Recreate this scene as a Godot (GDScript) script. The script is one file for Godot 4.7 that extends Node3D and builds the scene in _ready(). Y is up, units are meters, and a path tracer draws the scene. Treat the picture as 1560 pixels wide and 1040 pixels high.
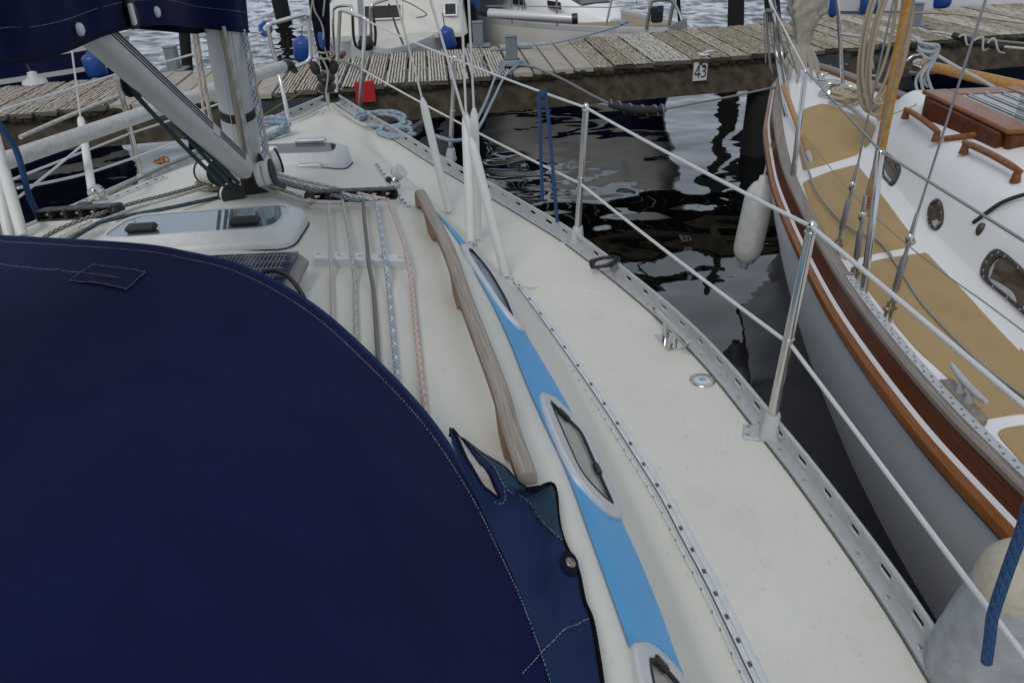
extends Node3D
# A yacht's side deck in a harbour. Metres; y up; water at y = 0; the yacht's bow points to -z.

const BOW := -5.42
const HB := [Vector2(-5.42, 0.01), Vector2(-4.89, 0.248), Vector2(-4.44, 0.48), Vector2(-4.04, 0.7), Vector2(-3.6, 0.97), Vector2(-3.26, 1.153), Vector2(-3.06, 1.25), Vector2(-2.68, 1.395), Vector2(-2.37, 1.49), Vector2(-2.06, 1.557), Vector2(-1.73, 1.6), Vector2(-1.53, 1.6235), Vector2(-1.17, 1.65), Vector2(-0.95, 1.652), Vector2(0, 1.62), Vector2(1.2, 1.5)]
const YD := [Vector2(-5.42, 1.2), Vector2(-4.9, 1.2), Vector2(-4.44, 1.19), Vector2(-4, 1.16), Vector2(-3.6, 1.13), Vector2(-3, 1.11), Vector2(-2.5, 1.1), Vector2(1.2, 1.1)]
const CAM := [Vector2(-5.42, 0), Vector2(-4.8, 0.04), Vector2(-4, 0.05), Vector2(-3, 0.03), Vector2(-2, 0.015), Vector2(1.2, 0.01)]
const WT := [Vector2(-4.95, 0.2), Vector2(-4.8, 0.25), Vector2(-4.14, 0.337), Vector2(-3.52, 0.543), Vector2(-2.92, 0.696), Vector2(-2.49, 0.8), Vector2(-1.87, 0.9), Vector2(-1.49, 0.955), Vector2(-1.19, 1.01), Vector2(-0.79, 1.05), Vector2(0, 1.09), Vector2(1.2, 1.1)]
const WB := [Vector2(-4.95, 0.22), Vector2(-4.8, 0.28), Vector2(-4.14, 0.42), Vector2(-3.52, 0.7), Vector2(-2.92, 0.92), Vector2(-2.48, 1.054), Vector2(-2.07, 1.14), Vector2(-1.39, 1.22), Vector2(-1.01, 1.25), Vector2(0, 1.27), Vector2(1.2, 1.25)]
const YT := [Vector2(-4.95, 1.225), Vector2(-4.7, 1.24), Vector2(-4.14, 1.275), Vector2(-3.52, 1.325), Vector2(-2.92, 1.38), Vector2(-2.49, 1.42), Vector2(-1.87, 1.43), Vector2(1.2, 1.43)]
const YC := [Vector2(-4.95, 1.25), Vector2(-4.7, 1.27), Vector2(-4.1, 1.34), Vector2(-3.5, 1.41), Vector2(-2.9, 1.48), Vector2(-2.5, 1.53), Vector2(-1.5, 1.56), Vector2(1.2, 1.57)]

var rng := RandomNumberGenerator.new()
var M := {}
var taken := {}

# ---------- shape collector ----------
class G:
	var p := PackedVector3Array()
	var uv := PackedVector2Array()
	var sg := PackedInt32Array()

	func tri(a: Vector3, b: Vector3, c: Vector3, s := -1, ua := Vector2.ZERO, ub := Vector2.ZERO, uc := Vector2.ZERO) -> void:
		p.append(a); p.append(b); p.append(c)
		uv.append(ua); uv.append(ub); uv.append(uc)
		sg.append(s)

	func quad(a: Vector3, b: Vector3, c: Vector3, d: Vector3, s := -1, ua := Vector2.ZERO, ub := Vector2(1, 0), uc := Vector2(1, 1), ud := Vector2(0, 1)) -> void:
		tri(a, b, c, s, ua, ub, uc)
		tri(a, c, d, s, ua, uc, ud)

	# rows of equal length; uv in metres along the rows' first column and across
	func grid(rows: Array, s := 0, closed := false, us := 1.0, vs := 1.0) -> void:
		var n: int = rows[0].size()
		var v := 0.0
		for i in rows.size() - 1:
			var a: PackedVector3Array = rows[i]
			var b: PackedVector3Array = rows[i + 1]
			var dv: float = a[n / 2].distance_to(b[n / 2])
			var m := n if closed else n - 1
			for k in m:
				var k2 := (k + 1) % n
				var u0 := float(k) / m * us
				var u1 := float(k + 1) / m * us
				quad(a[k], a[k2], b[k2], b[k], s, Vector2(u0, v / vs), Vector2(u1, v / vs), Vector2(u1, (v + dv) / vs), Vector2(u0, (v + dv) / vs))
			v += dv

	func fan(pts: PackedVector3Array, s := -1) -> void:
		var c := Vector3.ZERO
		for q in pts:
			c += q
		c /= pts.size()
		for k in pts.size():
			tri(c, pts[k], pts[(k + 1) % pts.size()], s)

	# a round bar through points; r one radius or one for each point
	func tube(pts: Array, r: Variant, sides := 8, cap := true, vs := 0.02, us := 1.0, s := 0) -> void:
		var n := pts.size()
		var rows := []
		var up := Vector3.UP
		var t0: Vector3 = (pts[1] - pts[0]).normalized()
		if absf(t0.dot(up)) > 0.9:
			up = Vector3.RIGHT
		var side := t0.cross(up).normalized()
		for i in n:
			var t: Vector3 = (pts[mini(i + 1, n - 1)] - pts[maxi(i - 1, 0)]).normalized()
			side = (side - t * side.dot(t)).normalized()
			var nrm := side.cross(t)
			var row := PackedVector3Array()
			var rad: float = r[i] if r is Array else r
			for k in sides:
				var a := TAU * k / sides
				row.append(pts[i] + (side * cos(a) + nrm * sin(a)) * rad)
			rows.append(row)
		grid(rows, s, true, us, vs)
		if cap:
			fan(rows[0], -1)
			fan(rows[n - 1], -1)

	# a section (Vector2: x along «side», y along «up») carried along points with a fixed up
	func sweep(pts: Array, section: Array, up := Vector3.UP, s := -1, cap := true, turn := 0.0, closed := true) -> void:
		var n := pts.size()
		var rows := []
		for i in n:
			var t: Vector3 = (pts[mini(i + 1, n - 1)] - pts[maxi(i - 1, 0)]).normalized()
			var side := t.cross(up).normalized()
			var u := side.cross(t).normalized()
			if turn != 0.0:
				side = side.rotated(t, turn)
				u = u.rotated(t, turn)
			var row := PackedVector3Array()
			for q in section:
				row.append(pts[i] + side * q.x + u * q.y)
			rows.append(row)
		# edges of the section stay crisp: one smooth group for each of its sides
		var m: int = section.size()
		var v := 0.0
		for i in n - 1:
			var dv: float = pts[i].distance_to(pts[i + 1])
			for k in (m if closed else m - 1):
				var k2 := (k + 1) % m
				var u0 := float(k) / m
				var u1 := float(k + 1) / m
				quad(rows[i][k], rows[i][k2], rows[i + 1][k2], rows[i + 1][k], (k + 1) if s < 0 else s, Vector2(v, u0), Vector2(v, u1), Vector2(v + dv, u1), Vector2(v + dv, u0))
			v += dv
		if cap:
			fan(rows[0], -1)
			fan(rows[n - 1], -1)

	func otri(a: Vector3, b: Vector3, c: Vector3, o: Vector3, s := -1) -> void:
		if (b - a).cross(c - a).dot((a + b + c) / 3.0 - o) > 0:
			tri(a, c, b, s)
		else:
			tri(a, b, c, s)

	func oquad(a: Vector3, b: Vector3, c: Vector3, d: Vector3, o: Vector3) -> void:
		if (b - a).cross(c - a).dot((a + b + c) / 3.0 - o) > 0:
			quad(a, d, c, b)
		else:
			quad(a, b, c, d)

	# a box with chamfered edges
	func box(c: Vector3, size: Vector3, bevel := 0.0, basis := Basis.IDENTITY) -> void:
		var h := size / 2
		var bv := minf(bevel, minf(h.x, minf(h.y, h.z)) * 0.95)
		var at := func(sx: int, sy: int, sz: int, ax: int) -> Vector3:
			var q := Vector3(sx * (h.x - (0.0 if ax == 0 else bv)), sy * (h.y - (0.0 if ax == 1 else bv)), sz * (h.z - (0.0 if ax == 2 else bv)))
			return c + basis * q
		for s in [-1, 1]:
			oquad(at.call(s, -1, -1, 0), at.call(s, 1, -1, 0), at.call(s, 1, 1, 0), at.call(s, -1, 1, 0), c)
			oquad(at.call(-1, s, -1, 1), at.call(1, s, -1, 1), at.call(1, s, 1, 1), at.call(-1, s, 1, 1), c)
			oquad(at.call(-1, -1, s, 2), at.call(1, -1, s, 2), at.call(1, 1, s, 2), at.call(-1, 1, s, 2), c)
		if bv <= 0:
			return
		for s in [-1, 1]:
			for t in [-1, 1]:
				oquad(at.call(s, t, -1, 0), at.call(s, t, 1, 0), at.call(s, t, 1, 1), at.call(s, t, -1, 1), c)
				oquad(at.call(s, -1, t, 0), at.call(s, 1, t, 0), at.call(s, 1, t, 2), at.call(s, -1, t, 2), c)
				oquad(at.call(-1, s, t, 1), at.call(1, s, t, 1), at.call(1, s, t, 2), at.call(-1, s, t, 2), c)
				for w in [-1, 1]:
					otri(at.call(s, t, w, 0), at.call(s, t, w, 1), at.call(s, t, w, 2), c)

	# profile of Vector2(radius, height) turned about an axis
	func lathe(o: Vector3, prof: Array, axis := Vector3.UP, sides := 16, s := 0) -> void:
		var b := G.frame(axis)
		var rows := []
		for q in prof:
			var row := PackedVector3Array()
			for k in sides:
				var a := TAU * k / sides
				row.append(o + b * Vector3(cos(a) * q.x, q.y, sin(a) * q.x))
			rows.append(row)
		grid(rows, s, true)

	static func frame(axis: Vector3) -> Basis:
		var y := axis.normalized()
		var x := y.cross(Vector3.BACK if absf(y.z) < 0.9 else Vector3.RIGHT).normalized()
		return Basis(x, y, x.cross(y))

	func ball(c: Vector3, r: Vector3, basis := Basis.IDENTITY, n := 10) -> void:
		var rows := []
		for i in n + 1:
			var a := PI * i / n
			var row := PackedVector3Array()
			for k in n * 2:
				var t := PI * k / n
				row.append(c + basis * Vector3(sin(a) * cos(t) * r.x, cos(a) * r.y, sin(a) * sin(t) * r.z))
			rows.append(row)
		grid(rows, 0, true)

	# a flat outline with thickness along «d»
	func plate(pts: Array, d: Vector3) -> void:
		var o := Vector3.ZERO
		for q in pts:
			o += q
		o = o / pts.size() + d / 2
		var b: Vector3 = pts[0]
		var x: Vector3 = (pts[1] - b).normalized()
		var nz := d.normalized()
		x = (x - nz * x.dot(nz)).normalized()
		var y := nz.cross(x)
		var flat := PackedVector2Array()
		for q in pts:
			flat.append(Vector2((q - b).dot(x), (q - b).dot(y)))
		var t := Geometry2D.triangulate_polygon(flat)
		for i in range(0, t.size(), 3):
			tri(pts[t[i]], pts[t[i + 1]], pts[t[i + 2]])
			tri(pts[t[i]] + d, pts[t[i + 2]] + d, pts[t[i + 1]] + d)
		var n := pts.size()
		for k in n:
			var k2 := (k + 1) % n
			quad(pts[k], pts[k2], pts[k2] + d, pts[k] + d)

func smooth(pts: Array, n := 6, closed := false) -> Array:
	var out := []
	var m := pts.size()
	for i in (m if closed else m - 1):
		var a: Vector3 = pts[(i - 1 + m) % m] if closed or i > 0 else pts[0]
		var b: Vector3 = pts[i]
		var c: Vector3 = pts[(i + 1) % m]
		var d: Vector3 = pts[(i + 2) % m] if closed or i + 2 < m else pts[m - 1]
		for k in n:
			var t := float(k) / n
			out.append(0.5 * (2 * b + (c - a) * t + (2 * a - 5 * b + 4 * c - d) * t * t + (3 * b - a - 3 * c + d) * t * t * t))
	if not closed:
		out.append(pts[m - 1])
	return out

func sag(a: Vector3, b: Vector3, drop: float, n := 12) -> Array:
	var out := []
	for i in n + 1:
		var t := float(i) / n
		out.append(a.lerp(b, t) + Vector3.DOWN * drop * 4 * t * (1 - t))
	return out

func circle(c: Vector3, axis: Vector3, r: float, n := 16, r2 := -1.0) -> Array:
	var b := G.frame(axis)
	var out := []
	for k in n:
		var a := TAU * k / n
		out.append(c + b * Vector3(cos(a) * r, 0, sin(a) * (r if r2 < 0 else r2)))
	return out

func ring(g: G, c: Vector3, axis: Vector3, r: float, thick: float, n := 16) -> void:
	var pts := circle(c, axis, r, n)
	pts.append(pts[0]); pts.append(pts[1])
	g.tube(pts, thick, 6, false)

# ---------- naming ----------
func numbered(called: String) -> String:
	taken[called] = taken.get(called, 0) + 1
	return called if taken[called] == 1 else "%s_%03d" % [called, taken[called] - 1]

func tag(o: Node, label: String, category: String, group := "") -> void:
	o.set_meta("label", label)
	o.set_meta("category", category)
	if group != "":
		o.set_meta("group", group)

func where(o: Node) -> Vector3:
	var w := Vector3.ZERO
	while o != self:
		w += o.position
		o = o.get_parent()
	return w

func mesh_of(g: G, mat: Material, shift: Vector3) -> ArrayMesh:
	var st := SurfaceTool.new()
	st.begin(Mesh.PRIMITIVE_TRIANGLES)
	var n := g.p.size()
	var last := -99
	for i in n:
		if i % 3 == 0:
			var s := g.sg[i / 3]
			if s != last:
				st.set_smooth_group(s if s >= 0 else 0xFFFFFFFF)
				last = s
		st.set_uv(g.uv[i])
		st.add_vertex(g.p[i] - shift)
	st.generate_normals()
	st.index()
	st.set_material(mat)
	return st.commit()

# one named mesh; a top-level one stands at the middle of its base
func obj(called: String, g: G, mat: Material, parent: Node = self) -> MeshInstance3D:
	var o := MeshInstance3D.new()
	var shift := Vector3.ZERO
	if parent == self:
		o.name = numbered(called)
		var lo := Vector3.INF
		var hi := -Vector3.INF
		for q in g.p:
			lo = lo.min(q)
			hi = hi.max(q)
		shift = Vector3((lo.x + hi.x) / 2, lo.y, (lo.z + hi.z) / 2)
		o.position = shift
	else:
		shift = where(parent)
		var k := 0
		var base := called
		while parent.has_node(NodePath(called)):
			k += 1
			called = "%s_%03d" % [base, k]
		o.name = called
	o.mesh = mesh_of(g, mat, shift)
	parent.add_child(o, true)
	return o

func thing(called: String, label: String, category: String, at: Vector3, group := "") -> Node3D:
	var o := Node3D.new()
	o.name = numbered(called)
	add_child(o, true)
	o.position = at
	tag(o, label, category, group)
	return o

func one(called: String, g: G, mat: Material, label: String, category: String, group := "") -> MeshInstance3D:
	var o := obj(called, g, mat)
	tag(o, label, category, group)
	return o

func structure(called: String, g: G, mat: Material) -> MeshInstance3D:
	var o := obj(called, g, mat)
	o.set_meta("kind", "structure")
	return o

# ---------- the yacht's deck as a height over (x, z) ----------
func tab(t: Array, z: float) -> float:
	var n := t.size()
	if z <= t[0].x:
		return t[0].y
	if z >= t[n - 1].x:
		return t[n - 1].y
	var i := 0
	while t[i + 1].x < z:
		i += 1
	var a: Vector2 = t[maxi(i - 1, 0)]
	var b: Vector2 = t[i]
	var c: Vector2 = t[i + 1]
	var d: Vector2 = t[mini(i + 2, n - 1)]
	var m0 := (c.y - a.y) / (c.x - a.x)
	var m1 := (d.y - b.y) / (d.x - b.x)
	var h := c.x - b.x
	var s := (z - b.x) / h
	return (2 * s * s * s - 3 * s * s + 1) * b.y + (s * s * s - 2 * s * s + s) * h * m0 + (3 * s * s - 2 * s * s * s) * c.y + (s * s * s - s * s) * h * m1

func axis_x(z: float) -> float:
	return -1.13 + 0.05 * (z + 5.4)

func deck_at(u: float, z: float) -> float:
	u = absf(u)
	var hb := maxf(tab(HB, z), 0.05)
	var d := tab(YD, z) + tab(CAM, z) * (1 - (u / hb) * (u / hb))
	var k := clampf((z + 5.0) / 0.25, 0, 1)
	k = k * k * (3 - 2 * k)
	if k <= 0:
		return d
	var wt := tab(WT, z)
	var wb := tab(WB, z)
	if u >= wb:
		return d
	var yt := tab(YT, z)
	var r := yt + (tab(YC, z) - yt) * (1 - (u / wt) * (u / wt))
	if u > wt:
		var dd := tab(YD, z) + tab(CAM, z) * (1 - (wb / hb) * (wb / hb))
		r = yt + (dd - yt) * (u - wt) / (wb - wt)
	return d + k * (r - d)

func height(x: float, z: float) -> float:
	var u := x - axis_x(z)
	var h := 0.0
	for k in [-2, -1, 0, 1, 2]:
		h += deck_at(u + k * 0.012, z)
	return h / 5

func deck(x: float, z: float, off := 0.0) -> Vector3:
	return Vector3(x, height(x, z) + off, z)

func deck_normal(q: Vector3) -> Vector3:
	var e := 0.01
	return Vector3(height(q.x - e, q.z) - height(q.x + e, q.z), 2 * e, height(q.x, q.z - e) - height(q.x, q.z + e)).normalized()

# ---------- materials ----------
func lin(r: float, g: float, b: float) -> Color:
	return Color(r, g, b).linear_to_srgb()

func noise_tex(seed_: int, freq: float, a: Color, b: Color, kind := 0, octaves := 4, size := 512) -> NoiseTexture2D:
	var n := FastNoiseLite.new()
	n.seed = seed_
	n.frequency = freq
	n.noise_type = [FastNoiseLite.TYPE_SIMPLEX_SMOOTH, FastNoiseLite.TYPE_CELLULAR, FastNoiseLite.TYPE_VALUE][kind]
	n.fractal_octaves = octaves
	var t := NoiseTexture2D.new()
	t.width = size
	t.height = size
	t.seamless = true
	t.noise = n
	var ramp := Gradient.new()
	ramp.set_color(0, a)
	ramp.set_color(1, b)
	t.color_ramp = ramp
	return t

var shared := {}

# relief that several materials share
func rough_tex(freq: float, octaves: int) -> NoiseTexture2D:
	var key := "%f %d" % [freq, octaves]
	if not shared.has(key):
		shared[key] = noise_tex(77, freq, Color.BLACK, Color.WHITE, 0, octaves)
	return shared[key]

func mat(color: Color, rough := 0.5, metal := 0.0) -> StandardMaterial3D:
	var m := StandardMaterial3D.new()
	m.albedo_color = color
	m.roughness = rough
	m.metallic = metal
	m.cull_mode = BaseMaterial3D.CULL_DISABLED
	return m

# colour wandering between a and b and fine relief, both laid from three sides
func mottled(a: Color, b: Color, tile: float, rough := 0.6, relief := 0.0, seed_ := 1, freq := 0.012) -> StandardMaterial3D:
	var m := mat(Color.WHITE, rough)
	m.albedo_texture = noise_tex(seed_, freq, a, b, 0, 5)
	m.uv1_triplanar = true
	m.uv1_world_triplanar = true
	m.uv1_scale = Vector3.ONE / tile
	if relief > 0:
		m.heightmap_enabled = true
		m.heightmap_texture = rough_tex(0.08, 4)
		m.heightmap_scale = relief
	return m

# laid rope: a twill of strands with flecks of other yarns
func rope_mat(base: Color, flecks: Array, every: int, relief := 0.15) -> StandardMaterial3D:
	var w := 32
	var im := Image.create(w, w, false, Image.FORMAT_RGB8)
	var hm := Image.create(w, w, false, Image.FORMAT_RGB8)
	for y in w:
		for x in w:
			var left := ((x + y) / 4) % 8
			var right := ((x - y + 64) / 4) % 8
			var over := (x / 4 + y / 4) % 2 == 0
			var strand := left if over else right
			var c := base
			if flecks.size() > 0 and every > 0 and strand % every == 0:
				c = flecks[(strand / every) % flecks.size()]
			var edge: float = [0.55, 1.0, 1.0, 0.6][((x + y) if over else (x - y + 64)) % 4]
			im.set_pixel(x, y, c)
			hm.set_pixel(x, y, Color(edge, edge, edge))
	var m := mat(Color.WHITE, 0.85)
	m.albedo_texture = ImageTexture.create_from_image(im)
	m.heightmap_enabled = true
	if not shared.has("twill"):
		shared.twill = ImageTexture.create_from_image(hm)
	m.heightmap_texture = shared.twill
	m.heightmap_scale = relief
	return m

# wood with a grain along x of the uv (v across)
func wood_tex(a: Color, b: Color, seed_: int, streak := 1.0) -> ImageTexture:
	var n := FastNoiseLite.new()
	n.seed = seed_
	n.frequency = 0.05
	n.fractal_octaves = 5
	var im := Image.create(512, 256, false, Image.FORMAT_RGB8)
	for y in 256:
		for x in 512:
			var ang := TAU * x / 512.0
			var v := n.get_noise_3d(cos(ang) * 14 * streak, sin(ang) * 14 * streak, y * 1.6)
			var f := n.get_noise_3d(cos(ang) * 90, sin(ang) * 90, y * 9.0) * 0.5
			im.set_pixel(x, y, a.lerp(b, clampf(0.5 + v * 1.0 + f * 0.5, 0, 1)))
	return ImageTexture.create_from_image(im)

func wood(a: Color, b: Color, seed_: int, rough := 0.5, coat := 0.0, uvs := Vector3(1, 2, 1)) -> StandardMaterial3D:
	var m := mat(Color.WHITE, rough)
	m.albedo_texture = wood_tex(a, b, seed_)
	m.uv1_scale = uvs
	m.heightmap_enabled = true
	m.heightmap_texture = m.albedo_texture
	m.heightmap_scale = 0.08 if coat == 0.0 else 0.02
	if coat > 0:
		m.metallic_specular = 0.15
		m.clearcoat_enabled = true
		m.clearcoat = coat
		m.clearcoat_roughness = 0.12
	return m

func brushed(tone: float, rough: float) -> StandardMaterial3D:
	var m := mat(lin(tone, tone, tone * 1.02), rough, 0.85)
	m.roughness_texture = noise_tex(31, 0.02, Color(0.6, 0.6, 0.6), Color(1, 1, 1), 0, 4, 256)
	m.uv1_triplanar = true
	m.uv1_world_triplanar = true
	m.uv1_scale = Vector3.ONE * 4
	return m

var lint: Texture2D

func make_materials() -> void:
	M.gel = mottled(lin(0.605, 0.60, 0.54), lin(0.665, 0.66, 0.60), 1.7, 0.42, 0.0, 3, 0.006)
	M.gel.heightmap_enabled = true
	M.gel.heightmap_texture = rough_tex(0.3, 2)
	M.gel.heightmap_scale = 0.02
	# scuffs, dried drops and faint runs on the moulding
	var r := RandomNumberGenerator.new()
	r.seed = 91
	var im := Image.create(1024, 1024, false, Image.FORMAT_RGBA8)
	im.fill(Color(1, 1, 1, 1))
	for k in 1500:
		var x := r.randi() % 1024
		var y := r.randi() % 1024
		var rad := r.randf_range(0.6, 2.4) if k % 12 > 0 else r.randf_range(5.0, 26.0)
		var deep := r.randf_range(0.01, 0.07) if k % 12 > 0 else r.randf_range(0.006, 0.018)
		var stretch := r.randf_range(1.0, 2.2)
		for j in range(int(-rad * stretch), int(rad * stretch) + 1):
			for i in range(int(-rad), int(rad) + 1):
				var d := sqrt(i * i + j * j / (stretch * stretch)) / rad
				if d <= 1.0:
					var c := im.get_pixel((x + i + 1024) % 1024, (y + j + 1024) % 1024)
					var f := 1.0 - deep * (0.5 + 0.5 * d)
					im.set_pixel((x + i + 1024) % 1024, (y + j + 1024) % 1024, Color(c.r * f, c.g * f, c.b * f * (1.0 - deep * 0.2), 1))
	for k in 130:
		var q := Vector2(r.randf() * 1024, r.randf() * 1024)
		var a := r.randf() * TAU
		var deep := r.randf_range(0.01, 0.05)
		for j in r.randi_range(12, 90):
			a += r.randf_range(-0.05, 0.05)
			q += Vector2(cos(a), sin(a))
			var c := im.get_pixel((int(q.x) + 2048) % 1024, (int(q.y) + 2048) % 1024)
			im.set_pixel((int(q.x) + 2048) % 1024, (int(q.y) + 2048) % 1024, Color(c.r * (1 - deep), c.g * (1 - deep), c.b * (1 - deep), 1))
	M.gel.detail_enabled = true
	M.gel.detail_blend_mode = BaseMaterial3D.BLEND_MODE_MUL
	M.gel.detail_albedo = ImageTexture.create_from_image(im)
	# lint and salt on the canvas
	var li := Image.create(1024, 1024, false, Image.FORMAT_RGBA8)
	li.fill(Color(0.3, 0.3, 0.36, 0))
	for k in 900:
		var q := Vector2(r.randf() * 1024, r.randf() * 1024)
		var a := r.randf() * TAU
		var al := r.randf_range(0.03, 0.13) if k % 9 > 0 else r.randf_range(0.15, 0.4)
		for j in r.randi_range(1, 5):
			q += Vector2(cos(a), sin(a))
			li.set_pixel((int(q.x) + 2048) % 1024, (int(q.y) + 2048) % 1024, Color(0.32, 0.33, 0.40, al))
	lint = ImageTexture.create_from_image(li)
	M.hull = mottled(lin(0.72, 0.72, 0.70), lin(0.78, 0.78, 0.76), 2.0, 0.2, 0.0, 4)
	M.white = mottled(lin(0.75, 0.76, 0.78), lin(0.81, 0.82, 0.84), 1.5, 0.3, 0.0, 6, 0.006)
	M.grey_hull = mottled(lin(0.76, 0.77, 0.82), lin(0.82, 0.83, 0.88), 1.5, 0.25, 0.0, 8, 0.006)
	M.stripe = mottled(lin(0.040, 0.335, 0.70), lin(0.075, 0.41, 0.78), 0.5, 0.4, 0.0, 9, 0.008)
	M.plastic_white = mottled(lin(0.64, 0.65, 0.63), lin(0.72, 0.73, 0.71), 0.3, 0.4, 0.0, 10)
	M.alu = brushed(0.62, 0.42)
	M.alu_white = mottled(lin(0.60, 0.62, 0.64), lin(0.70, 0.72, 0.74), 0.25, 0.38, 0.0, 12)
	M.alu_white.metallic = 0.35
	M.cast = mottled(lin(0.38, 0.40, 0.42), lin(0.48, 0.50, 0.52), 0.1, 0.5, 0.03, 13)
	M.tube = mat(lin(0.74, 0.74, 0.73), 0.38, 0.75)
	M.steel = mat(lin(0.62, 0.61, 0.59), 0.16, 1.0)
	M.wire = mat(lin(0.34, 0.34, 0.34), 0.35, 0.9)
	M.galv = mottled(lin(0.16, 0.19, 0.22), lin(0.24, 0.27, 0.30), 0.2, 0.6, 0.03, 14)
	M.galv.metallic = 0.3
	M.black = mat(lin(0.012, 0.012, 0.013), 0.45)
	M.rubber = mat(lin(0.02, 0.02, 0.022), 0.7)
	M.sealant = mat(lin(0.09, 0.09, 0.085), 0.7)
	M.navy = cloth(lin(0.0050, 0.0080, 0.041), lin(0.0072, 0.0128, 0.056), 21)
	M.navy_side = cloth(lin(0.010, 0.022, 0.068), lin(0.016, 0.034, 0.090), 22)
	M.teal_cloth = cloth(lin(0.016, 0.040, 0.070), lin(0.030, 0.060, 0.088), 23)
	M.dark_cloth = cloth(lin(0.005, 0.006, 0.017), lin(0.008, 0.010, 0.026), 24)
	M.thread = mat(lin(0.34, 0.34, 0.37), 0.9)
	M.clear = mat(Color(0.80, 0.80, 0.78, 0.35), 0.12)
	M.clear.transparency = BaseMaterial3D.TRANSPARENCY_ALPHA
	M.glass = mat(lin(0.16, 0.24, 0.28), 0.04, 0.35)
	M.glass.metallic_specular = 0.8
	M.glass.clearcoat_enabled = true
	M.glass.clearcoat = 1.0
	M.glass.clearcoat_roughness = 0.03
	M.pane = mat(Color(0.2, 0.22, 0.22, 0.12), 0.03)
	M.pane.metallic_specular = 0.25
	M.pane.transparency = BaseMaterial3D.TRANSPARENCY_ALPHA
	M.smoke_pane = mat(lin(0.035, 0.03, 0.034), 0.08)
	M.curtain = mottled(lin(0.46, 0.45, 0.40), lin(0.60, 0.59, 0.54), 0.35, 0.9, 0.1, 25)
	M.curtain_brown = mottled(lin(0.10, 0.055, 0.03), lin(0.17, 0.10, 0.06), 0.15, 0.8, 0.1, 26)
	M.teak_grey = wood(lin(0.19, 0.165, 0.14), lin(0.42, 0.385, 0.345), 41, 0.8)
	M.teak_worn = wood(lin(0.20, 0.075, 0.022), lin(0.34, 0.20, 0.11), 42, 0.6)
	M.varnish = wood(lin(0.16, 0.052, 0.013), lin(0.30, 0.125, 0.040), 43, 0.4, 0.45)
	M.varnish_dark = wood(lin(0.075, 0.022, 0.008), lin(0.145, 0.050, 0.019), 44, 0.4, 0.45)
	M.varnish_gold = wood(lin(0.34, 0.17, 0.035), lin(0.46, 0.25, 0.065), 45, 0.35, 0.7)
	M.grey_cap = wood(lin(0.16, 0.14, 0.125), lin(0.30, 0.27, 0.24), 46, 0.8)
	M.tan_deck = mottled(lin(0.36, 0.255, 0.115), lin(0.415, 0.295, 0.14), 0.9, 0.75, 0.05, 47, 0.008)
	M.teak_deck = wood(lin(0.24, 0.18, 0.12), lin(0.34, 0.27, 0.19), 48, 0.8)
	M.concrete = mottled(lin(0.20, 0.18, 0.15), lin(0.32, 0.29, 0.25), 0.5, 0.9, 0.3, 49)
	M.beam = mottled(lin(0.030, 0.024, 0.015), lin(0.135, 0.110, 0.072), 0.7, 0.85, 0.4, 50)
	M.pile = mottled(lin(0.003, 0.003, 0.003), lin(0.013, 0.012, 0.011), 0.4, 0.8, 0.5, 51)
	M.moss = mottled(lin(0.020, 0.018, 0.008), lin(0.06, 0.055, 0.022), 0.15, 0.95, 0.6, 52)
	M.galv_dark = mottled(lin(0.03, 0.036, 0.048), lin(0.055, 0.064, 0.08), 0.3, 0.5, 0.02, 15)
	M.mast = mottled(lin(0.56, 0.58, 0.585), lin(0.64, 0.66, 0.665), 0.4, 0.45, 0.0, 16)
	M.mast.metallic = 0.3
	M.pole = mottled(lin(0.36, 0.36, 0.36), lin(0.62, 0.62, 0.61), 0.35, 0.45, 0.0, 17, 0.02)
	M.foil = mottled(lin(0.30, 0.29, 0.27), lin(0.44, 0.43, 0.41), 0.12, 0.15, 0.0, 18)
	M.solar = mat(lin(0.010, 0.016, 0.055), 0.12)
	M.weathered = mottled(lin(0.20, 0.185, 0.165), lin(0.33, 0.31, 0.29), 0.15, 0.8, 0.2, 19)
	M.bronze = mottled(lin(0.045, 0.040, 0.036), lin(0.09, 0.08, 0.07), 0.1, 0.45, 0.0, 20)
	M.bronze.metallic = 0.4
	M.bronze_light = mat(lin(0.30, 0.26, 0.21), 0.35, 0.9)
	M.sky_glass = mat(lin(0.03, 0.035, 0.04), 0.03)
	M.sky_glass.metallic_specular = 1.0
	M.sky_glass.clearcoat_enabled = true
	M.sky_glass.clearcoat = 1.0
	M.sky_glass.clearcoat_roughness = 0.03
	M.lash_orange = mat(lin(0.30, 0.11, 0.02), 0.8)
	M.pale_hull = mat(lin(0.66, 0.68, 0.72), 0.25)
	M.rail = mottled(lin(0.48, 0.495, 0.51), lin(0.58, 0.595, 0.61), 0.25, 0.42, 0.0, 33)
	M.rail.metallic = 0.45
	M.frame = mottled(lin(0.54, 0.55, 0.56), lin(0.63, 0.64, 0.65), 0.2, 0.5, 0.0, 34)
	M.frame.metallic = 0.2
	M.binding = mat(lin(0.006, 0.006, 0.007), 0.95)
	M.binding.metallic_specular = 0.15
	M.red = mat(lin(0.42, 0.012, 0.012), 0.6)
	M.blue_fender = mottled(lin(0.010, 0.055, 0.24), lin(0.016, 0.075, 0.29), 0.3, 0.35, 0.0, 53)
	M.blue_canvas = cloth(lin(0.012, 0.055, 0.19), lin(0.018, 0.075, 0.24), 54)
	M.navy_hull = mat(lin(0.006, 0.010, 0.055), 0.15)
	M.fender_white = mottled(lin(0.40, 0.41, 0.41), lin(0.58, 0.59, 0.58), 0.35, 0.45, 0.03, 55, 0.01)
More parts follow.
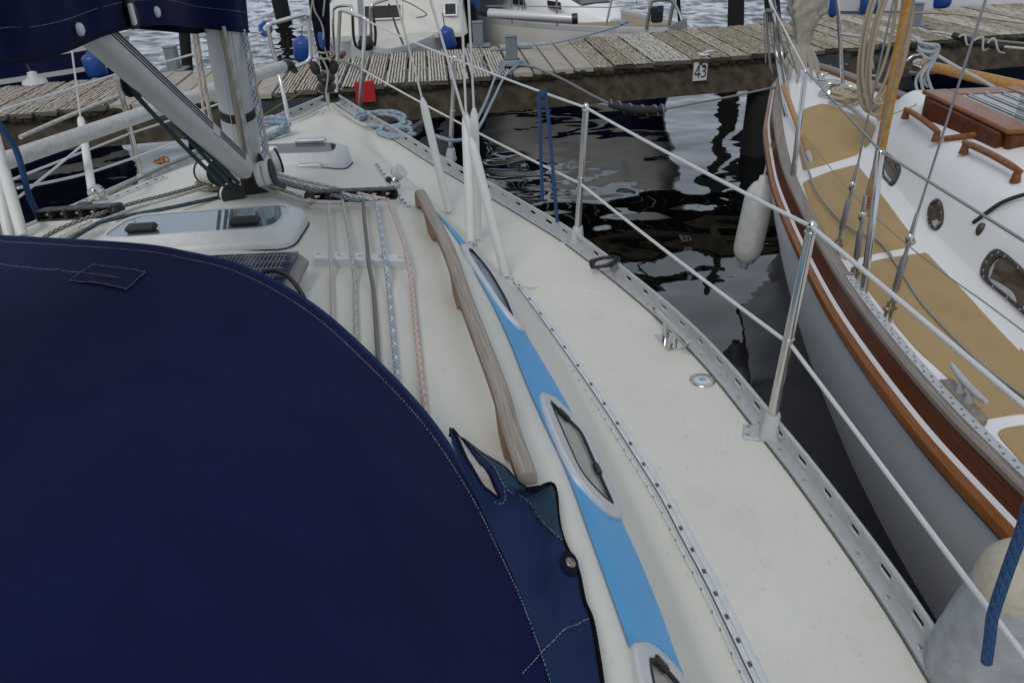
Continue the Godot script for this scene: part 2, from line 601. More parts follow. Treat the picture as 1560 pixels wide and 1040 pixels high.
	M.fender_dirty = mottled(lin(0.24, 0.26, 0.30), lin(0.42, 0.44, 0.47), 0.25, 0.5, 0.04, 56, 0.01)
	M.fender_cap = mottled(lin(0.40, 0.36, 0.27), lin(0.56, 0.52, 0.42), 0.12, 0.6, 0.08, 57)
	M.rag = mottled(lin(0.38, 0.35, 0.295), lin(0.56, 0.52, 0.46), 0.12, 0.95, 0.4, 58)
	M.print_white = mat(lin(0.60, 0.61, 0.62), 0.5)
	M.print_black = mat(lin(0.01, 0.01, 0.012), 0.6)
	M.foam = mat(lin(0.55, 0.56, 0.58), 0.7)
	var white := lin(0.52, 0.51, 0.47)
	M.rope_white = rope_mat(white, [lin(0.36, 0.35, 0.32)], 4)
	M.rope_fleck = rope_mat(white, [lin(0.25, 0.23, 0.19), lin(0.40, 0.38, 0.33)], 3)
	M.rope_brown = rope_mat(lin(0.33, 0.31, 0.29), [lin(0.055, 0.042, 0.04)], 2)
	M.rope_blue = rope_mat(lin(0.62, 0.64, 0.64), [lin(0.06, 0.15, 0.32), lin(0.62, 0.64, 0.64), lin(0.10, 0.22, 0.40)], 2)
	M.rope_red = rope_mat(lin(0.60, 0.50, 0.46), [lin(0.44, 0.24, 0.21), lin(0.60, 0.52, 0.48)], 2)
	M.rope_black = rope_mat(lin(0.42, 0.42, 0.40), [lin(0.012, 0.012, 0.014)], 2)
	M.rope_teal = rope_mat(lin(0.035, 0.065, 0.085), [lin(0.06, 0.11, 0.14), lin(0.02, 0.04, 0.055)], 2)
	M.rope_royal = rope_mat(lin(0.012, 0.055, 0.15), [lin(0.02, 0.08, 0.20)], 2, 0.4)
	M.rope_sky = rope_mat(lin(0.26, 0.34, 0.42), [lin(0.36, 0.44, 0.50), lin(0.18, 0.26, 0.33)], 2, 0.3)
	M.rope_royal_light = rope_mat(lin(0.02, 0.10, 0.32), [lin(0.04, 0.15, 0.42)], 2, 0.4)
	M.rope_sky_pale = rope_mat(lin(0.45, 0.49, 0.52), [lin(0.34, 0.38, 0.42)], 2, 0.3)
	M.rope_deck = rope_mat(lin(0.42, 0.40, 0.36), [lin(0.20, 0.19, 0.17)], 2, 0.3)
	M.rope_grey = rope_mat(lin(0.24, 0.25, 0.26), [lin(0.15, 0.16, 0.17)], 2, 0.3)
	M.rope_buff = rope_mat(lin(0.42, 0.37, 0.28), [lin(0.34, 0.29, 0.21)], 3)
	M.rope_yellow = rope_mat(lin(0.03, 0.03, 0.03), [lin(0.30, 0.27, 0.04)], 2)
	M.wire_white = mat(lin(0.60, 0.61, 0.62), 0.45)

func cloth(a: Color, b: Color, seed_: int) -> StandardMaterial3D:
	var m := mottled(a, b, 0.9, 0.9, 0.0, seed_, 0.01)
	m.heightmap_enabled = true
	m.heightmap_texture = rough_tex(0.3, 2)
	m.heightmap_scale = 0.05
	m.rim_enabled = true
	m.rim = 0.06
	m.rim_tint = 0.9
	m.metallic_specular = 0.2
	m.detail_enabled = true
	m.detail_albedo = lint
	return m

func _ready() -> void:
	rng.seed = 4242
	# camera
	var cam := Camera3D.new()
	cam.name = "camera"
	cam.transform = Transform3D(Basis(Vector3(0.9991085135170144, -0.036692328838168024, 0.02087705013294562), Vector3(0.04221585268381751, 0.8683851158366432, -0.49409018647971303), Vector3(0.0, 0.49453105422997573, 0.8691599601927075)), Vector3(0, 2.4, 0))
	cam.fov = 46.408582038006564
	cam.near = 0.05
	cam.far = 900.0
	add_child(cam)
	# overcast sky and a weak, wide sun behind the clouds
	var env := Environment.new()
	env.background_mode = Environment.BG_SKY
	var sky_mat := ProceduralSkyMaterial.new()
	sky_mat.sky_top_color = Color(0.70, 0.735, 0.78)
	sky_mat.sky_horizon_color = Color(0.84, 0.885, 0.95)
	sky_mat.sky_curve = 0.18
	sky_mat.ground_bottom_color = Color(0.16, 0.18, 0.19)
	sky_mat.ground_horizon_color = Color(0.45, 0.48, 0.50)
	sky_mat.sun_angle_max = 1.0
	var clouds := FastNoiseLite.new()
	clouds.seed = 12
	clouds.frequency = 0.006
	clouds.fractal_octaves = 5
	var cover := NoiseTexture2D.new()
	cover.width = 1024
	cover.height = 512
	cover.seamless = true
	cover.noise = clouds
	var cr := Gradient.new()
	cr.set_color(0, Color(0, 0, 0, 0))
	cr.set_color(1, Color(0.12, 0.12, 0.125, 1))
	cover.color_ramp = cr
	sky_mat.sky_cover = cover
	var sky := Sky.new()
	sky.sky_material = sky_mat
	env.sky = sky
	env.background_energy_multiplier = 1.0
	env.tonemap_mode = Environment.TONE_MAPPER_LINEAR
	env.tonemap_exposure = 0.97
	env.sdfgi_enabled = true
	env.ssao_enabled = true
	env.ssil_enabled = true
	var we := WorldEnvironment.new()
	we.name = "world_environment"
	we.environment = env
	add_child(we)
	var sun := DirectionalLight3D.new()
	sun.name = "sun"
	sun.light_energy = 0.4
	sun.light_color = Color(1.0, 0.985, 0.96)
	sun.light_angular_distance = 25.0
	sun.shadow_enabled = true
	sun.rotation_degrees = Vector3(-48, -22, 0)
	add_child(sun)

	make_materials()
	water()
	pier()
	yacht()
	spray_hood()
	rig()
	yacht_ropes()
	neighbour()
	far_boats()
	loose_ropes()

# ---------- water ----------
func water() -> void:
	var a := FastNoiseLite.new()
	a.seed = 3
	a.frequency = 0.95
	a.fractal_octaves = 3
	a.fractal_gain = 0.42
	var b := FastNoiseLite.new()
	b.seed = 9
	b.frequency = 0.9
	b.fractal_octaves = 3
	var wave := func(x: float, z: float) -> float:
		var far := smoothstep(-9.0, -12.5, z)
		var near := 1.0 - far
		var h := near * a.get_noise_2d(x * 0.9 + 0.25 * z, z * 1.1) * 0.0190
		if far > 0:
			h += far * b.get_noise_2d(x * 1.5, z * 2.3) * 0.045
		return h
	var st := SurfaceTool.new()
	st.begin(Mesh.PRIMITIVE_TRIANGLES)
	# strips of cells that grow with the distance from this basin
	var zs := [3.0]
	while zs[-1] > -60.0:
		var z: float = zs[-1]
		zs.append(z - (0.07 if z > -10.5 else clampf(0.07 + (-10.5 - z) * 0.02, 0.07, 0.5)))
	var count := 0
	var xs := []
	var x := -40.0
	while x < 44.0:
		xs.append(x)
		x += 0.075 if x > -6.5 and x < 7.5 else (0.3 if x > -16 and x < 18 else 1.2)
	for z in zs:
		for xx in xs:
			var e := 0.02
			var far_fade := 1.0
			var y: float = wave.call(xx, z)
			var n := Vector3(wave.call(xx - e, z) - wave.call(xx + e, z), 2 * e, wave.call(xx, z - e) - wave.call(xx, z + e)).normalized()
			st.set_normal(n)
			st.set_uv(Vector2(xx, z))
			st.add_vertex(Vector3(xx, y, z))
	var w := xs.size()
	for i in zs.size() - 1:
		for k in w - 1:
			var q := i * w + k
			st.add_index(q); st.add_index(q + w); st.add_index(q + 1)
			st.add_index(q + 1); st.add_index(q + w); st.add_index(q + w + 1)
	# the open basin beyond
	var base := zs.size() * w
	var far := [Vector3(-600, -0.03, 60), Vector3(600, -0.03, 60), Vector3(600, -0.03, -800), Vector3(-600, -0.03, -800)]
	for q in far:
		st.set_normal(Vector3.UP)
		st.set_uv(Vector2(q.x, q.z))
		st.add_vertex(q)
	for k in [0, 1, 2, 0, 2, 3]:
		st.add_index(base + k)
	var m := mat(lin(0.0012, 0.0016, 0.0016), 0.015)
	m.metallic_specular = 0.70
	m.clearcoat_enabled = true
	m.clearcoat = 0.35
	m.clearcoat_roughness = 0.02
	st.set_material(m)
	var o := MeshInstance3D.new()
	o.name = "water"
	o.mesh = st.commit()
	o.set_meta("kind", "structure")
	add_child(o)

# ---------- pier ----------
const PIER_Y := 1.0

func pier_edge(x: float) -> float:
	return -7.22 - 0.185 * (x - 0.3)

func pier() -> void:
	var t := thing("wooden_pier", "long weathered plank pier crossing behind the yacht's bow", "pier", Vector3(0.3, 0, -8))
	var dir := Vector3(-0.08, 0, -1).normalized()
	# six worn profiles with grooves along the board; each plank shares one of them
	var shapes := []
	var tones := [
		[lin(0.36, 0.325, 0.275), lin(0.64, 0.60, 0.53)], [lin(0.24, 0.21, 0.16), lin(0.55, 0.50, 0.415)],
		[lin(0.38, 0.32, 0.265), lin(0.62, 0.54, 0.46)], [lin(0.18, 0.155, 0.105), lin(0.45, 0.40, 0.31)]]
	var mats := []
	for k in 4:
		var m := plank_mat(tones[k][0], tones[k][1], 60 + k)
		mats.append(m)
	var smooth_mat := wood(lin(0.30, 0.265, 0.22), lin(0.43, 0.39, 0.34), 66, 0.85)
	var pw := 0.172
	for k in 7:
		var g := G.new()
		var r := RandomNumberGenerator.new()
		r.seed = 500 + k
		var plain := k == 6
		var rows := []
		var steps := 9
		for s in steps + 1:
			var f := float(s) / steps
			var row := PackedVector3Array()
			var wear := r.randf_range(-0.005, 0.003)
			row.append(Vector3(0, -0.04, -f * 1.0))
			row.append(Vector3(0, -0.004, -f))
			if not plain:
				for j in 6:
					var x0 := pw * (0.02 + 0.155 * j + r.randf_range(-0.008, 0.008))
					var top := wear + r.randf_range(-0.005, 0.002)
					row.append(Vector3(x0 + 0.004, top, -f))
					row.append(Vector3(x0 + 0.016, top + 0.001, -f))
					row.append(Vector3(x0 + 0.020, top - 0.015, -f))
			row.append(Vector3(pw - 0.008, -0.004, -f))
			row.append(Vector3(pw - 0.008, -0.04, -f))
			rows.append(row)
		g.grid(rows, -1, false, 1.0, 1.0)
		g.fan(rows[0]); g.fan(rows[steps])
		shapes.append(mesh_of(g, null, Vector3.ZERO))
	var x := -7.0
	var k := 0
	while x < 12.0:
		var o := MeshInstance3D.new()
		o.name = "plank" if k == 0 else "plank_%03d" % k
		var plain := (x > 0.02 and x < 0.72) or (x > -3.35 and x < -2.0)
		var which := 6 if plain else rng.randi() % 6
		o.mesh = shapes[which]
		var tone := 0
		if x < -1.9:
			tone = [2, 2, 0][rng.randi() % 3]
		elif x < 0.7:
			tone = [0, 0, 2, 0][rng.randi() % 4]
		else:
			tone = [0, 1, 3, 1, 3][rng.randi() % 5]
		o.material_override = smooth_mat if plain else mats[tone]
		var edge := pier_edge(x) + rng.randf_range(-0.015, 0.02)
		var len := 1.5 + 0.05 * x + rng.randf_range(-0.02, 0.02)
		var b := Basis(Vector3(1, 0, -0.185 * 0.0), Vector3.UP, -dir * len)
		o.transform = Transform3D(b, Vector3(x, PIER_Y + rng.randf_range(-0.006, 0.006), edge) - t.position)
		t.add_child(o, true)
		x += pw + rng.randf_range(0.006, 0.014)
		k += 1
	# edge beams, moss under the plank ends, cross beams
	for side in 2:
		var g := G.new()
		var pts := []
		var low := -0.14 if side == 0 else 0.05
		for i in 20:
			var xx := -7.0 + i
			pts.append(Vector3(xx, 0.81, pier_edge(xx) - 0.05 - side * (1.36 + 0.05 * xx)))
		g.sweep(pts, [Vector2(-0.035, low), Vector2(0.035, low), Vector2(0.035, 0.145), Vector2(-0.035, 0.145)])
		obj("edge_beam", g, M.beam, t)
	var g2 := G.new()
	for i in 1500:
		var xx := rng.randf_range(-6.5, 8.0)
		var r := rng.randf_range(0.006, 0.024)
		g2.ball(Vector3(xx, 0.945 + rng.randf_range(-0.02, 0.018), pier_edge(xx) + 0.005 + rng.randf_range(-0.012, 0.004)), Vector3(r * 1.6, r, r * 0.7), Basis.IDENTITY, 4)
	var ms := obj("moss", g2, M.moss, t)
	ms.set_meta("kind", "stuff")
	for xx in [-5.6, -2.6, 2.45, 5.6, 8.6]:
		var gb := G.new()
		var z := pier_edge(xx)
		gb.box(Vector3(xx, 0.885, z - 0.75), Vector3(0.16, 0.13, 1.25), 0.01)
		obj("cross_beam", gb, M.beam, t)
	# piles stand in the harbour bed and carry the beams
	var n := 0
	for spot in [[2.52, -7.83], [-5.7, -6.35], [3.4, -9.25], [-5.9, -7.6], [5.7, -8.5], [8.7, -9.0]]:
		var gp := G.new()
		gp.lathe(Vector3(spot[0], -1.5, spot[1]), [Vector2(0, 0), Vector2(0.145, 0), Vector2(0.14, 1.2), Vector2(0.148, 1.6), Vector2(0.138, 2.0), Vector2(0.135, 2.2), Vector2(0, 2.2)], Vector3.UP, 20)
		obj("support_pile", gp, M.pile, t)
	# the number plate of the berth
	var at := Vector3(1.82, 0.883, -7.49)
	var fz := pier_edge(at.x) - 0.05 + 0.055
	var along := Vector3(1, 0, -0.185).normalized()
	var face := Basis(along, Vector3.UP, along.cross(Vector3.UP))
	var plate := thing("number_plate", "small white number plate reading 43 on the pier beam", "sign", Vector3(at.x, at.y - 0.085, fz))
	var gq := G.new()
	gq.box(Vector3(at.x, at.y, fz + 0.006), Vector3(0.142, 0.168, 0.008), 0.002, face)
	obj("panel", gq, M.print_white, plate)
	var gl := G.new()
	for q in [[0, 0.0805, 0.136, 0.003], [0, -0.0805, 0.136, 0.003], [0.0675, 0, 0.003, 0.16], [-0.0675, 0, 0.003, 0.16]]:
		gl.box(Vector3(at.x, at.y, fz + 0.0105) + face * Vector3(q[0], q[1], 0), Vector3(q[2], q[3], 0.002), 0, face)
	obj("border", gl, M.print_black, plate)
	var tm := TextMesh.new()
	tm.text = "43"
	var font := SystemFont.new()
	font.font_names = PackedStringArray(["Droid Sans"])
	tm.font = font
	tm.font_size = 32
	tm.pixel_size = 0.0040
	tm.depth = 0.003
	tm.material = M.print_black
	var digits := MeshInstance3D.new()
	digits.name = "digits"
	digits.mesh = tm
	digits.transform = Transform3D(face * Basis.from_scale(Vector3(0.85, 1.15, 1)), Vector3(at.x, at.y, fz + 0.006) + face.z * 0.008 - plate.position)
	plate.add_child(digits)
	var ws := G.new()
	for q in [Vector3(1.863, 1, -7.695), Vector3(1.925, 1, -7.749), Vector3(1.981, 1, -7.805), Vector3(1.878, 1, -7.625)]:
		ws.ball(q + Vector3(0, 0.004, 0), Vector3(rng.randf_range(0.03, 0.05), 0.006, rng.randf_range(0.02, 0.045)), Basis.IDENTITY, 6)
	obj("white_splash", ws, M.foam, t)
	# red board hung on the beam
	var ra := Vector3(-1.153, 0.949, -6.84)
	var rz := pier_edge(ra.x) + 0.02
	var gr := G.new()
	gr.box(Vector3(ra.x, ra.y, rz + 0.012), Vector3(0.165, 0.175, 0.02), 0.004, face)
	one("red_board", gr, M.red, "bright red square board on the pier beam beside the yacht's bow", "sign")
	# steel plates bolted to the face of the beam
	for q in [[-1.841, 0.56, "dark steel plate bolted to the pier face left of the red board"], [3.093, 0.42, "blue grey steel plate on the pier face behind the wooden boat's bow"]]:
		var px: float = q[0]
		var pz := pier_edge(px) + 0.0
		var sp := thing("steel_plate", q[2], "plate", Vector3(px, 0.66, pz), "steel plates bolted to the pier")
		var gs := G.new()
		gs.box(Vector3(px, 0.805, pz + 0.015), Vector3(q[1], 0.26, 0.012), 0.003, face)
		obj("plate", gs, M.galv_dark, sp)
		for bx in [-0.4, 0.0, 0.4]:
			var gb := G.new()
			gb.lathe(Vector3(px, 0.84, pz + 0.02) + along * bx * q[1], [Vector2(0, 0.014), Vector2(0.011, 0.013), Vector2(0.013, 0)], face.z, 8)
			obj("bolt", gb, M.galv, sp)
	# mooring posts
	bollard(Vector3(0.106, 1, -7.543), 0.24, "square grey mooring post on the pier's near edge, ropes tied round its foot", true)
	bollard(Vector3(-0.216, 1, -8.632), 0.22, "square grey mooring post on the far pier edge, left of the sailing boat's hull", false)
	bollard(Vector3(4.341, 1, -8.792), 0.2, "square grey mooring post behind the wooden boat's rope coil", false)
	bollard(Vector3(-3.135, 1, -8.025), 0.2, "square grey mooring post left of the yacht's mast", false)
	# wooden piles out in the basin
	far_pile(Vector3(-4.857, 0, -19.363), Vector3(-4.928, 1.213, -19.363), 0.17, "dark leaning mooring pile in the open water right of the mast")
	far_pile(Vector3(-3.267, 0.89, -8.7), Vector3(-3.17, 1.546, -8.7), 0.055, "dark mooring pile between the kicker and the mast")
	far_pile(Vector3(3.373, 0.573, -12), Vector3(3.304, 1.421, -12), 0.11, "dark upright mooring pile behind the pier, right of the white sailing boat")
	far_pile(Vector3(4.215, 0.55, -13), Vector3(4.059, 1.321, -13), 0.11, "dark mooring pile behind the beige rag bundle")
	far_pile(Vector3(-0.545, 0.771, -10.5), Vector3(-0.512, 1.674, -10.5), 0.085, "dark mooring pile beside the blue fender of the motor sailer")
	far_pile(Vector3(-0.348, 0.763, -10.8), Vector3(-0.358, 1.646, -10.8), 0.085, "dark mooring pile just left of the white sailing boat's stern")

# worn boards: pale ridges, grooves painted dark for crevice shade and dirt, flaking along the grain
func plank_mat(a: Color, b: Color, seed_: int) -> StandardMaterial3D:
	var n := FastNoiseLite.new()
	n.seed = seed_
	n.frequency = 0.03
	n.fractal_octaves = 4
	var im := Image.create(128, 512, false, Image.FORMAT_RGB8)
	var shade_dirt := a.darkened(0.64)
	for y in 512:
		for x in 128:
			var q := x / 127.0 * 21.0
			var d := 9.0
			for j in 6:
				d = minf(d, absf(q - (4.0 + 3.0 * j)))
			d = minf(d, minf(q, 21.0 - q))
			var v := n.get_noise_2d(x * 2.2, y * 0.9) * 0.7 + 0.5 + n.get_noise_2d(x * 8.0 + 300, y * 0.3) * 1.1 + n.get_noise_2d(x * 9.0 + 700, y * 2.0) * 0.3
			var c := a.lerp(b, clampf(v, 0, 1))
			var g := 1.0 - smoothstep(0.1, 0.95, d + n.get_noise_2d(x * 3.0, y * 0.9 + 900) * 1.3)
			im.set_pixel(x, y, c.lerp(shade_dirt, clampf(g, 0, 1) * 0.8))
	var m := mat(Color.WHITE, 0.95)
	m.albedo_texture = ImageTexture.create_from_image(im)
	m.heightmap_enabled = true
	m.heightmap_texture = m.albedo_texture
	m.heightmap_scale = 0.4
	return m

func bollard(at: Vector3, h: float, label: String, bar: bool) -> void:
	var t := thing("mooring_post", label, "bollard", at, "grey steel mooring posts on the pier")
	var g := G.new()
	g.box(at + Vector3(0, h / 2 + 0.008, 0), Vector3(0.105, h, 0.105), 0.008)
	obj("post", g, M.galv, t)
	var b := G.new()
	b.box(at + Vector3(0, 0.008, 0), Vector3(0.24, 0.014, 0.2), 0.003)
	obj("base_plate", b, M.galv, t)
	var c := G.new()
	c.box(at + Vector3(0, h + 0.012, 0), Vector3(0.115, 0.012, 0.115), 0.003)
	obj("cap", c, M.galv, t)
	if bar:
		var r := G.new()
		r.tube([at + Vector3(-0.19, h * 0.55, -0.01), at + Vector3(0.19, h * 0.6, -0.01)], 0.011, 8)
		obj("cross_bar", r, M.galv, t)

func far_pile(foot: Vector3, top: Vector3, r: float, label: String) -> void:
	var d := (top - foot).normalized()
	var low := foot - d * (foot.y + 0.8) / d.y
	var len := (3.4 - low.y) / d.y
	var g := G.new()
	g.lathe(low, [Vector2(0, 0), Vector2(r, 0), Vector2(r * 1.06, len * 0.3), Vector2(r * 0.97, len * 0.6), Vector2(r, len * 0.98), Vector2(r * 0.8, len), Vector2(0, len)], d, 16)
	one("mooring_pile", g, M.pile, label, "pile", "wooden mooring piles")

# ---------- the yacht ----------
var boat: Node3D

func rail_point(z: float, side: int, out := 0.0, up := 0.0) -> Vector3:
	# along the inner foot of the toe rail, moved outboard by «out»
	var q := Vector3(axis_x(z) + side * tab(HB, z), tab(YD, z) + up, z)
	if out == 0.0:
		return q
	var e := 0.03
	var z0 := maxf(z - e, BOW)
	var d := Vector3(axis_x(z + e) + side * tab(HB, z + e) - axis_x(z0) - side * tab(HB, z0), 0, z + e - z0).normalized()
	return q + d.cross(Vector3.UP) * (-out * side)

func rail_zs(n: int, aft := 1.1) -> Array:
	var out := []
	for i in n + 1:
		out.append(lerpf(BOW + 0.02, aft, float(i) / n))
	return out

func yacht() -> void:
	boat = thing("sailing_yacht", "cream white sailing yacht with light blue cabin stripe filling the foreground", "sailing boat", Vector3(-0.95, 0, -2))
	var t := boat
	# deck: side decks and foredeck; coachroof between
	var deck_g := G.new()
	for side in [-1, 1]:
		var rows := []
		var i := 0
		var z := BOW
		while z <= 1.1:
			var row := PackedVector3Array()
			var hb := tab(HB, z) + 0.004
			var inner := 0.0 if z < -4.90 else tab(WB, z) - 0.035
			for k in 15:
				var u: float = lerpf(inner, hb, pow(k / 14.0, 1.3))
				row.append(deck(axis_x(z) + side * u, z))
			rows.append(row)
			z += 0.05
		deck_g.grid(rows, 1)
	obj("deck", deck_g, M.gel, t)
	var roof := G.new()
	var rows := []
	var z := -4.92
	while z <= 1.1:
		var row := PackedVector3Array()
		var wt := tab(WT, z)
		var wb := tab(WB, z) - 0.03
		var us := []
		for k in 13:
			us.append(maxf(wt - 0.04, 0.05) * k / 12.0)
		for k in 9:
			us.append(lerpf(maxf(wt - 0.03, 0.06), wt + 0.04, k / 8.0))
		for k in 8:
			us.append(lerpf(wt + 0.05, maxf(wb, wt + 0.06), k / 7.0))
		var n := us.size()
		for k in range(n - 1, 0, -1):
			row.append(deck(axis_x(z) - us[k], z))
		for k in n:
			row.append(deck(axis_x(z) + us[k], z))
		rows.append(row)
		z += 0.05
	roof.grid(rows, 1)
	obj("coachroof", roof, M.gel, t)
	# topsides
	for side in [-1, 1]:
		var g := G.new()
		var hr := []
		for zz in rail_zs(60):
			var row := PackedVector3Array()
			var top := rail_point(zz, side, 0.052, -0.006)
			for k in 8:
				var f := k / 7.0
				var q := top + Vector3.DOWN * (top.y + 0.35) * f
				q.x = lerpf(top.x, axis_x(zz), 0.05 * f + 0.22 * f * f)
				q.z += 0.45 * f * smoothstep(-3.0, BOW, zz)
				row.append(q)
			hr.append(row)
		g.grid(hr, 1)
		obj("topside", g, M.hull, t)
		# the rounded edge that carries the toe rail
		var e := G.new()
		var er := []
		for zz in rail_zs(80):
			er.append(PackedVector3Array([rail_point(zz, side, -0.002, 0.0015), rail_point(zz, side, 0.046, 0.001), rail_point(zz, side, 0.054, -0.012)]))
		e.grid(er, 1)
		obj("deck_edge", e, M.gel, t)
		toe_rail(side)
	fittings()

func toe_rail(side: int) -> void:
	var label := "toe_rail"
	var n := 100
	var zs := rail_zs(n)
	var flat := []
	for zz in zs:
		flat.append(rail_point(zz, side, 0.0, 0.0))
	var g := G.new()
	# foot flange, lower band, upper band and bead; the web stands between the slots
	var section_at := func(zz: float) -> Array:
		var r := func(o: float, u: float) -> Vector3: return rail_point(zz, side, o, u)
		return [
			[r.call(0.0, 0.002), r.call(0.001, 0.006), r.call(0.033, 0.007), r.call(0.034, 0.017), r.call(0.0405, 0.017), r.call(0.042, 0.002)],
			[r.call(0.035, 0.0335), r.call(0.035, 0.042), r.call(0.0325, 0.046), r.call(0.034, 0.052), r.call(0.039, 0.054), r.call(0.043, 0.051), r.call(0.044, 0.046), r.call(0.0415, 0.042), r.call(0.0405, 0.0335)]]
	for part in 2:
		var rows := []
		for zz in zs:
			rows.append(PackedVector3Array(section_at.call(zz)[part]))
		var m: int = rows[0].size()
		for i in n:
			for k in m:
				var k2 := (k + 1) % m
				g.quad(rows[i][k], rows[i][k2], rows[i + 1][k2], rows[i + 1][k], k + 2 + part * 20)
		g.fan(rows[0]); g.fan(rows[n])
	# web with slots at every 0.125 m of length
	var travelled := 0.0
	var fine := rail_zs(900)
	var run := []
	for i in fine.size():
		if i > 0:
			travelled += rail_point(fine[i], side).distance_to(rail_point(fine[i - 1], side))
		var in_slot := fmod(travelled, 0.125) < 0.034
		if in_slot or i == fine.size() - 1:
			if run.size() > 1:
				var picked := [run[0]]
				for k in range(1, 4):
					picked.append(run[run.size() * k / 4])
				picked.append(run[-1])
				var rows := []
				for zz in picked:
					rows.append(PackedVector3Array([rail_point(zz, side, 0.035, 0.015), rail_point(zz, side, 0.035, 0.0355), rail_point(zz, side, 0.0402, 0.0355), rail_point(zz, side, 0.0402, 0.015)]))
				for a in rows.size() - 1:
					for k in [0, 2]:
						g.quad(rows[a][k], rows[a][k + 1], rows[a + 1][k + 1], rows[a + 1][k], 50 + k)
				g.quad(rows[0][0], rows[0][1], rows[0][2], rows[0][3])
				var l: int = rows.size() - 1
				g.quad(rows[l][0], rows[l][1], rows[l][2], rows[l][3])
			run = []
		else:
			run.append(fine[i])
	var o := obj("toe_rail", g, M.rail, boat)
	# screws in the flange, and the dark bedding line along its foot
	travelled = 0.06
	var next := 0.125
	var mesh: Mesh
	var count := 0
	for i in range(1, fine.size()):
		travelled += rail_point(fine[i], side).distance_to(rail_point(fine[i - 1], side))
		if travelled > next and fine[i] < -0.3 and (side > 0 or fine[i] < -3.0):
			next += 0.125
			var q := rail_point(fine[i], side, 0.016, 0.0068)
			if mesh == null:
				var sg := G.new()
				sg.lathe(Vector3.ZERO, [Vector2(0, 0.0012), Vector2(0.0028, 0.0016), Vector2(0.0048, 0.0010), Vector2(0.006, 0)], Vector3.UP, 8)
				mesh = mesh_of(sg, M.steel, Vector3.ZERO)
			var s := MeshInstance3D.new()
			s.name = "screw" if count == 0 else "screw_%03d" % count
			count += 1
			s.mesh = mesh
			s.position = q - where(o)
			o.add_child(s, true)
	var b := G.new()
	var line := []
	for zz in zs:
		line.append(rail_point(zz, side, -0.003, 0.0012))
	b.tube(line, 0.0026, 5)
	obj("bedding_line", b, M.sealant, o)

# an outline laid on the deck or cabin side and raised along the surface's normal
func on_deck(pts: Array, off: float) -> Array:
	var out := []
	for q in pts:
		out.append(q + deck_normal(q) * off)
	return out

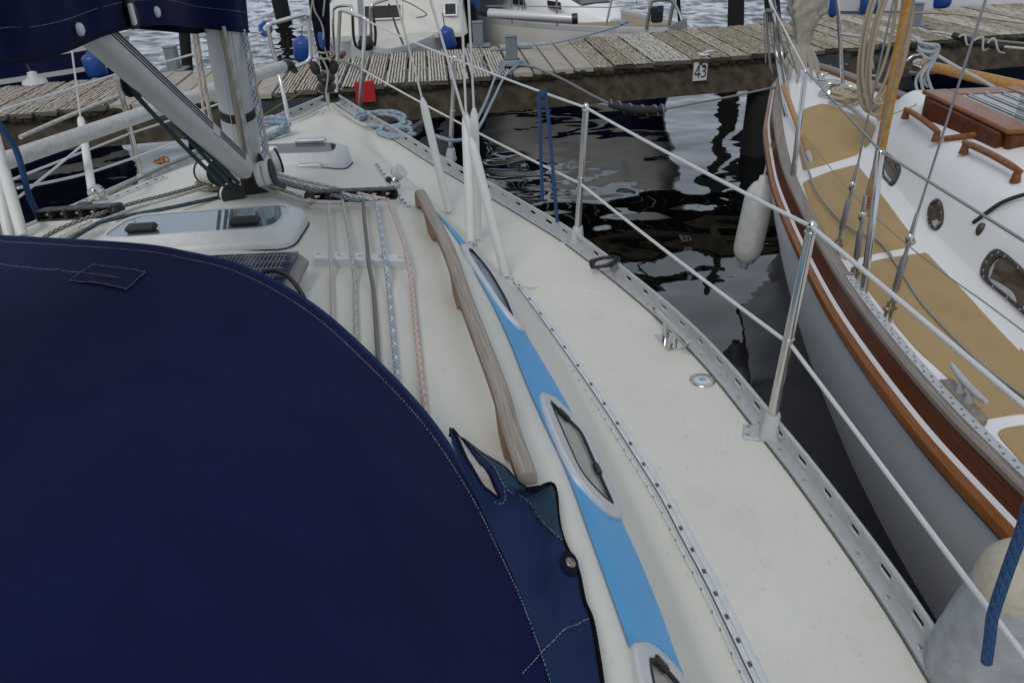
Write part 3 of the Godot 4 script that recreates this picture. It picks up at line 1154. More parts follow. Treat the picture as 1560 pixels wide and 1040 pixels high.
func fittings() -> void:
	# light blue stripe along the cabin side: a sheet 3 mm proud, cut into short lengths that follow the curve
	var left := smooth([Vector3(-0.276, 1.396, -2.774), Vector3(-0.204, 1.418, -2.525), Vector3(-0.154, 1.418, -2.362), Vector3(-0.098, 1.416, -2.127), Vector3(-0.05, 1.405, -1.949), Vector3(-0.008, 1.402, -1.754), Vector3(0.026, 1.407, -1.55), Vector3(0.061, 1.413, -1.366), Vector3(0.093, 1.417, -1.207), Vector3(0.114, 1.421, -1.063), Vector3(0.13, 1.422, -0.952), Vector3(0.144, 1.419, -0.859), Vector3(0.155, 1.418, -0.78), Vector3(0.163, 1.419, -0.699)], 5)
	var right := smooth([Vector3(-0.272, 1.392, -2.775), Vector3(-0.191, 1.394, -2.574), Vector3(-0.132, 1.36, -2.475), Vector3(-0.06, 1.333, -2.282), Vector3(0.003, 1.312, -2.077), Vector3(0.043, 1.289, -1.972), Vector3(0.092, 1.264, -1.824), Vector3(0.137, 1.239, -1.682), Vector3(0.187, 1.22, -1.481), Vector3(0.211, 1.243, -1.259), Vector3(0.234, 1.24, -1.124), Vector3(0.25, 1.239, -1.002), Vector3(0.258, 1.241, -0.913), Vector3(0.272, 1.234, -0.821)], 5)
	var sg := G.new()
	var rows := []
	for i in left.size():
		var row := PackedVector3Array()
		for k in 6:
			var q: Vector3 = left[i].lerp(right[i], k / 5.0)
			row.append(deck(q.x, q.z) + deck_normal(q) * 0.003)
		rows.append(row)
	sg.grid(rows, 0)
	obj("stripe", sg, M.stripe, boat)
	# side windows
	window([Vector3(-0.153, 1.421, -2.338), Vector3(-0.14, 1.396, -2.396), Vector3(-0.123, 1.355, -2.458), Vector3(-0.076, 1.318, -2.399), Vector3(-0.018, 1.305, -2.205), Vector3(0.014, 1.303, -2.06), Vector3(0.033, 1.293, -2.003), Vector3(0.025, 1.313, -1.96), Vector3(0.006, 1.338, -1.955), Vector3(-0.029, 1.372, -1.988), Vector3(-0.077, 1.404, -2.088), Vector3(-0.125, 1.421, -2.222)], [Vector3(-0.131, 1.403, -2.335), Vector3(-0.126, 1.384, -2.381), Vector3(-0.114, 1.369, -2.381), Vector3(-0.072, 1.338, -2.317), Vector3(-0.028, 1.329, -2.158), Vector3(-0.01, 1.333, -2.054), Vector3(-0.005, 1.34, -2), Vector3(-0.014, 1.352, -1.994), Vector3(-0.038, 1.374, -2.027), Vector3(-0.076, 1.394, -2.127), Vector3(-0.112, 1.409, -2.229), Vector3(-0.127, 1.411, -2.286)], false)
	window([Vector3(0.053, 1.379, -1.526), Vector3(0.08, 1.328, -1.601), Vector3(0.1, 1.297, -1.625), Vector3(0.141, 1.249, -1.613), Vector3(0.172, 1.213, -1.596), Vector3(0.189, 1.208, -1.523), Vector3(0.204, 1.22, -1.385), Vector3(0.21, 1.24, -1.275), Vector3(0.196, 1.272, -1.226), Vector3(0.167, 1.322, -1.189), Vector3(0.13, 1.377, -1.181), Vector3(0.101, 1.409, -1.209), Vector3(0.077, 1.412, -1.308)], [Vector3(0.076, 1.35, -1.531), Vector3(0.085, 1.334, -1.55), Vector3(0.095, 1.319, -1.555), Vector3(0.126, 1.28, -1.554), Vector3(0.148, 1.254, -1.548), Vector3(0.161, 1.254, -1.476), Vector3(0.176, 1.265, -1.356), Vector3(0.187, 1.271, -1.275), Vector3(0.176, 1.291, -1.257), Vector3(0.163, 1.313, -1.247), Vector3(0.138, 1.35, -1.242), Vector3(0.116, 1.375, -1.262), Vector3(0.1, 1.366, -1.362)], true)
	window([Vector3(0.153, 1.418, -0.794), Vector3(0.165, 1.403, -0.813), Vector3(0.184, 1.369, -0.839), Vector3(0.214, 1.319, -0.856), Vector3(0.245, 1.272, -0.855), Vector3(0.267, 1.239, -0.839), Vector3(0.283, 1.221, -0.795), Vector3(0.292, 1.212, -0.755), Vector3(0.275, 1.244, -0.725), Vector3(0.239, 1.306, -0.697), Vector3(0.193, 1.384, -0.677), Vector3(0.162, 1.421, -0.692), Vector3(0.151, 1.427, -0.73)], [Vector3(0.175, 1.394, -0.784), Vector3(0.182, 1.381, -0.797), Vector3(0.192, 1.363, -0.81), Vector3(0.208, 1.336, -0.814), Vector3(0.23, 1.303, -0.81), Vector3(0.246, 1.278, -0.802), Vector3(0.26, 1.261, -0.774), Vector3(0.265, 1.257, -0.744), Vector3(0.257, 1.273, -0.728), Vector3(0.232, 1.314, -0.712), Vector3(0.201, 1.366, -0.704), Vector3(0.176, 1.403, -0.709), Vector3(0.171, 1.406, -0.739)], true)
	# deck hatches
	hatch([Vector3(-1.151, 1.585, -2.119), Vector3(-1.122, 1.585, -2.291), Vector3(-0.664, 1.585, -2.338), Vector3(-0.664, 1.585, -2.153)], 0.035, M.glass, [0.2, 0.8], "hatch", 0.05)
	hatch([Vector3(-1.188, 1.475, -3.305), Vector3(-1.195, 1.475, -3.454), Vector3(-0.716, 1.475, -3.422), Vector3(-0.707, 1.475, -3.273)], 0.035, M.smoke_pane, [0.4], "fore_hatch", 0.05)
	# weathered side of the companionway hood and the step in the roof beside it
	# aluminium ledge under the halyards
	var a := Vector3(-0.534, 1.522, -2.021)
	var b := Vector3(-0.291, 1.477, -2.073)
	var lg := G.new()
	lg.sweep([a + Vector3(0, 0.012, 0), b + Vector3(0, 0.012, 0)], [Vector2(-0.022, -0.03), Vector2(0.022, -0.03), Vector2(0.022, 0.014), Vector2(0.018, 0.017), Vector2(-0.018, 0.017), Vector2(-0.022, 0.014)])
	var ledge := obj("rope_ledge", lg, M.alu_white, boat)
	for k in 5:
		var s := G.new()
		s.lathe(a.lerp(b, 0.06 + 0.22 * k) + Vector3(0, 0.029, 0), [Vector2(0, 0.003), Vector2(0.004, 0.0025), Vector2(0.006, 0)], Vector3.UP, 8)
		obj("screw", s, M.steel, ledge)
	handrail([Vector3(-0.313, 1.409, -2.77), Vector3(-0.254, 1.44, -2.476), Vector3(-0.203, 1.445, -2.266), Vector3(-0.16, 1.447, -2.067), Vector3(-0.13, 1.449, -1.895), Vector3(-0.103, 1.45, -1.745), Vector3(-0.074, 1.45, -1.599), Vector3(-0.045, 1.45, -1.454), Vector3(-0.023, 1.452, -1.33), Vector3(-0.009, 1.455, -1.219), Vector3(0.017, 1.454, -1.079)], false)
	handrail([Vector3(-1.618, 1.475, -2.247), Vector3(-1.683, 1.451, -2.421), Vector3(-2.304, 1.106, -3.425), Vector3(-2.31, 1.102, -3.514)], true)
	genoa_track()
	# short inner track with its slide
	var ta := Vector3(-0.565, 1.356, -3.458)
	var tb := Vector3(-0.354, 1.432, -2.696)
	track("inner_track", [ta, ta.lerp(tb, 0.5), tb], 0.03, 0.008, 11)
	# inner car
	var c := ta.lerp(tb, 0.62)
	var car := G.new()
	var bs := Basis(Vector3.UP, atan2(-(tb - ta).x, -(tb - ta).z))
	car.box(c + Vector3(0, 0.022, 0), Vector3(0.048, 0.022, 0.075), 0.006, bs)
	var co := obj("sheet_car", car, M.steel, boat)
	var cs := G.new()
	cs.lathe(c + Vector3(0.025, 0.058, -0.02) - Vector3(0, 0, 0), [Vector2(0, -0.012), Vector2(0.026, -0.012), Vector2(0.027, -0.008), Vector2(0.019, 0), Vector2(0.027, 0.008), Vector2(0.026, 0.012), Vector2(0, 0.012)], Vector3(0.6, 0.5, 0.4), 16)
	obj("sheave", cs, M.plastic_white, co)
	var cp := G.new()
	for s in [-1, 1]:
		var ax := Vector3(0.6, 0.5, 0.4).normalized()
		cp.plate(circle(c + Vector3(0.025, 0.058, -0.02) + ax * (0.014 * s), ax, 0.03, 14, 0.022), ax * 0.003 * s)
	cp.tube([c + Vector3(0, 0.03, 0), c + Vector3(0.012, 0.048, -0.01), c + Vector3(0.03, 0.058, -0.03)], 0.008, 8)
	obj("cheeks", cp, M.steel, co)
	var cb := G.new()
	cb.ball(c + Vector3(-0.012, 0.045, 0.02), Vector3(0.013, 0.012, 0.013), Basis.IDENTITY, 8)
	obj("knob", cb, M.black, co)
	# stanchions with cast sockets
	stanchion(boat, Vector3(0.677, 1.098, -1.717), Vector3(0.705, 1.7, -1.717), 1, true)
	stanchion(boat, Vector3(0.287, 1.109, -3.073), Vector3(0.32, 1.672, -3.073), 1, true)
	stanchion(boat, Vector3(-0.288, 1.145, -4.173), Vector3(-0.225, 1.678, -4.173), 1, true)
	stanchion(boat, rail_point(-3.92, -1, -0.005, 0.0), Vector3(-1.823, 1.701, -3.95), -1, true)
	lifelines()
	pulpit()
	var dj := G.new()
	dj.tube(smooth([Vector3(-0.001, 1.159, -2.581), Vector3(0.106, 1.111, -2.66), Vector3(0.225, 1.108, -2.639), Vector3(0.328, 1.104, -2.608)], 4), 0.0028, 6)
	obj("moulded_joint", dj, M.gel, boat)
	# mooring cleat: plate, two legs and a bar
	var cl := boat_group("cleat", Vector3(0.512, 1.1, -2.241))
	var base := Vector3(0.511, 1.1, -2.236)
	var dir: Vector3 = (Vector3(0.566, 1.099, -2.195) - Vector3(0.514, 1.099, -2.416))
	dir.y = 0
	dir = dir.normalized()
	var across := dir.cross(Vector3.UP)
	var fb := Basis(across, Vector3.UP, dir)
	var p1 := G.new()
	p1.box(base + Vector3(0, 0.003, 0), Vector3(0.06, 0.005, 0.105), 0.002, fb)
	obj("base_plate", p1, M.steel, cl)
	for s in [-1, 1]:
		var lg2 := G.new()
		lg2.tube([base + dir * 0.030 * s, base + dir * 0.034 * s + Vector3(0, 0.056, 0)], [0.0125, 0.0105], 12)
		obj("leg", lg2, M.steel, cl)
	var bar := G.new()
	bar.tube([base - dir * 0.128 + Vector3(0, 0.06, 0), base - dir * 0.124 + Vector3(0, 0.06, 0), base + dir * 0.124 + Vector3(0, 0.06, 0), base + dir * 0.128 + Vector3(0, 0.06, 0)], [0.008, 0.011, 0.011, 0.008], 14)
	obj("bar", bar, M.steel, cl)
	# deck filler
	var fc := Vector3(0.564, 1.1, -1.999)
	var fg := G.new()
	fg.lathe(fc, [Vector2(0.027, 0.0062), Vector2(0.029, 0.0066), Vector2(0.038, 0.0035), Vector2(0.0385, 0)], Vector3.UP, 28)
	var filler := obj("deck_filler", fg, M.steel, boat)
	var fi := G.new()
	fi.lathe(fc, [Vector2(0, 0.005), Vector2(0.024, 0.005), Vector2(0.026, 0.0035), Vector2(0.027, 0.003)], Vector3.UP, 24)
	obj("cap", fi, M.print_white, filler)
	var fd := G.new()
	fd.box(fc + Vector3(0.0, 0.0062, 0.0), Vector3(0.019, 0.002, 0.013), 0.003, Basis(Vector3.UP, 0.3))
	obj("emblem", fd, M.stripe, filler)
	for s in [-1, 1]:
		var fs := G.new()
		fs.lathe(fc + Vector3(0.033, 0.0048, 0.0) * Vector3(s, 1, 1), [Vector2(0, 0.001), Vector2(0.003, 0.0008), Vector2(0.0036, 0)], Vector3.UP, 8)
		obj("screw", fs, M.sealant, filler)
	# rope guides on both sides of the roof
	organiser("rope_clutch", Vector3(-0.652, 1.51, -2.514), Vector3(-0.405, 1.439, -2.724), 6)
	organiser("rope_clutch", Vector3(-1.571, 1.461, -2.59), Vector3(-1.227, 1.524, -2.425), 5)
	# port genoa track and its chrome block
	var pa := Vector3(-1.408, 1.405, -3.235)
	var pb := Vector3(-1.499, 1.458, -2.717)
	track("port_track", [pa, pa.lerp(pb, 0.5), pb], 0.03, 0.009, 9)
	var pc := Vector3(-1.601, 1.391, -3.027)
	var cg := G.new()
	cg.lathe(pc + Vector3(0, 0.035, 0), [Vector2(0, -0.02), Vector2(0.026, -0.02), Vector2(0.028, -0.014), Vector2(0.02, 0), Vector2(0.028, 0.014), Vector2(0.026, 0.02), Vector2(0, 0.02)], Vector3(0.8, 0.5, 0.3), 16)
	cg.box(pc + Vector3(0, 0.012, 0), Vector3(0.045, 0.02, 0.06), 0.005)
	obj("port_car", cg, M.steel, boat)
	var cg2 := G.new()
	cg2.box(Vector3(-1.436, 1.504, -2.613), Vector3(0.05, 0.04, 0.04), 0.006)
	obj("track_stop", cg2, M.black, boat)

func boat_group(called: String, at: Vector3) -> Node3D:
	var o := Node3D.new()
	var base := called
	var k := 0
	while boat.has_node(NodePath(called)):
		k += 1
		called = "%s_%03d" % [base, k]
	o.name = called
	o.position = at - boat.position
	boat.add_child(o, true)
	return o

func window(outer: Array, inner: Array, hinges: bool) -> void:
	var c := Vector3.ZERO
	for q in outer:
		c += q
	c /= outer.size()
	var w := boat_group("side_window", c)
	var o := smooth(outer, 3, true)
	var i := smooth(inner, 3, true)
	var n := deck_normal(c)
	var g := G.new()
	var rows := []
	for spec in [[0, 0.0], [0, 0.008], [0.12, 0.013], [0.75, 0.014], [1.0, 0.011], [1.0, 0.002]]:
		var row := PackedVector3Array()
		for k in o.size():
			var q: Vector3 = o[k].lerp(i[k], spec[0])
			row.append(q + n * spec[1])
		rows.append(row)
	for a in rows.size() - 1:
		for k in o.size():
			var k2 := (k + 1) % o.size()
			g.quad(rows[a][k], rows[a][k2], rows[a + 1][k2], rows[a + 1][k], a + 1)
	obj("frame", g, M.frame, w)
	var seal := G.new()
	var srow := []
	for k in o.size():
		srow.append(i[k] + n * 0.010)
	srow.append(srow[0])
	seal.tube(srow, 0.004, 6, false)
	obj("seal", seal, M.rubber, w)
	var p := G.new()
	var ip := []
	for q in i:
		ip.append(q + n * 0.0065)
	p.plate(ip, n * 0.002)
	obj("pane", p, M.pane, w)
	var cu := G.new()
	var cp := []
	for q in i:
		cp.append(q + n * 0.0035)
	cu.plate(cp, -n * 0.001)
	obj("curtain", cu, M.curtain, w)
	if hinges:
		for f in [0.30, 0.56]:
			var k := int(i.size() * (f - 0.10))
			var hg := G.new()
			var a: Vector3 = i[k] + n * 0.012
			var d: Vector3 = (i[k + 1] - i[k]).normalized()
			hg.box(a.lerp(c, 0.05), Vector3(0.016, 0.012, 0.042), 0.004, Basis(d.cross(n), n, d))
			obj("hinge", hg, M.black, w)

func hatch(top: Array, thick: float, pane: Material, knobs: Array, called: String, grow: float) -> void:
	# «top»: corners of the lid (near left, far left, far right, near right)
	var c := Vector3.ZERO
	for q in top:
		c += q
	c /= 4
	var h := boat_group(called, Vector3(c.x, height(c.x, c.z), c.z))
	var round_ := func(f: float, y: float, r: float) -> Array:
		var out := []
		for k in 4:
			var q: Vector3 = c + (top[k] - c) * 1.0
			var grow_dir: Vector3 = (top[k] - c).normalized()
			q += Vector3(signf(grow_dir.x) * f, 0, signf(grow_dir.z) * f)
			var a: Vector3 = top[(k + 3) % 4]
			var b: Vector3 = top[(k + 1) % 4]
			var da = (a - top[k]).normalized()
			var db = (b - top[k]).normalized()
			for j in 5:
				var t := j / 4.0
				var u := (1 - t) * (1 - t)
				var v := t * t
				var e = q + da * r * u + db * r * v
				out.append(Vector3(e.x, y, e.z))
		return out
	var low := []
	for q in round_.call(grow, 0.0, 0.07):
		low.append(deck(q.x, q.z, -0.004))
	var rows := [PackedVector3Array(low)]
	var up := []
	for q in low:
		up.append(q + Vector3(0, 0.022, 0))
	rows.append(PackedVector3Array(up))
	for spec in [[grow * 0.85, -0.022, 0.07], [grow * 0.4, -0.006, 0.065], [0.012, 0.002, 0.06], [0.0, 0.0015, 0.055], [0.0, -0.004, 0.055]]:
		rows.append(PackedVector3Array(round_.call(spec[0], c.y + spec[1], spec[2])))
	var g := G.new()
	var n: int = rows[0].size()
	for a in rows.size() - 1:
		for k in n:
			var k2 := (k + 1) % n
			g.quad(rows[a][k], rows[a][k2], rows[a + 1][k2], rows[a + 1][k], 1 if a < 4 else 2 + a)
	obj("frame", g, M.frame, h)
	var gk := G.new()  # black tube drawn in as the shade of the gap under the frame
	var gp := []
	for q in low:
		gp.append(q + Vector3(0, 0.004, 0))
	gp.append(gp[0])
	gk.tube(gp, 0.0045, 5, false)
	obj("gap_shade", gk, M.rubber, h)
	var p := G.new()
	p.plate(round_.call(-0.001, c.y - 0.0035, 0.055), Vector3(0, 0.003, 0))
	obj("pane", p, pane, h)
	var x = (top[3] - top[0])
	for f in knobs:
		var k := G.new()
		var q: Vector3 = top[0] + x * f + (top[1] - top[0]) * 0.22
		k.box(q + Vector3(0, 0.010, 0), Vector3(0.085, 0.02, 0.04), 0.007, Basis(Vector3.UP, -atan2(x.z, x.x)))
		obj("handle" if called == "hatch" else "bar", k, M.rubber if called == "hatch" else M.alu_white, h)
	if called == "fore_hatch":
		var m := G.new()
		var q: Vector3 = top[0].lerp(top[3], 0.80) + Vector3(0, -0.045, 0.055)
		m.box(q, Vector3(0.10, 0.035, 0.03), 0.006)
		obj("catch", m, M.alu, h)
		for f in [0.15, 0.75]:
			var hg := G.new()
			hg.box(top[1].lerp(top[2], f) + Vector3(0, 0.006, -0.02), Vector3(0.13, 0.02, 0.05), 0.005)
			obj("hinge", hg, M.alu, h)

func handrail(pts: Array, port: bool) -> void:
	var path := smooth(pts, 5)
	var g := G.new()
	var rows := []
	var total := 0.0
	for i in path.size() - 1:
		total += path[i].distance_to(path[i + 1])
	var feet := [0.02, 0.235, 0.52, 0.9] if not port else [0.5]
	var l := 0.0
	for i in path.size():
		if i > 0:
			l += path[i].distance_to(path[i - 1])
		var f := l / total
		var lift := 0.046
		for q in feet:
			lift = minf(lift, maxf(0.0, (absf(f - q) * total - 0.045) * 1.3))
		var endy := 1.0
		if not port:
			endy = smoothstep(-0.01, 0.03, f)
		var t: Vector3 = (path[mini(i + 1, path.size() - 1)] - path[maxi(i - 1, 0)]).normalized()
		var side := t.cross(Vector3.UP).normalized()
		var q: Vector3 = path[i]
		var base := deck(q.x, q.z)
		var top := 0.040 + 0.030 * endy
		var w := 0.0172
		rows.append(PackedVector3Array([base - side * w + Vector3(0, minf(lift, top - 0.02) - 0.003, 0), base - side * w + Vector3(0, top - 0.006, 0), base - side * (w - 0.006) + Vector3(0, top, 0), base + side * (w - 0.006) + Vector3(0, top, 0), base + side * w + Vector3(0, top - 0.006, 0), base + side * w + Vector3(0, minf(lift, top - 0.02) - 0.003, 0)]))
	var gs := [G.new(), G.new()]
	var v := 0.0
	for i in rows.size() - 1:
		var dv: float = path[i].distance_to(path[i + 1])
		for k in 6:
			var k2 := (k + 1) % 6
			# the weathered top and the inner side with its rest of varnish
			var which := 1 if k == 4 else 0
			var a := [0.0, 0.28, 0.36, 0.64, 0.72, 1.0]
			gs[which].quad(rows[i][k], rows[i][k2], rows[i + 1][k2], rows[i + 1][k], k + 1, Vector2(v * 1.2, a[k]), Vector2(v * 1.2, a[k2]), Vector2((v + dv) * 1.2, a[k2]), Vector2((v + dv) * 1.2, a[k]))
		v += dv
	gs[0].fan(rows[0]); gs[0].fan(rows[-1])
	var o := obj("handrail", gs[0], M.teak_grey, boat)
	obj("varnished_side", gs[1], M.teak_worn, o)

func track(called: String, pts: Array, w: float, h: float, holes: int) -> void:
	var path := smooth(pts, 8)
	var lifted := []
	for q in path:
		lifted.append(deck(q.x, q.z, 0.001))
	var g := G.new()
	var b := w / 2
	g.sweep(lifted, [Vector2(-b, 0), Vector2(b, 0), Vector2(b, h * 0.4), Vector2(b * 0.72, h * 0.45), Vector2(b * 0.66, h), Vector2(b * 0.22, h), Vector2(b * 0.16, h * 0.8), Vector2(-b * 0.16, h * 0.8), Vector2(-b * 0.22, h), Vector2(-b * 0.66, h), Vector2(-b * 0.72, h * 0.45), Vector2(-b, h * 0.4)])
	var o := obj(called, g, M.alu_white, boat)
	var gr := G.new()
	gr.sweep(lifted, [Vector2(b * 0.40, h * 0.96), Vector2(b * 0.58, h * 0.96), Vector2(b * 0.58, h * 1.03), Vector2(b * 0.40, h * 1.03)])
	obj("groove", gr, M.sealant, o)
	for k in holes:
		var f := (k + 0.5) / holes * (lifted.size() - 1)
		var q: Vector3 = lifted[int(f)].lerp(lifted[mini(int(f) + 1, lifted.size() - 1)], fmod(f, 1.0))
		var s := G.new()
		s.lathe(q + Vector3(0, h * 0.8, 0), [Vector2(0, 0.0006), Vector2(0.0035, 0.0010), Vector2(0.0054, 0.0028), Vector2(0.0064, 0)], Vector3.UP, 8)
		obj("screw", s, M.sealant, o)

func genoa_track() -> void:
	var pts := [Vector3(0.024, 1.114, -2.684), Vector3(0.085, 1.112, -2.481), Vector3(0.15, 1.11, -2.251), Vector3(0.213, 1.106, -2.028), Vector3(0.266, 1.105, -1.823), Vector3(0.31, 1.104, -1.638), Vector3(0.348, 1.104, -1.473), Vector3(0.372, 1.103, -1.325), Vector3(0.394, 1.103, -1.196), Vector3(0.41, 1.103, -1.075), Vector3(0.424, 1.103, -0.965), Vector3(0.437, 1.103, -0.868)]
	track("genoa_track", pts, 0.043, 0.016, 22)
	# the notched inner edge: small dark stops along it
	var path := smooth(pts, 8)
	var g := G.new()
	var l := 0.0
	for i in range(1, path.size()):
		var d: float = path[i].distance_to(path[i - 1])
		var t: Vector3 = (path[i] - path[i - 1]).normalized()
		var side := t.cross(Vector3.UP).normalized()
		var n := int((l + d) / 0.05) - int(l / 0.05)
		for k in n:
			var q: Vector3 = path[i - 1].lerp(path[i], (k + 0.5) / n)
			g.box(deck(q.x, q.z, 0.0075) + side * 0.0210, Vector3(0.002, 0.002, 0.006), 0, Basis(side, Vector3.UP, -t))
		l += d
	var o := obj("track_notches", g, M.sealant, boat.get_node("genoa_track"))
	o.set_meta("kind", "stuff")

func stanchion(parent: Node3D, foot: Vector3, top: Vector3, side: int, socket: bool) -> void:
	var s := boat_group("stanchion", foot)
	var g := G.new()
	g.tube([foot + Vector3(0, 0.02, 0), foot.lerp(top, 0.985), top, top.lerp(foot, -0.012)], [0.0135, 0.0125, 0.012, 0.006], 14)
	obj("tube", g, M.steel, s)
	# casting: foot plate and a tower that tapers to the tube
	var d := (top - foot).normalized()
	var q := Vector3(foot.x, foot.y, foot.z)
	var c := G.new()
	var b := Basis(Vector3.UP, -0.32 * side)
	var rows := []
	for spec in [[0.030, 0.040, 0.0], [0.030, 0.040, 0.012], [0.027, 0.034, 0.022], [0.0205, 0.023, 0.068], [0.0185, 0.0185, 0.074], [0.0135, 0.0135, 0.074]]:
		var row := PackedVector3Array()
		for k in 16:
			var a := TAU * k / 16
			var e := Vector2(cos(a), sin(a))
			var m := maxf(absf(e.x), absf(e.y))
			var sq: float = lerpf(1.0 / m * 0.82, 1.0, clampf(spec[2] / 0.068, 0, 1))
			row.append(q + b * Vector3(e.x * spec[0] * sq, 0, e.y * spec[1] * sq) + d * spec[2])
		rows.append(row)
	for i in rows.size() - 1:
		for k in 16:
			var k2 := (k + 1) % 16
			c.quad(rows[i][k], rows[i][k2], rows[i + 1][k2], rows[i + 1][k], 1 if i < 4 else 5)
	obj("socket", c, M.cast, s)
	var f := G.new()
	f.box(q + b * Vector3(-0.042 * side, 0.004, 0.0), Vector3(0.05, 0.009, 0.066), 0.004, b)
	obj("foot_plate", f, M.cast, s)
	for k in [-1, 1]:
		var sc := G.new()
		sc.lathe(q + b * Vector3(-0.054 * side, 0.0085, 0.018 * k), [Vector2(0, 0.001), Vector2(0.004, 0.0015), Vector2(0.006, 0)], Vector3.UP, 8)
		obj("screw", sc, M.wire, s)
	var mid := foot.lerp(top, 0.5)
	var e := G.new()
	ring(e, mid + Vector3(0, 0, 0), d, 0.0135, 0.002, 14)
	obj("eye", e, M.steel, s)
	var e2 := G.new()
	ring(e2, top.lerp(foot, 0.03), d, 0.0135, 0.0025, 14)
	obj("eye", e2, M.steel, s)

func lifelines() -> void:
	var s2 := Vector3(0.706, 1.693, -1.717)
	var s1 := Vector3(0.32, 1.662, -3.073)
	var s0 := Vector3(-0.226, 1.666, -4.173)
	var g := G.new()
	var pul := Vector3(-0.781, 1.762, -5)
	for pair in [[pul, s0, 0.006], [s0, s1, 0.004], [s1, s2, 0.006], [s2, s2 + Vector3(0.105, 0.02, 1.5), 0.0]]:
		g.tube(sag(pair[0], pair[1], pair[2], 8), 0.0052, 8)
	obj("upper_lifeline", g, M.wire_white, boat)
	var g2 := G.new()
	var m2 := Vector3(0.7, 1.378, -1.717)
	var m1 := Vector3(0.302, 1.362, -3.073)
	var m0 := Vector3(-0.258, 1.366, -4.173)
	var mp := Vector3(-0.832, 1.482, -5)
	for pair in [[mp, m0, 0.004], [m0, m1, 0.004], [m1, m2, 0.006], [m2, m2 + Vector3(0.07, 0.0, 1.5), 0.0]]:
		g2.tube(sag(pair[0], pair[1], pair[2], 8), 0.0052, 8)
	obj("lower_lifeline", g2, M.wire_white, boat)
	var g3 := G.new()
	var pt := Vector3(-1.823, 1.701, -3.95)
	g3.tube(sag(Vector3(-1.782, 1.779, -2.9), pt, 0.0, 6), 0.0052, 8)
	g3.tube(sag(pt, Vector3(-1.382, 1.717, -5.05), 0.01, 6), 0.0052, 8)
	obj("upper_lifeline", g3, M.wire_white, boat)
	var g4 := G.new()
	g4.tube(sag(Vector3(-1.959, 1.488, -2.9), Vector3(-1.832, 1.421, -3.95), 0.0, 6), 0.0052, 8)
	g4.tube(sag(Vector3(-1.832, 1.421, -3.95), Vector3(-1.357, 1.424, -5.05), 0.006, 6), 0.0052, 8)
	obj("lower_lifeline", g4, M.wire_white, boat)

func pulpit() -> void:
	var p := boat_group("pulpit", Vector3(-1.12, 1.2, -5.2))
	var r := 0.0125
	var a := G.new()
	a.tube(smooth([Vector3(-0.945, 1.163, -5.376), Vector3(-0.842, 1.456, -5.02), Vector3(-0.784, 1.733, -5), Vector3(-0.787, 1.769, -5), Vector3(-0.83, 1.777, -5.06), Vector3(-0.946, 1.781, -5.3), Vector3(-0.982, 1.774, -5.34), Vector3(-0.994, 1.737, -5.36), Vector3(-1.055, 1.477, -5.42), Vector3(-1.089, 1.274, -5.4)], 4), r, 10)
	obj("starboard_rail", a, M.tube, p)
	var b := G.new()
	b.tube(smooth([Vector3(-1.265, 1.251, -4.771), Vector3(-1.347, 1.449, -5.04), Vector3(-1.356, 1.727, -5), Vector3(-1.339, 1.758, -5), Vector3(-1.316, 1.761, -5.05), Vector3(-1.22, 1.765, -5.3), Vector3(-1.193, 1.759, -5.34), Vector3(-1.19, 1.722, -5.36), Vector3(-1.208, 1.534, -5.36), Vector3(-1.228, 1.49, -5.34), Vector3(-1.26, 1.475, -5.3), Vector3(-1.327, 1.475, -5.08)], 4), r, 10)
	obj("port_rail", b, M.tube, p)

func organiser(called: String, a: Vector3, b: Vector3, n: int) -> void:
	# a low bank of sheaves between two black cheeks, on a pale riser
	var o := boat_group(called, a.lerp(b, 0.5))
	var x := (b - a).normalized()
	var z := x.cross(Vector3.UP).normalized()
	var y := z.cross(x)
	var bs := Basis(x, y, -z)
	var c := a.lerp(b, 0.5)
	var len := a.distance_to(b)
	var g := G.new()
	g.box(c + y * 0.008, Vector3(len, 0.022, 0.05), 0.004, bs)
	obj("riser", g, M.plastic_white, o)
	for k in n:
		var f := (k + 0.5) / n - 0.5
		var m := G.new()
		var w := len / n
		var q := c + x * f * len + y * 0.036
		# a cheek block open at the front and the back
		for s in [-1, 1]:
			m.box(q + x * s * (w / 2 - 0.004), Vector3(0.0075, 0.034, 0.052), 0.002, bs)
		m.box(q + y * 0.0155, Vector3(w - 0.004, 0.007, 0.046), 0.003, bs)
		m.box(q - y * 0.0145, Vector3(w - 0.004, 0.006, 0.050), 0.002, bs)
		obj("housing", m, M.black, o)
		var s := G.new()
		s.lathe(q, [Vector2(0, -w * 0.36), Vector2(0.0125, -w * 0.36), Vector2(0.010, 0), Vector2(0.0125, w * 0.36), Vector2(0, w * 0.36)], x, 12)
		obj("sheave", s, M.steel, o)
	for s in [-1, 1]:
		var e := G.new()
		e.ball(c + x * s * (len / 2) + y * 0.034, Vector3(0.012, 0.021, 0.026), bs, 8)
		obj("end_cap", e, M.black, o)

# ---------- spray hood ----------
func stitches(g: G, path: Array, step := 0.0065, long := 0.0042, r := 0.00055) -> void:
	var l := 0.0
	for i in range(1, path.size()):
		var a: Vector3 = path[i - 1]
		var b: Vector3 = path[i]
		var d := a.distance_to(b)
		var n := int((l + d) / step) - int(l / step)
		for k in n:
			var q := a.lerp(b, (k + 0.5) / n)
			var t := (b - a).normalized() * (long * rng.randf_range(0.7, 1.05) / 2)
			g.tube([q - t, q + t], r * rng.randf_range(0.8, 1.15), 4, false)
		l += d

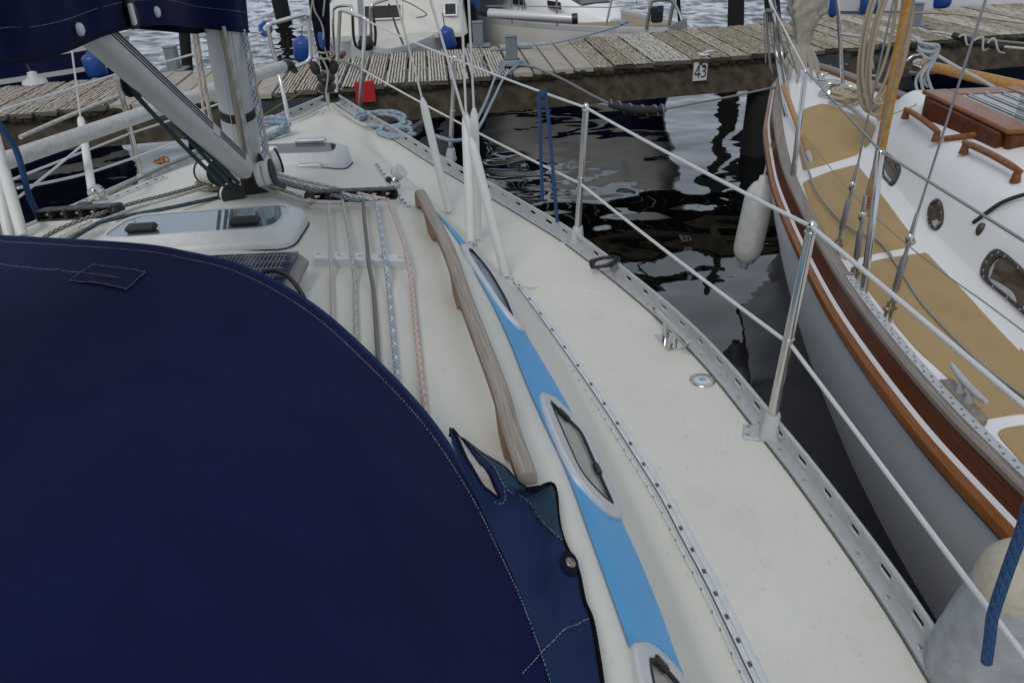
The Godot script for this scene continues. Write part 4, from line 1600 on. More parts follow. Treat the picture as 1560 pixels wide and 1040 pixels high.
func spray_hood() -> void:
	var front := smooth([Vector3(-1.98, 1.40, -0.78), Vector3(-1.93, 1.50, -1.12), Vector3(-1.72, 1.66, -1.42), Vector3(-1.40, 1.765, -1.57), Vector3(-1.119, 1.8, -1.604), Vector3(-1.065, 1.803, -1.584), Vector3(-0.763, 1.8, -1.516), Vector3(-0.641, 1.79, -1.482), Vector3(-0.519, 1.775, -1.433), Vector3(-0.38, 1.735, -1.346), Vector3(-0.26, 1.68, -1.238), Vector3(-0.166, 1.61, -1.158), Vector3(-0.109, 1.545, -1.104), Vector3(-0.063, 1.5, -1.025), Vector3(-0.016, 1.465, -0.893), Vector3(0.017, 1.445, -0.771), Vector3(0.036, 1.44, -0.685)], 6)
	var t := thing("spray_hood", "large navy blue canvas spray hood over the companionway in the left foreground", "spray hood", Vector3(-0.95, 1.4, -0.6))
	var n := FastNoiseLite.new()
	n.seed = 17
	n.frequency = 1.6
	n.fractal_octaves = 3
	var m := front.size()
	var surf := func(i: int, f: float) -> Vector3:
		# from the front hoop (f = 0) back to the cockpit (f = 1)
		var q: Vector3 = front[i]
		var s := float(i) / (m - 1)
		var aft := 0.45
		var z := lerpf(q.z, aft, f)
		var belly := sin(PI * clampf(f, 0, 1)) * 0.035 * sin(PI * s)
		var y := q.y + belly + n.get_noise_2d(q.x * 1.2, z * 0.8) * 0.012 * smoothstep(0.0, 0.1, f)
		var x := q.x + 0.08 * f * (1.0 if q.x > -0.9 else -1.0) * smoothstep(0.3, 0.9, absf(s - 0.5) * 2.0)
		return Vector3(x, maxf(y, height(x, z) + 0.012) if s > 0.6 else y, z)
	var g := G.new()
	var rows := []
	for k in 41:
		var f := pow(k / 40.0, 1.15)
		var row := PackedVector3Array()
		for i in m:
			row.append(surf.call(i, f))
		rows.append(row)
	g.grid(rows, 0, false, 3.0, 1.0)
	obj("canopy", g, M.navy, t)
	# rolled edge along the front hoop, and the front panel below it
	var e := G.new()
	var edge := []
	for i in m:
		edge.append(front[i] + Vector3(0, -0.006, -0.004))
	e.tube(edge, 0.0085, 8, true)
	obj("front_hem", e, M.navy_side, t)
	var fp := G.new()
	var top := PackedVector3Array()
	var low := PackedVector3Array()
	for i in m:
		var q: Vector3 = front[i]
		top.append(q + Vector3(0, -0.012, 0))
		var b := Vector3(q.x, 0, q.z - 0.03)
		b.y = minf(height(b.x, b.z), q.y - 0.02)
		low.append(b)
	fp.grid([top, low], 0)
	obj("front_panel", fp, M.navy_side, t)
	# seam: twin white stitching that follows the hoop
	var st := G.new()
	var seam := []
	for i in m:
		var a: Vector3 = surf.call(i, 0.0)
		var b: Vector3 = surf.call(i, 0.06)
		var d := (b - a).normalized()
		var s := float(i) / (m - 1)
		seam.append(a + d * lerpf(0.030, 0.006, smoothstep(0.75, 0.95, s)) + Vector3(0, 0.0025, 0))
	stitches(st, seam)
	# patch and its outline
	var patch := [Vector3(-0.801, 1.806, -1.327), Vector3(-0.79, 1.805, -1.404), Vector3(-0.673, 1.805, -1.362), Vector3(-0.675, 1.806, -1.28)]
	var on_canvas := func(q: Vector3) -> Vector3:
		# nearest height of the canopy below a point
		var best := 9.0
		var y := q.y
		for r in rows:
			for v in r:
				var dd := Vector2(v.x - q.x, v.z - q.z).length()
				if dd < best:
					best = dd
					y = v.y
		return Vector3(q.x, y, q.z)
	var pg := G.new()
	var pr := []
	for a in 7:
		var row := PackedVector3Array()
		for b in 7:
			var l: Vector3 = patch[0].lerp(patch[1], a / 6.0)
			var r: Vector3 = patch[3].lerp(patch[2], a / 6.0)
			row.append(on_canvas.call(l.lerp(r, b / 6.0)) + Vector3(0, 0.0035, 0))
		pr.append(row)
	pg.grid(pr, 0)
	obj("patch", pg, M.navy, t)
	var outline := []
	for k in 5:
		for j in 8:
			if k < 4:
				var q: Vector3 = patch[k].lerp(patch[(k + 1) % 4], j / 8.0)
				var c: Vector3 = (patch[0] + patch[2]) / 2
				outline.append(on_canvas.call(q.lerp(c, 0.03)) + Vector3(0, 0.0048, 0))
	outline.append(outline[0])
	stitches(st, outline)
	var crease := []
	for q in smooth([Vector3(-1.031, 1.806, -1.429), Vector3(-0.971, 1.806, -1.411), Vector3(-0.884, 1.806, -1.387), Vector3(-0.799, 1.806, -1.364), Vector3(-0.705, 1.806, -1.326)], 6):
		crease.append(on_canvas.call(q) + Vector3(0, 0.005, 0))
	stitches(st, crease)
	# starboard side panel from the seam down to the black bound edge
	var edge_pts := smooth([Vector3(-0.127, 1.502, -1.23), Vector3(-0.1, 1.497, -1.219), Vector3(-0.067, 1.491, -1.184), Vector3(-0.023, 1.533, -1.086), Vector3(-0.001, 1.538, -1.04), Vector3(0.024, 1.526, -1.029), Vector3(0.046, 1.492, -1.084), Vector3(0.063, 1.463, -1.12), Vector3(0.067, 1.464, -1.086), Vector3(0.066, 1.466, -1.034), Vector3(0.068, 1.467, -0.99), Vector3(0.075, 1.467, -0.954), Vector3(0.088, 1.465, -0.909), Vector3(0.092, 1.466, -0.845), Vector3(0.1, 1.465, -0.808), Vector3(0.102, 1.467, -0.733), Vector3(0.102, 1.468, -0.679), Vector3(0.103, 1.47, -0.623)], 4)
	var seam_pts := smooth([Vector3(-0.114, 1.55, -1.137), Vector3(-0.093, 1.53, -1.094), Vector3(-0.063, 1.5, -1.025), Vector3(-0.038, 1.482, -0.956), Vector3(-0.016, 1.465, -0.893), Vector3(0.002, 1.455, -0.826), Vector3(0.017, 1.445, -0.771), Vector3(0.027, 1.442, -0.724), Vector3(0.039, 1.44, -0.665)], 8)
	var sp := G.new()
	var srows := []
	var nn := edge_pts.size()
	for i in nn:
		var f := float(i) / (nn - 1)
		var row := PackedVector3Array()
		var fi := f * (seam_pts.size() - 1)
		var a: Vector3 = seam_pts[int(fi)].lerp(seam_pts[mini(int(fi) + 1, seam_pts.size() - 1)], fmod(fi, 1.0))
		for k in 9:
			var u := k / 8.0
			var q: Vector3 = a.lerp(edge_pts[i], u)
			q.y += sin(PI * u) * (0.016 + 0.012 * n.get_noise_2d(f * 6, u * 1.5)) + 0.010 * sin(PI * u) * sin(f * 17.0 + u * 4.0)
			row.append(q)
		for k in 8:
			row[k].y = maxf(row[k].y, height(row[k].x, row[k].z) + 0.014)
		srows.append(row)
	sp.grid(srows, 0)
	obj("side_panel", sp, M.navy_side, t)
	var bind := G.new()
	bind.tube(edge_pts, 0.0036, 6)
	obj("black_binding", bind, M.binding, t)
	var side_at := func(f: float, u: float, up: float) -> Vector3:
		var fi := clampf(f, 0, 1) * (nn - 1)
		var ra: PackedVector3Array = srows[int(fi)]
		var rb: PackedVector3Array = srows[mini(int(fi) + 1, nn - 1)]
		var k := clampf(u, 0, 1) * 8
		var a := ra[int(k)].lerp(ra[mini(int(k) + 1, 8)], fmod(k, 1.0))
		var b := rb[int(k)].lerp(rb[mini(int(k) + 1, 8)], fmod(k, 1.0))
		return a.lerp(b, fmod(fi, 1.0)) + Vector3(0, up, 0)
	# slit of clear foil, with its stitched end
	var fo := G.new()
	var fr := []
	for k in 9:
		var f := lerpf(0.03, 0.27, k / 8.0)
		var w := sin(PI * clampf(k / 8.0, 0.04, 0.96))
		fr.append(PackedVector3Array([side_at.call(f, 0.34 - 0.17 * w, 0.006), side_at.call(f, 0.34, 0.009), side_at.call(f, 0.34 + 0.16 * w, 0.006)]))
	fo.grid(fr, 0)
	obj("window_foil", fo, M.foil, t)
	var rim := []
	for k in 9:
		rim.append(fr[k][2])
	for k in 9:
		rim.append(fr[8 - k][0])
	rim.append(rim[0])
	var bd := G.new()
	bd.tube(smooth(rim, 3), 0.0028, 6, false)
	obj("foil_binding", bd, M.dark_cloth, t)
	# faded triangle where the lining turns outward
	var fl := G.new()
	var lr := []
	for k in 11:
		var f := lerpf(0.07, 0.62, k / 10.0)
		var w := 0.46 * sin(PI * clampf(k / 10.0, 0.0, 1.0)) + 0.02
		lr.append(PackedVector3Array([side_at.call(f, 0.985 - w, 0.0035), side_at.call(f, 0.985 - w * 0.5, 0.004), side_at.call(f, 0.985, 0.0035)]))
	fl.grid(lr, 0)
	obj("faded_flap", fl, M.teal_cloth, t)
	var flap_seam := []
	for r in lr:
		flap_seam.append(r[0] + Vector3(0, 0.001, 0))
	stitches(st, smooth(flap_seam, 3))
	var arc := []
	for k in 7:
		arc.append(side_at.call(0.27 + 0.03 * sin(PI * k / 6.0), 0.22 + 0.045 * k, 0.006))
	stitches(st, smooth(arc, 4))
	# hem that climbs across the lower panel
	var low_seam := []
	for k in 13:
		var u := 1.0 - k / 12.0
		low_seam.append(side_at.call(0.82 - 0.018 * sin(PI * u), u, 0.003))
	for q in [Vector3(0.01, 1.46, -0.728), Vector3(-0.005, 1.46, -0.707)]:
		low_seam.append(on_canvas.call(q) + Vector3(0, 0.004, 0))
	low_seam = smooth(low_seam, 4)
	stitches(st, low_seam, 0.0062, 0.0045, 0.0006)
	var so := obj("stitching", st, M.thread, t)
	so.set_meta("kind", "stuff")
	# snap fastener on its tab
	var sn: Vector3 = Vector3(0.077, 1.48, -0.91)
	var nrm := Vector3(0.5, 0.85, 0.1).normalized()
	var tb := G.new()
	tb.plate(circle(sn - nrm * 0.004, nrm, 0.016, 14, 0.024), nrm * 0.003)
	obj("tab", tb, M.dark_cloth, t)
	var sg := G.new()
	sg.lathe(sn, [Vector2(0, 0.0035), Vector2(0.003, 0.003), Vector2(0.0045, 0.0015), Vector2(0.0075, 0.003), Vector2(0.009, 0.0015), Vector2(0.0095, 0)], nrm, 18)
	obj("snap", sg, M.bronze_light, t)

# ---------- mast, boom, cover, kicker ----------
func rig() -> void:
	var foot := Vector3(-0.918, 1.496, -2.773)
	var up := (Vector3(-0.871, 2.034, -2.7) - foot).normalized()
	var at := func(h: float) -> Vector3: return foot + up * h
	var m := boat_group("mast", foot)
	var fwd := Vector3(-0.30, 0, -1).normalized()
	var side := fwd.cross(up).normalized()
	fwd = up.cross(side).normalized()
	var section := func(c: Vector3, k: float) -> PackedVector3Array:
		var row := PackedVector3Array()
		for i in 28:
			var a := TAU * i / 28
			row.append(c + (fwd * (cos(a) * 0.078) + side * (sin(a) * 0.058)) * k)
		return row
	var g := G.new()
	g.grid([section.call(at.call(0.05), 1.0), section.call(at.call(0.4), 1.0), section.call(at.call(1.0), 1.0), section.call(at.call(8.0), 0.85)], 0, true)
	obj("extrusion", g, M.mast, m)
	var tg := G.new()
	tg.tube([at.call(0.06) - fwd * 0.071, at.call(0.5) - fwd * 0.071, at.call(1.5) - fwd * 0.071], 0.0125, 10)
	obj("sail_groove", tg, M.wire, m)
	for s in [-1, 1]:
		var lp := G.new()
		lp.tube([at.call(0.14) - fwd * 0.071 + side * 0.022 * s, at.call(1.5) - fwd * 0.071 + side * 0.022 * s], 0.0035, 6)
		obj("groove_lip", lp, M.mast, m)
	var bd := G.new()
	bd.grid([section.call(at.call(0.275), 1.03), section.call(at.call(0.305), 1.03)], 0, true)
	obj("black_band", bd, M.rubber, m)
	# foot: black casting with turning blocks of white sheaves round it
	var fc := G.new()
	fc.lathe(at.call(-0.01), [Vector2(0, 0.03), Vector2(0.075, 0.032), Vector2(0.082, 0.06), Vector2(0.098, 0.06), Vector2(0.103, 0.018), Vector2(0.125, 0.012), Vector2(0.13, 0)], up, 26)
	fc.box(at.call(0.075) - fwd * 0.085, Vector3(0.05, 0.11, 0.05), 0.01, Basis(side, up, -fwd))
	obj("foot_casting", fc, M.rubber, m)
	for q in [[Vector3(-1.02, 1.58, -2.72), 0.7, 0.042, 3], [Vector3(-1.006, 1.583, -2.8), 0.4, 0.036, 2], [Vector3(-0.809, 1.598, -2.62), -0.1, 0.042, 2], [Vector3(-0.816, 1.598, -2.74), -0.5, 0.042, 2], [Vector3(-0.926, 1.537, -2.6), 0.9, 0.038, 1]]:
		var c: Vector3 = q[0]
		var ax := Vector3(cos(q[1]), 0.12, sin(q[1])).normalized()
		var b := boat_group("turning_block", c)
		for k in q[3]:
			var o = (k - (q[3] - 1) / 2.0) * 0.026
			var sg := G.new()
			sg.lathe(c + ax * o, [Vector2(0.004, -0.011), Vector2(q[2], -0.011), Vector2(q[2] * 0.90, 0), Vector2(q[2], 0.011), Vector2(0.004, 0.011)], ax, 18)
			obj("sheave", sg, M.plastic_white, b)
		for s in [-1, 1]:
			var ch := G.new()
			var oo = ((q[3] - 1) / 2.0 * 0.026 + 0.0145) * s
			ch.plate(circle(c + ax * oo, ax, q[2] * 1.06, 18, q[2] * 1.06), ax * 0.004 * s)
			obj("cheek", ch, M.rubber, b)
		var ln := G.new()
		ln.tube([c, c.lerp(foot + Vector3(0, 0.03, 0), 0.8)], 0.009, 8)
		obj("shackle", ln, M.steel, b)
	# rigid kicker: a slim box section from the boom down to the mast's foot
	var ka := Vector3(-0.864, 1.625, -2.6)
	var kb := Vector3(-0.9, 2.178, -1.864)
	var k := thing("boom_kicker", "silver rigid boom kicker slanting down to the mast foot", "kicker", ka)
	var kg := G.new()
	var kp := [ka, ka.lerp(kb, 0.5), kb]
	kg.sweep(kp, [Vector2(-0.032, -0.014), Vector2(-0.027, -0.028), Vector2(-0.012, -0.036), Vector2(0.012, -0.036), Vector2(0.027, -0.028), Vector2(0.032, -0.014), Vector2(0.032, 0.014), Vector2(0.027, 0.028), Vector2(0.012, 0.036), Vector2(-0.012, 0.036), Vector2(-0.027, 0.028), Vector2(-0.032, 0.014)], Vector3.UP, 0, true)
	obj("outer_tube", kg, M.mast, k)
	var kd := (kb - ka).normalized()
	var ks := kd.cross(Vector3.UP).normalized()
	var ku := ks.cross(kd)
	for o in [0.002, 0.010, 0.018]:
		var lg := G.new()
		lg.tube([ka.lerp(kb, 0.08) - ks * 0.0318 + ku * o, ka.lerp(kb, 0.98) - ks * 0.0318 + ku * o], 0.0022, 5)
		obj("groove", lg, M.black, k)
	var kt := G.new()
	kt.box(ka.lerp(kb, 0.33) - ks * 0.033 + ku * 0.006, Vector3(0.004, 0.028, 0.05), 0.001, Basis(ks, ku, -kd))
	obj("label_plate", kt, M.curtain, k)
	var kf := G.new()
	kf.box(ka - kd * 0.015, Vector3(0.05, 0.05, 0.09), 0.01, Basis(ks, ku, -kd))
	obj("fork", kf, M.rubber, k)
	# tackle of the kicker: a block high up and teal falls down to the foot
	var tb := Vector3(-0.93, 2.007, -2.103)
	var tk := thing("kicker_tackle", "block and teal line tackle hanging under the boom kicker", "block", tb)
	var bg := G.new()
	bg.plate(circle(tb + Vector3(0.012, 0, 0), Vector3.RIGHT, 0.036, 16, 0.05), Vector3(0.004, 0, 0))
	bg.plate(circle(tb - Vector3(0.012, 0, 0), Vector3.RIGHT, 0.036, 16, 0.05), Vector3(-0.004, 0, 0))
	obj("cheeks", bg, M.rubber, tk)
	var bs := G.new()
	bs.lathe(tb, [Vector2(0, -0.011), Vector2(0.030, -0.011), Vector2(0.024, 0), Vector2(0.030, 0.011), Vector2(0, 0.011)], Vector3.RIGHT, 16)
	obj("sheave", bs, M.galv_dark, tk)
	var sh := G.new()
	sh.tube([tb, tb + Vector3(-0.01, 0.07, 0.02), kb.lerp(ka, 0.42)], 0.006, 6)
	obj("shackle", sh, M.steel, tk)
	var foot_b := Vector3(-0.924, 1.546, -2.6)
	for o in [[0.03, 0.00, 0.012], [-0.03, 0.004, -0.010], [0.0, -0.03, 0.03]]:
		var rg := G.new()
		rg.tube(sag(tb + Vector3(0, o[0], 0.01 + o[1]), foot_b + Vector3(o[2], absf(o[2]), 0), 0.008, 12), 0.0062, 8, true, 0.02, 2.0)
		obj("fall", rg, M.rope_teal, tk)
	sail_cover()
	shrouds()
	forestay()
	# spinnaker pole along the port rail
	var pa := Vector3(-1.905, 1.595, -2.75)
	var pb := Vector3(-1.262, 1.547, -4.85)
	var sp := thing("spinnaker_pole", "scuffed white spinnaker pole lying along the port guard rail", "pole", pa)
	var pg := G.new()
	pg.tube([pa, pa.lerp(pb, 0.5), pb], 0.033, 18)
	obj("tube", pg, M.pole, sp)
	var pe := G.new()
	var pd := (pb - pa).normalized()
	pe.tube([pb - pd * 0.01, pb + pd * 0.04, pb + pd * 0.07, pb + pd * 0.12 + Vector3(0, -0.05, 0)], [0.036, 0.036, 0.026, 0.016], 14)
	obj("end_fitting", pe, M.black, sp)
	# solar panel on the sliding hatch, its frame and cable
	var s0 := Vector3(-0.849, 1.6, -1.919)
	var s1 := Vector3(-0.544, 1.6, -1.9)
	var s2 := Vector3(-0.545, 1.6, -1.732)
	var lx := (s1 - s0)
	lx = Vector3(lx.x, 0, 0)
	var sl := boat_group("sliding_hatch", Vector3(s1.x, s1.y, s1.z))
	var right := s1.x
	var zf := s1.z
	var hg := G.new()
	hg.box(Vector3(right - 0.295, 1.575, zf + 0.30), Vector3(0.64, 0.05, 0.66), 0.02)
	obj("lid", hg, M.weathered, sl)
	var panel := thing("solar_panel", "dark blue solar panel on the companionway hatch in front of the spray hood", "solar panel", Vector3(right - 0.30, 1.601, zf + 0.25))
	var sg := G.new()
	sg.box(Vector3(right - 0.295, 1.606, zf + 0.27), Vector3(0.60, 0.010, 0.54), 0.004)
	obj("backing", sg, M.black, panel)
	for r in 6:
		for c in 7:
			var cg := G.new()
			cg.box(Vector3(right - 0.03 - 0.083 * c, 1.6125, zf + 0.045 + 0.082 * r), Vector3(0.079, 0.002, 0.078), 0.0008)
			obj("cell", cg, M.solar, panel)
	var bus := G.new()
	for r in 6:
		for o in [-0.02, 0.02]:
			bus.box(Vector3(right - 0.295, 1.6142, zf + 0.045 + 0.082 * r + o), Vector3(0.57, 0.0008, 0.0014), 0)
	for c in 56:
		bus.box(Vector3(right - 0.02 - 0.0102 * c, 1.6142, zf + 0.27), Vector3(0.0011, 0.0008, 0.5), 0)
	var bo := obj("conductors", bus, M.thread, panel)
	bo.set_meta("kind", "stuff")
	var cb := G.new()
	cb.tube(smooth([Vector3(right - 0.06, 1.622, zf + 0.19), Vector3(right - 0.02, 1.64, zf + 0.18), Vector3(right + 0.03, 1.63, zf + 0.20), Vector3(right + 0.075, 1.58, zf + 0.25), Vector3(right + 0.09, 1.55, zf + 0.33)], 6), 0.0055, 8)
	obj("cable", cb, M.black, panel)

func sail_cover() -> void:
	# starboard lower edge of the cover, from the mast's front to the boom behind the camera's left
	var low := [Vector3(-0.805, 2.029, -2.74), Vector3(-0.813, 2.054, -2.6), Vector3(-0.893, 2.077, -2.53), Vector3(-0.84, 2.133, -2.174), Vector3(-0.85, 2.151, -2.011), Vector3(-0.85, 2.156, -1.927), Vector3(-0.85, 2.159, -1.808), Vector3(-0.85, 2.156, -1.657), Vector3(-0.85, 2.161, -1.532), Vector3(-0.85, 2.173, -1.429), Vector3(-0.84, 2.18, -1.2), Vector3(-0.83, 2.20, -0.6)]
	var t := thing("sail_cover", "navy blue canvas sail cover with white snaps round boom and mast, top left", "sail cover", low[3])
	var n := FastNoiseLite.new()
	n.seed = 5
	n.frequency = 2.2
	for part in [[0, 4, "collar", M.navy], [4, 11, "boom_cover", M.navy]]:
		var pts := smooth(low.slice(part[0], part[1] + 1), 5)
		var g := G.new()
		var rows := []
		for i in pts.size():
			var q: Vector3 = pts[i]
			var row := PackedVector3Array()
			var prof := [[0.0, 0.0], [0.014, 0.07], [0.02, 0.18], [0.012, 0.34], [-0.02, 0.5], [-0.075, 0.62], [-0.13, 0.5], [-0.165, 0.34], [-0.175, 0.18], [-0.168, 0.07], [-0.15, 0.0]]
			if part[0] == 0:
				prof = [[0.0, 0.0], [0.006, 0.1], [0.006, 0.4], [0.0, 0.8], [-0.07, 0.83], [-0.17, 0.8], [-0.18, 0.4], [-0.175, 0.1], [-0.17, 0.0]]
			for pr in prof:
				var w: float = n.get_noise_3d(q.x * 2, pr[1] * 1.3, q.z * 3) * 0.034 * minf(1.0, pr[1] * 8)
				row.append(q + Vector3(pr[0] + w, pr[1], 0))
			rows.append(row)
		if part[0] == 0:
			# closes round the front of the mast
			var first: PackedVector3Array = rows[0]
			var cap := PackedVector3Array()
			for v in first:
				cap.append(Vector3(lerpf(v.x, low[0].x - 0.075, 0.6), v.y, v.z - 0.05))
			rows.push_front(cap)
		g.grid(rows, 0)
		obj(part[2], g, part[3], t)
		var h := G.new()
		h.tube(pts, 0.004, 6)
		obj("hem", h, M.dark_cloth, t)
	var st := G.new()
	var s1 := []
	var s2 := []
	for q in smooth(low, 5):
		s1.append(q + Vector3(0.0155, 0.055, 0))
	stitches(st, s1)
	var so := obj("stitching", st, M.thread, t)
	so.set_meta("kind", "stuff")
	for q in [Vector3(-0.832, 2.187, -1.703), Vector3(-0.834, 2.168, -2.114)]:
		var sg := G.new()
		sg.lathe(q, [Vector2(0, 0.004), Vector2(0.009, 0.0035), Vector2(0.0125, 0.001), Vector2(0.013, -0.004)], Vector3.RIGHT, 16)
		obj("snap", sg, M.print_white, t)
	# black zip band with its buckle between collar and boom cover
	var z := G.new()
	z.tube(smooth([Vector3(-0.84, 2.158, -1.97), Vector3(-0.83, 2.186, -1.949), Vector3(-0.83, 2.214, -1.942), Vector3(-0.83, 2.267, -1.943)], 4), 0.014, 6)
	obj("strap", z, M.black, t)
	var bk := G.new()
	bk.box(Vector3(-0.81, 2.188, -1.907), Vector3(0.01, 0.045, 0.014), 0.003)
	obj("buckle", bk, M.plastic_white, t)
	# the boom inside
	var b := thing("boom", "silver boom hidden inside the navy sail cover", "boom", Vector3(-0.92, 2.2, -2.5))
	var bg := G.new()
	bg.tube([Vector3(-0.925, 2.19, -2.52), Vector3(-0.915, 2.26, -0.4)], 0.05, 14)
	obj("tube", bg, M.mast, b)

func shroud(low: Vector3, joint: Vector3, high: Vector3, r: float) -> void:
	var s := boat_group("shroud", low)
	var g := G.new()
	var d := (joint - low).normalized()
	g.tube([low, low + d * 0.02, joint - d * 0.05, joint - d * 0.012, joint + d * 0.012], [r * 0.85, r, r, r * 0.85, r * 0.35], 14)
	obj("white_cover", g, M.plastic_white, s)
	var w := G.new()
	w.tube([joint - d * 0.02, high], 0.0046, 8)
	obj("wire", w, M.wire_white, s)
	var c := G.new()
	c.tube([low - d * 0.015, low + d * 0.02], 0.010, 8)
	c.box(low - d * 0.012, Vector3(0.05, 0.006, 0.03), 0.002, Basis(Vector3.UP, 0.25))
	obj("chainplate", c, M.steel, s)

func beyond(a: Vector3, b: Vector3, f: float) -> Vector3:
	return a + (b - a) * f

func shrouds() -> void:
	shroud(Vector3(-0.258, 1.151, -3.397), Vector3(-0.336, 1.63, -3.453), beyond(Vector3(-0.336, 1.63, -3.453), Vector3(-0.408, 2.024, -3.483), 5.0), 0.0175)
	shroud(Vector3(-0.142, 1.228, -2.846), Vector3(-0.138, 1.657, -3.051), beyond(Vector3(-0.138, 1.657, -3.051), Vector3(-0.129, 2.06, -3.071), 8.0), 0.0185)
	shroud(Vector3(-0.124, 1.138, -3.098), Vector3(-0.11, 1.651, -3.141), beyond(Vector3(-0.11, 1.651, -3.141), Vector3(-0.106, 2.049, -3.161), 8.0), 0.0175)
	shroud(Vector3(-0.012, 1.131, -2.737), Vector3(-0.113, 1.631, -2.786), beyond(Vector3(-0.113, 1.631, -2.786), Vector3(-0.219, 2.091, -2.826), 5.0), 0.0180)
	shroud(Vector3(-1.606, 1.404, -3), Vector3(-2.011, 1.523, -3.866), beyond(Vector3(-2.011, 1.523, -3.866), Vector3(-1.959, 1.846, -3.876), 9.0), 0.0165)
	shroud(Vector3(-1.615, 1.475, -2.444), Vector3(-1.728, 1.796, -2.72), beyond(Vector3(-1.728, 1.796, -2.72), Vector3(-1.695, 2.021, -2.74), 9.0), 0.018)
	shroud(Vector3(-1.55, 1.49, -2.41), Vector3(-1.718, 1.774, -2.72), beyond(Vector3(-1.718, 1.774, -2.72), Vector3(-1.694, 2.001, -2.74), 9.0), 0.018)

func forestay() -> void:
	var a := Vector3(-1.123, 1.231, -5.263)
	var b := Vector3(-1.032, 1.878, -5)
	var d := (b - a).normalized()
	var t := thing("furled_headsail", "furled headsail in dark navy cover on the bow's forestay, tied with grey cord", "sail", a)
	var g := G.new()
	var pts := []
	var rad := []
	for k in 16:
		var h := k / 15.0 * 3.2
		pts.append(a + d * (0.26 + h))
		rad.append(0.022 + 0.04 * smoothstep(0.0, 0.35, h) + rng.randf_range(-0.003, 0.004))
	pts.append(a + d * 9.0)
	rad.append(0.04)
	g.tube(pts, rad, 14)
	obj("furled_sail", g, M.dark_cloth, t)
	var dr := G.new()
	dr.lathe(a + d * 0.12, [Vector2(0, 0), Vector2(0.055, 0), Vector2(0.06, 0.012), Vector2(0.03, 0.02), Vector2(0.03, 0.06), Vector2(0.058, 0.07), Vector2(0.055, 0.085), Vector2(0, 0.09)], d, 18)
	obj("furling_drum", dr, M.black, t)
	var st := G.new()
	st.tube([a, a + d * 0.3], 0.012, 8)
	obj("stay_end", st, M.steel, t)
	for s in [-1, 1]:
		var bl := G.new()
		bl.ball(a + d * 0.27 + Vector3(0.058 * s, 0.0, 0.03), Vector3(0.03, 0.045, 0.025), Basis(Vector3.FORWARD, 0.3 * s), 8)
		obj("snap_block", bl, M.rubber, t)
	var cap := G.new()
	cap.ball(a + d * 0.47 + Vector3(0.005, 0, 0.055), Vector3(0.022, 0.06, 0.02), Basis.IDENTITY, 10)
	obj("blue_float", cap, M.blue_fender, t)
	# grey cords that bind it
	var c := G.new()
	for q in [[-0.035, 0.4, 1.9, 0.05], [0.03, 0.33, 1.8, 0.055], [0.0, 0.42, 1.4, 0.065]]:
		var line := []
		for k in 14:
			var h: float = lerpf(q[1], q[2], k / 13.0)
			line.append(a + d * h + Vector3(q[0] + 0.022 * sin(k * 1.3 + q[0] * 90), 0, q[3] + 0.012 * cos(k * 1.7)))
		c.tube(smooth(line, 3), 0.0055, 7, true, 0.02, 2.0)
	for h in [0.36, 0.40, 0.95, 0.98]:
		c.tube(circle(a + d * h, d, 0.056 if h < 0.5 else 0.075, 14) + [a + d * h + Vector3(0.05, 0, 0)], 0.006, 7, true, 0.02, 2.0)
	c.tube(smooth([a + d * 0.36 + Vector3(-0.01, 0, 0.06), a + d * 0.25 + Vector3(0.03, 0, 0.08), a + d * 0.1 + Vector3(0.01, 0, 0.1), a + Vector3(0.02, 0.01, 0.12)], 4), 0.006, 7, true, 0.02, 2.0)
	obj("tie_cord", c, M.rope_fleck, t)

# ---------- the wooden trimmed neighbour on the right ----------
const NX := 2.27
const HB2 := [Vector2(-6.45, 0.02), Vector2(-6.26, 0.11), Vector2(-6.05, 0.22), Vector2(-5.44, 0.44), Vector2(-5.11, 0.55), Vector2(-4.3, 0.75), Vector2(-3.86, 0.83), Vector2(-3.15, 0.93), Vector2(-2.65, 0.98), Vector2(-2, 1), Vector2(-1.63, 0.98), Vector2(-1, 0.92), Vector2(0.5, 0.7)]
const YR2 := [Vector2(-6.45, 1.19), Vector2(-6.05, 1.16), Vector2(-5.11, 1.09), Vector2(-4.3, 1.04), Vector2(-3.15, 1.005), Vector2(-2, 1), Vector2(0.5, 1.03)]
const WB2 := [Vector2(-4.85, 0.05), Vector2(-4.55, 0.2), Vector2(-3.91, 0.33), Vector2(-3.24, 0.44), Vector2(-2.73, 0.49), Vector2(-2.33, 0.52), Vector2(-1, 0.55), Vector2(0.5, 0.5)]

func deck2_at(u: float, z: float) -> float:
	u = absf(u)
	var d := tab(YR2, z) - 0.05 + 0.02 * (1 - pow(minf(1.0, u / maxf(0.1, tab(HB2, z))), 2))
	var k := clampf((z + 4.85) / 0.5, 0, 1)
	k = k * k * (3 - 2 * k)
	if k <= 0:
		return d
	var wb := tab(WB2, z)
	var wt := maxf(wb - 0.11, 0.03)
	if u >= wb:
		return d
	var r := 1.29 + 0.09 * (1 - (u / wt) * (u / wt)) if u < wt else 1.29 + (d - 1.29) * (u - wt) / (wb - wt)
	return d + k * (r - d)

func height2(x: float, z: float) -> float:
	var h := 0.0
	for k in [-2, -1, 0, 1, 2]:
		h += deck2_at(x - NX + k * 0.022, z)
	return h / 5

func normal2(q: Vector3) -> Vector3:
	var e := 0.015
	return Vector3(height2(q.x - e, q.z) - height2(q.x + e, q.z), 2 * e, height2(q.x, q.z - e) - height2(q.x, q.z + e)).normalized()

func rail2(z: float, side: int, o: float, y: float) -> Vector3:
	return Vector3(NX + side * (tab(HB2, z) + o), tab(YR2, z) + y, z)

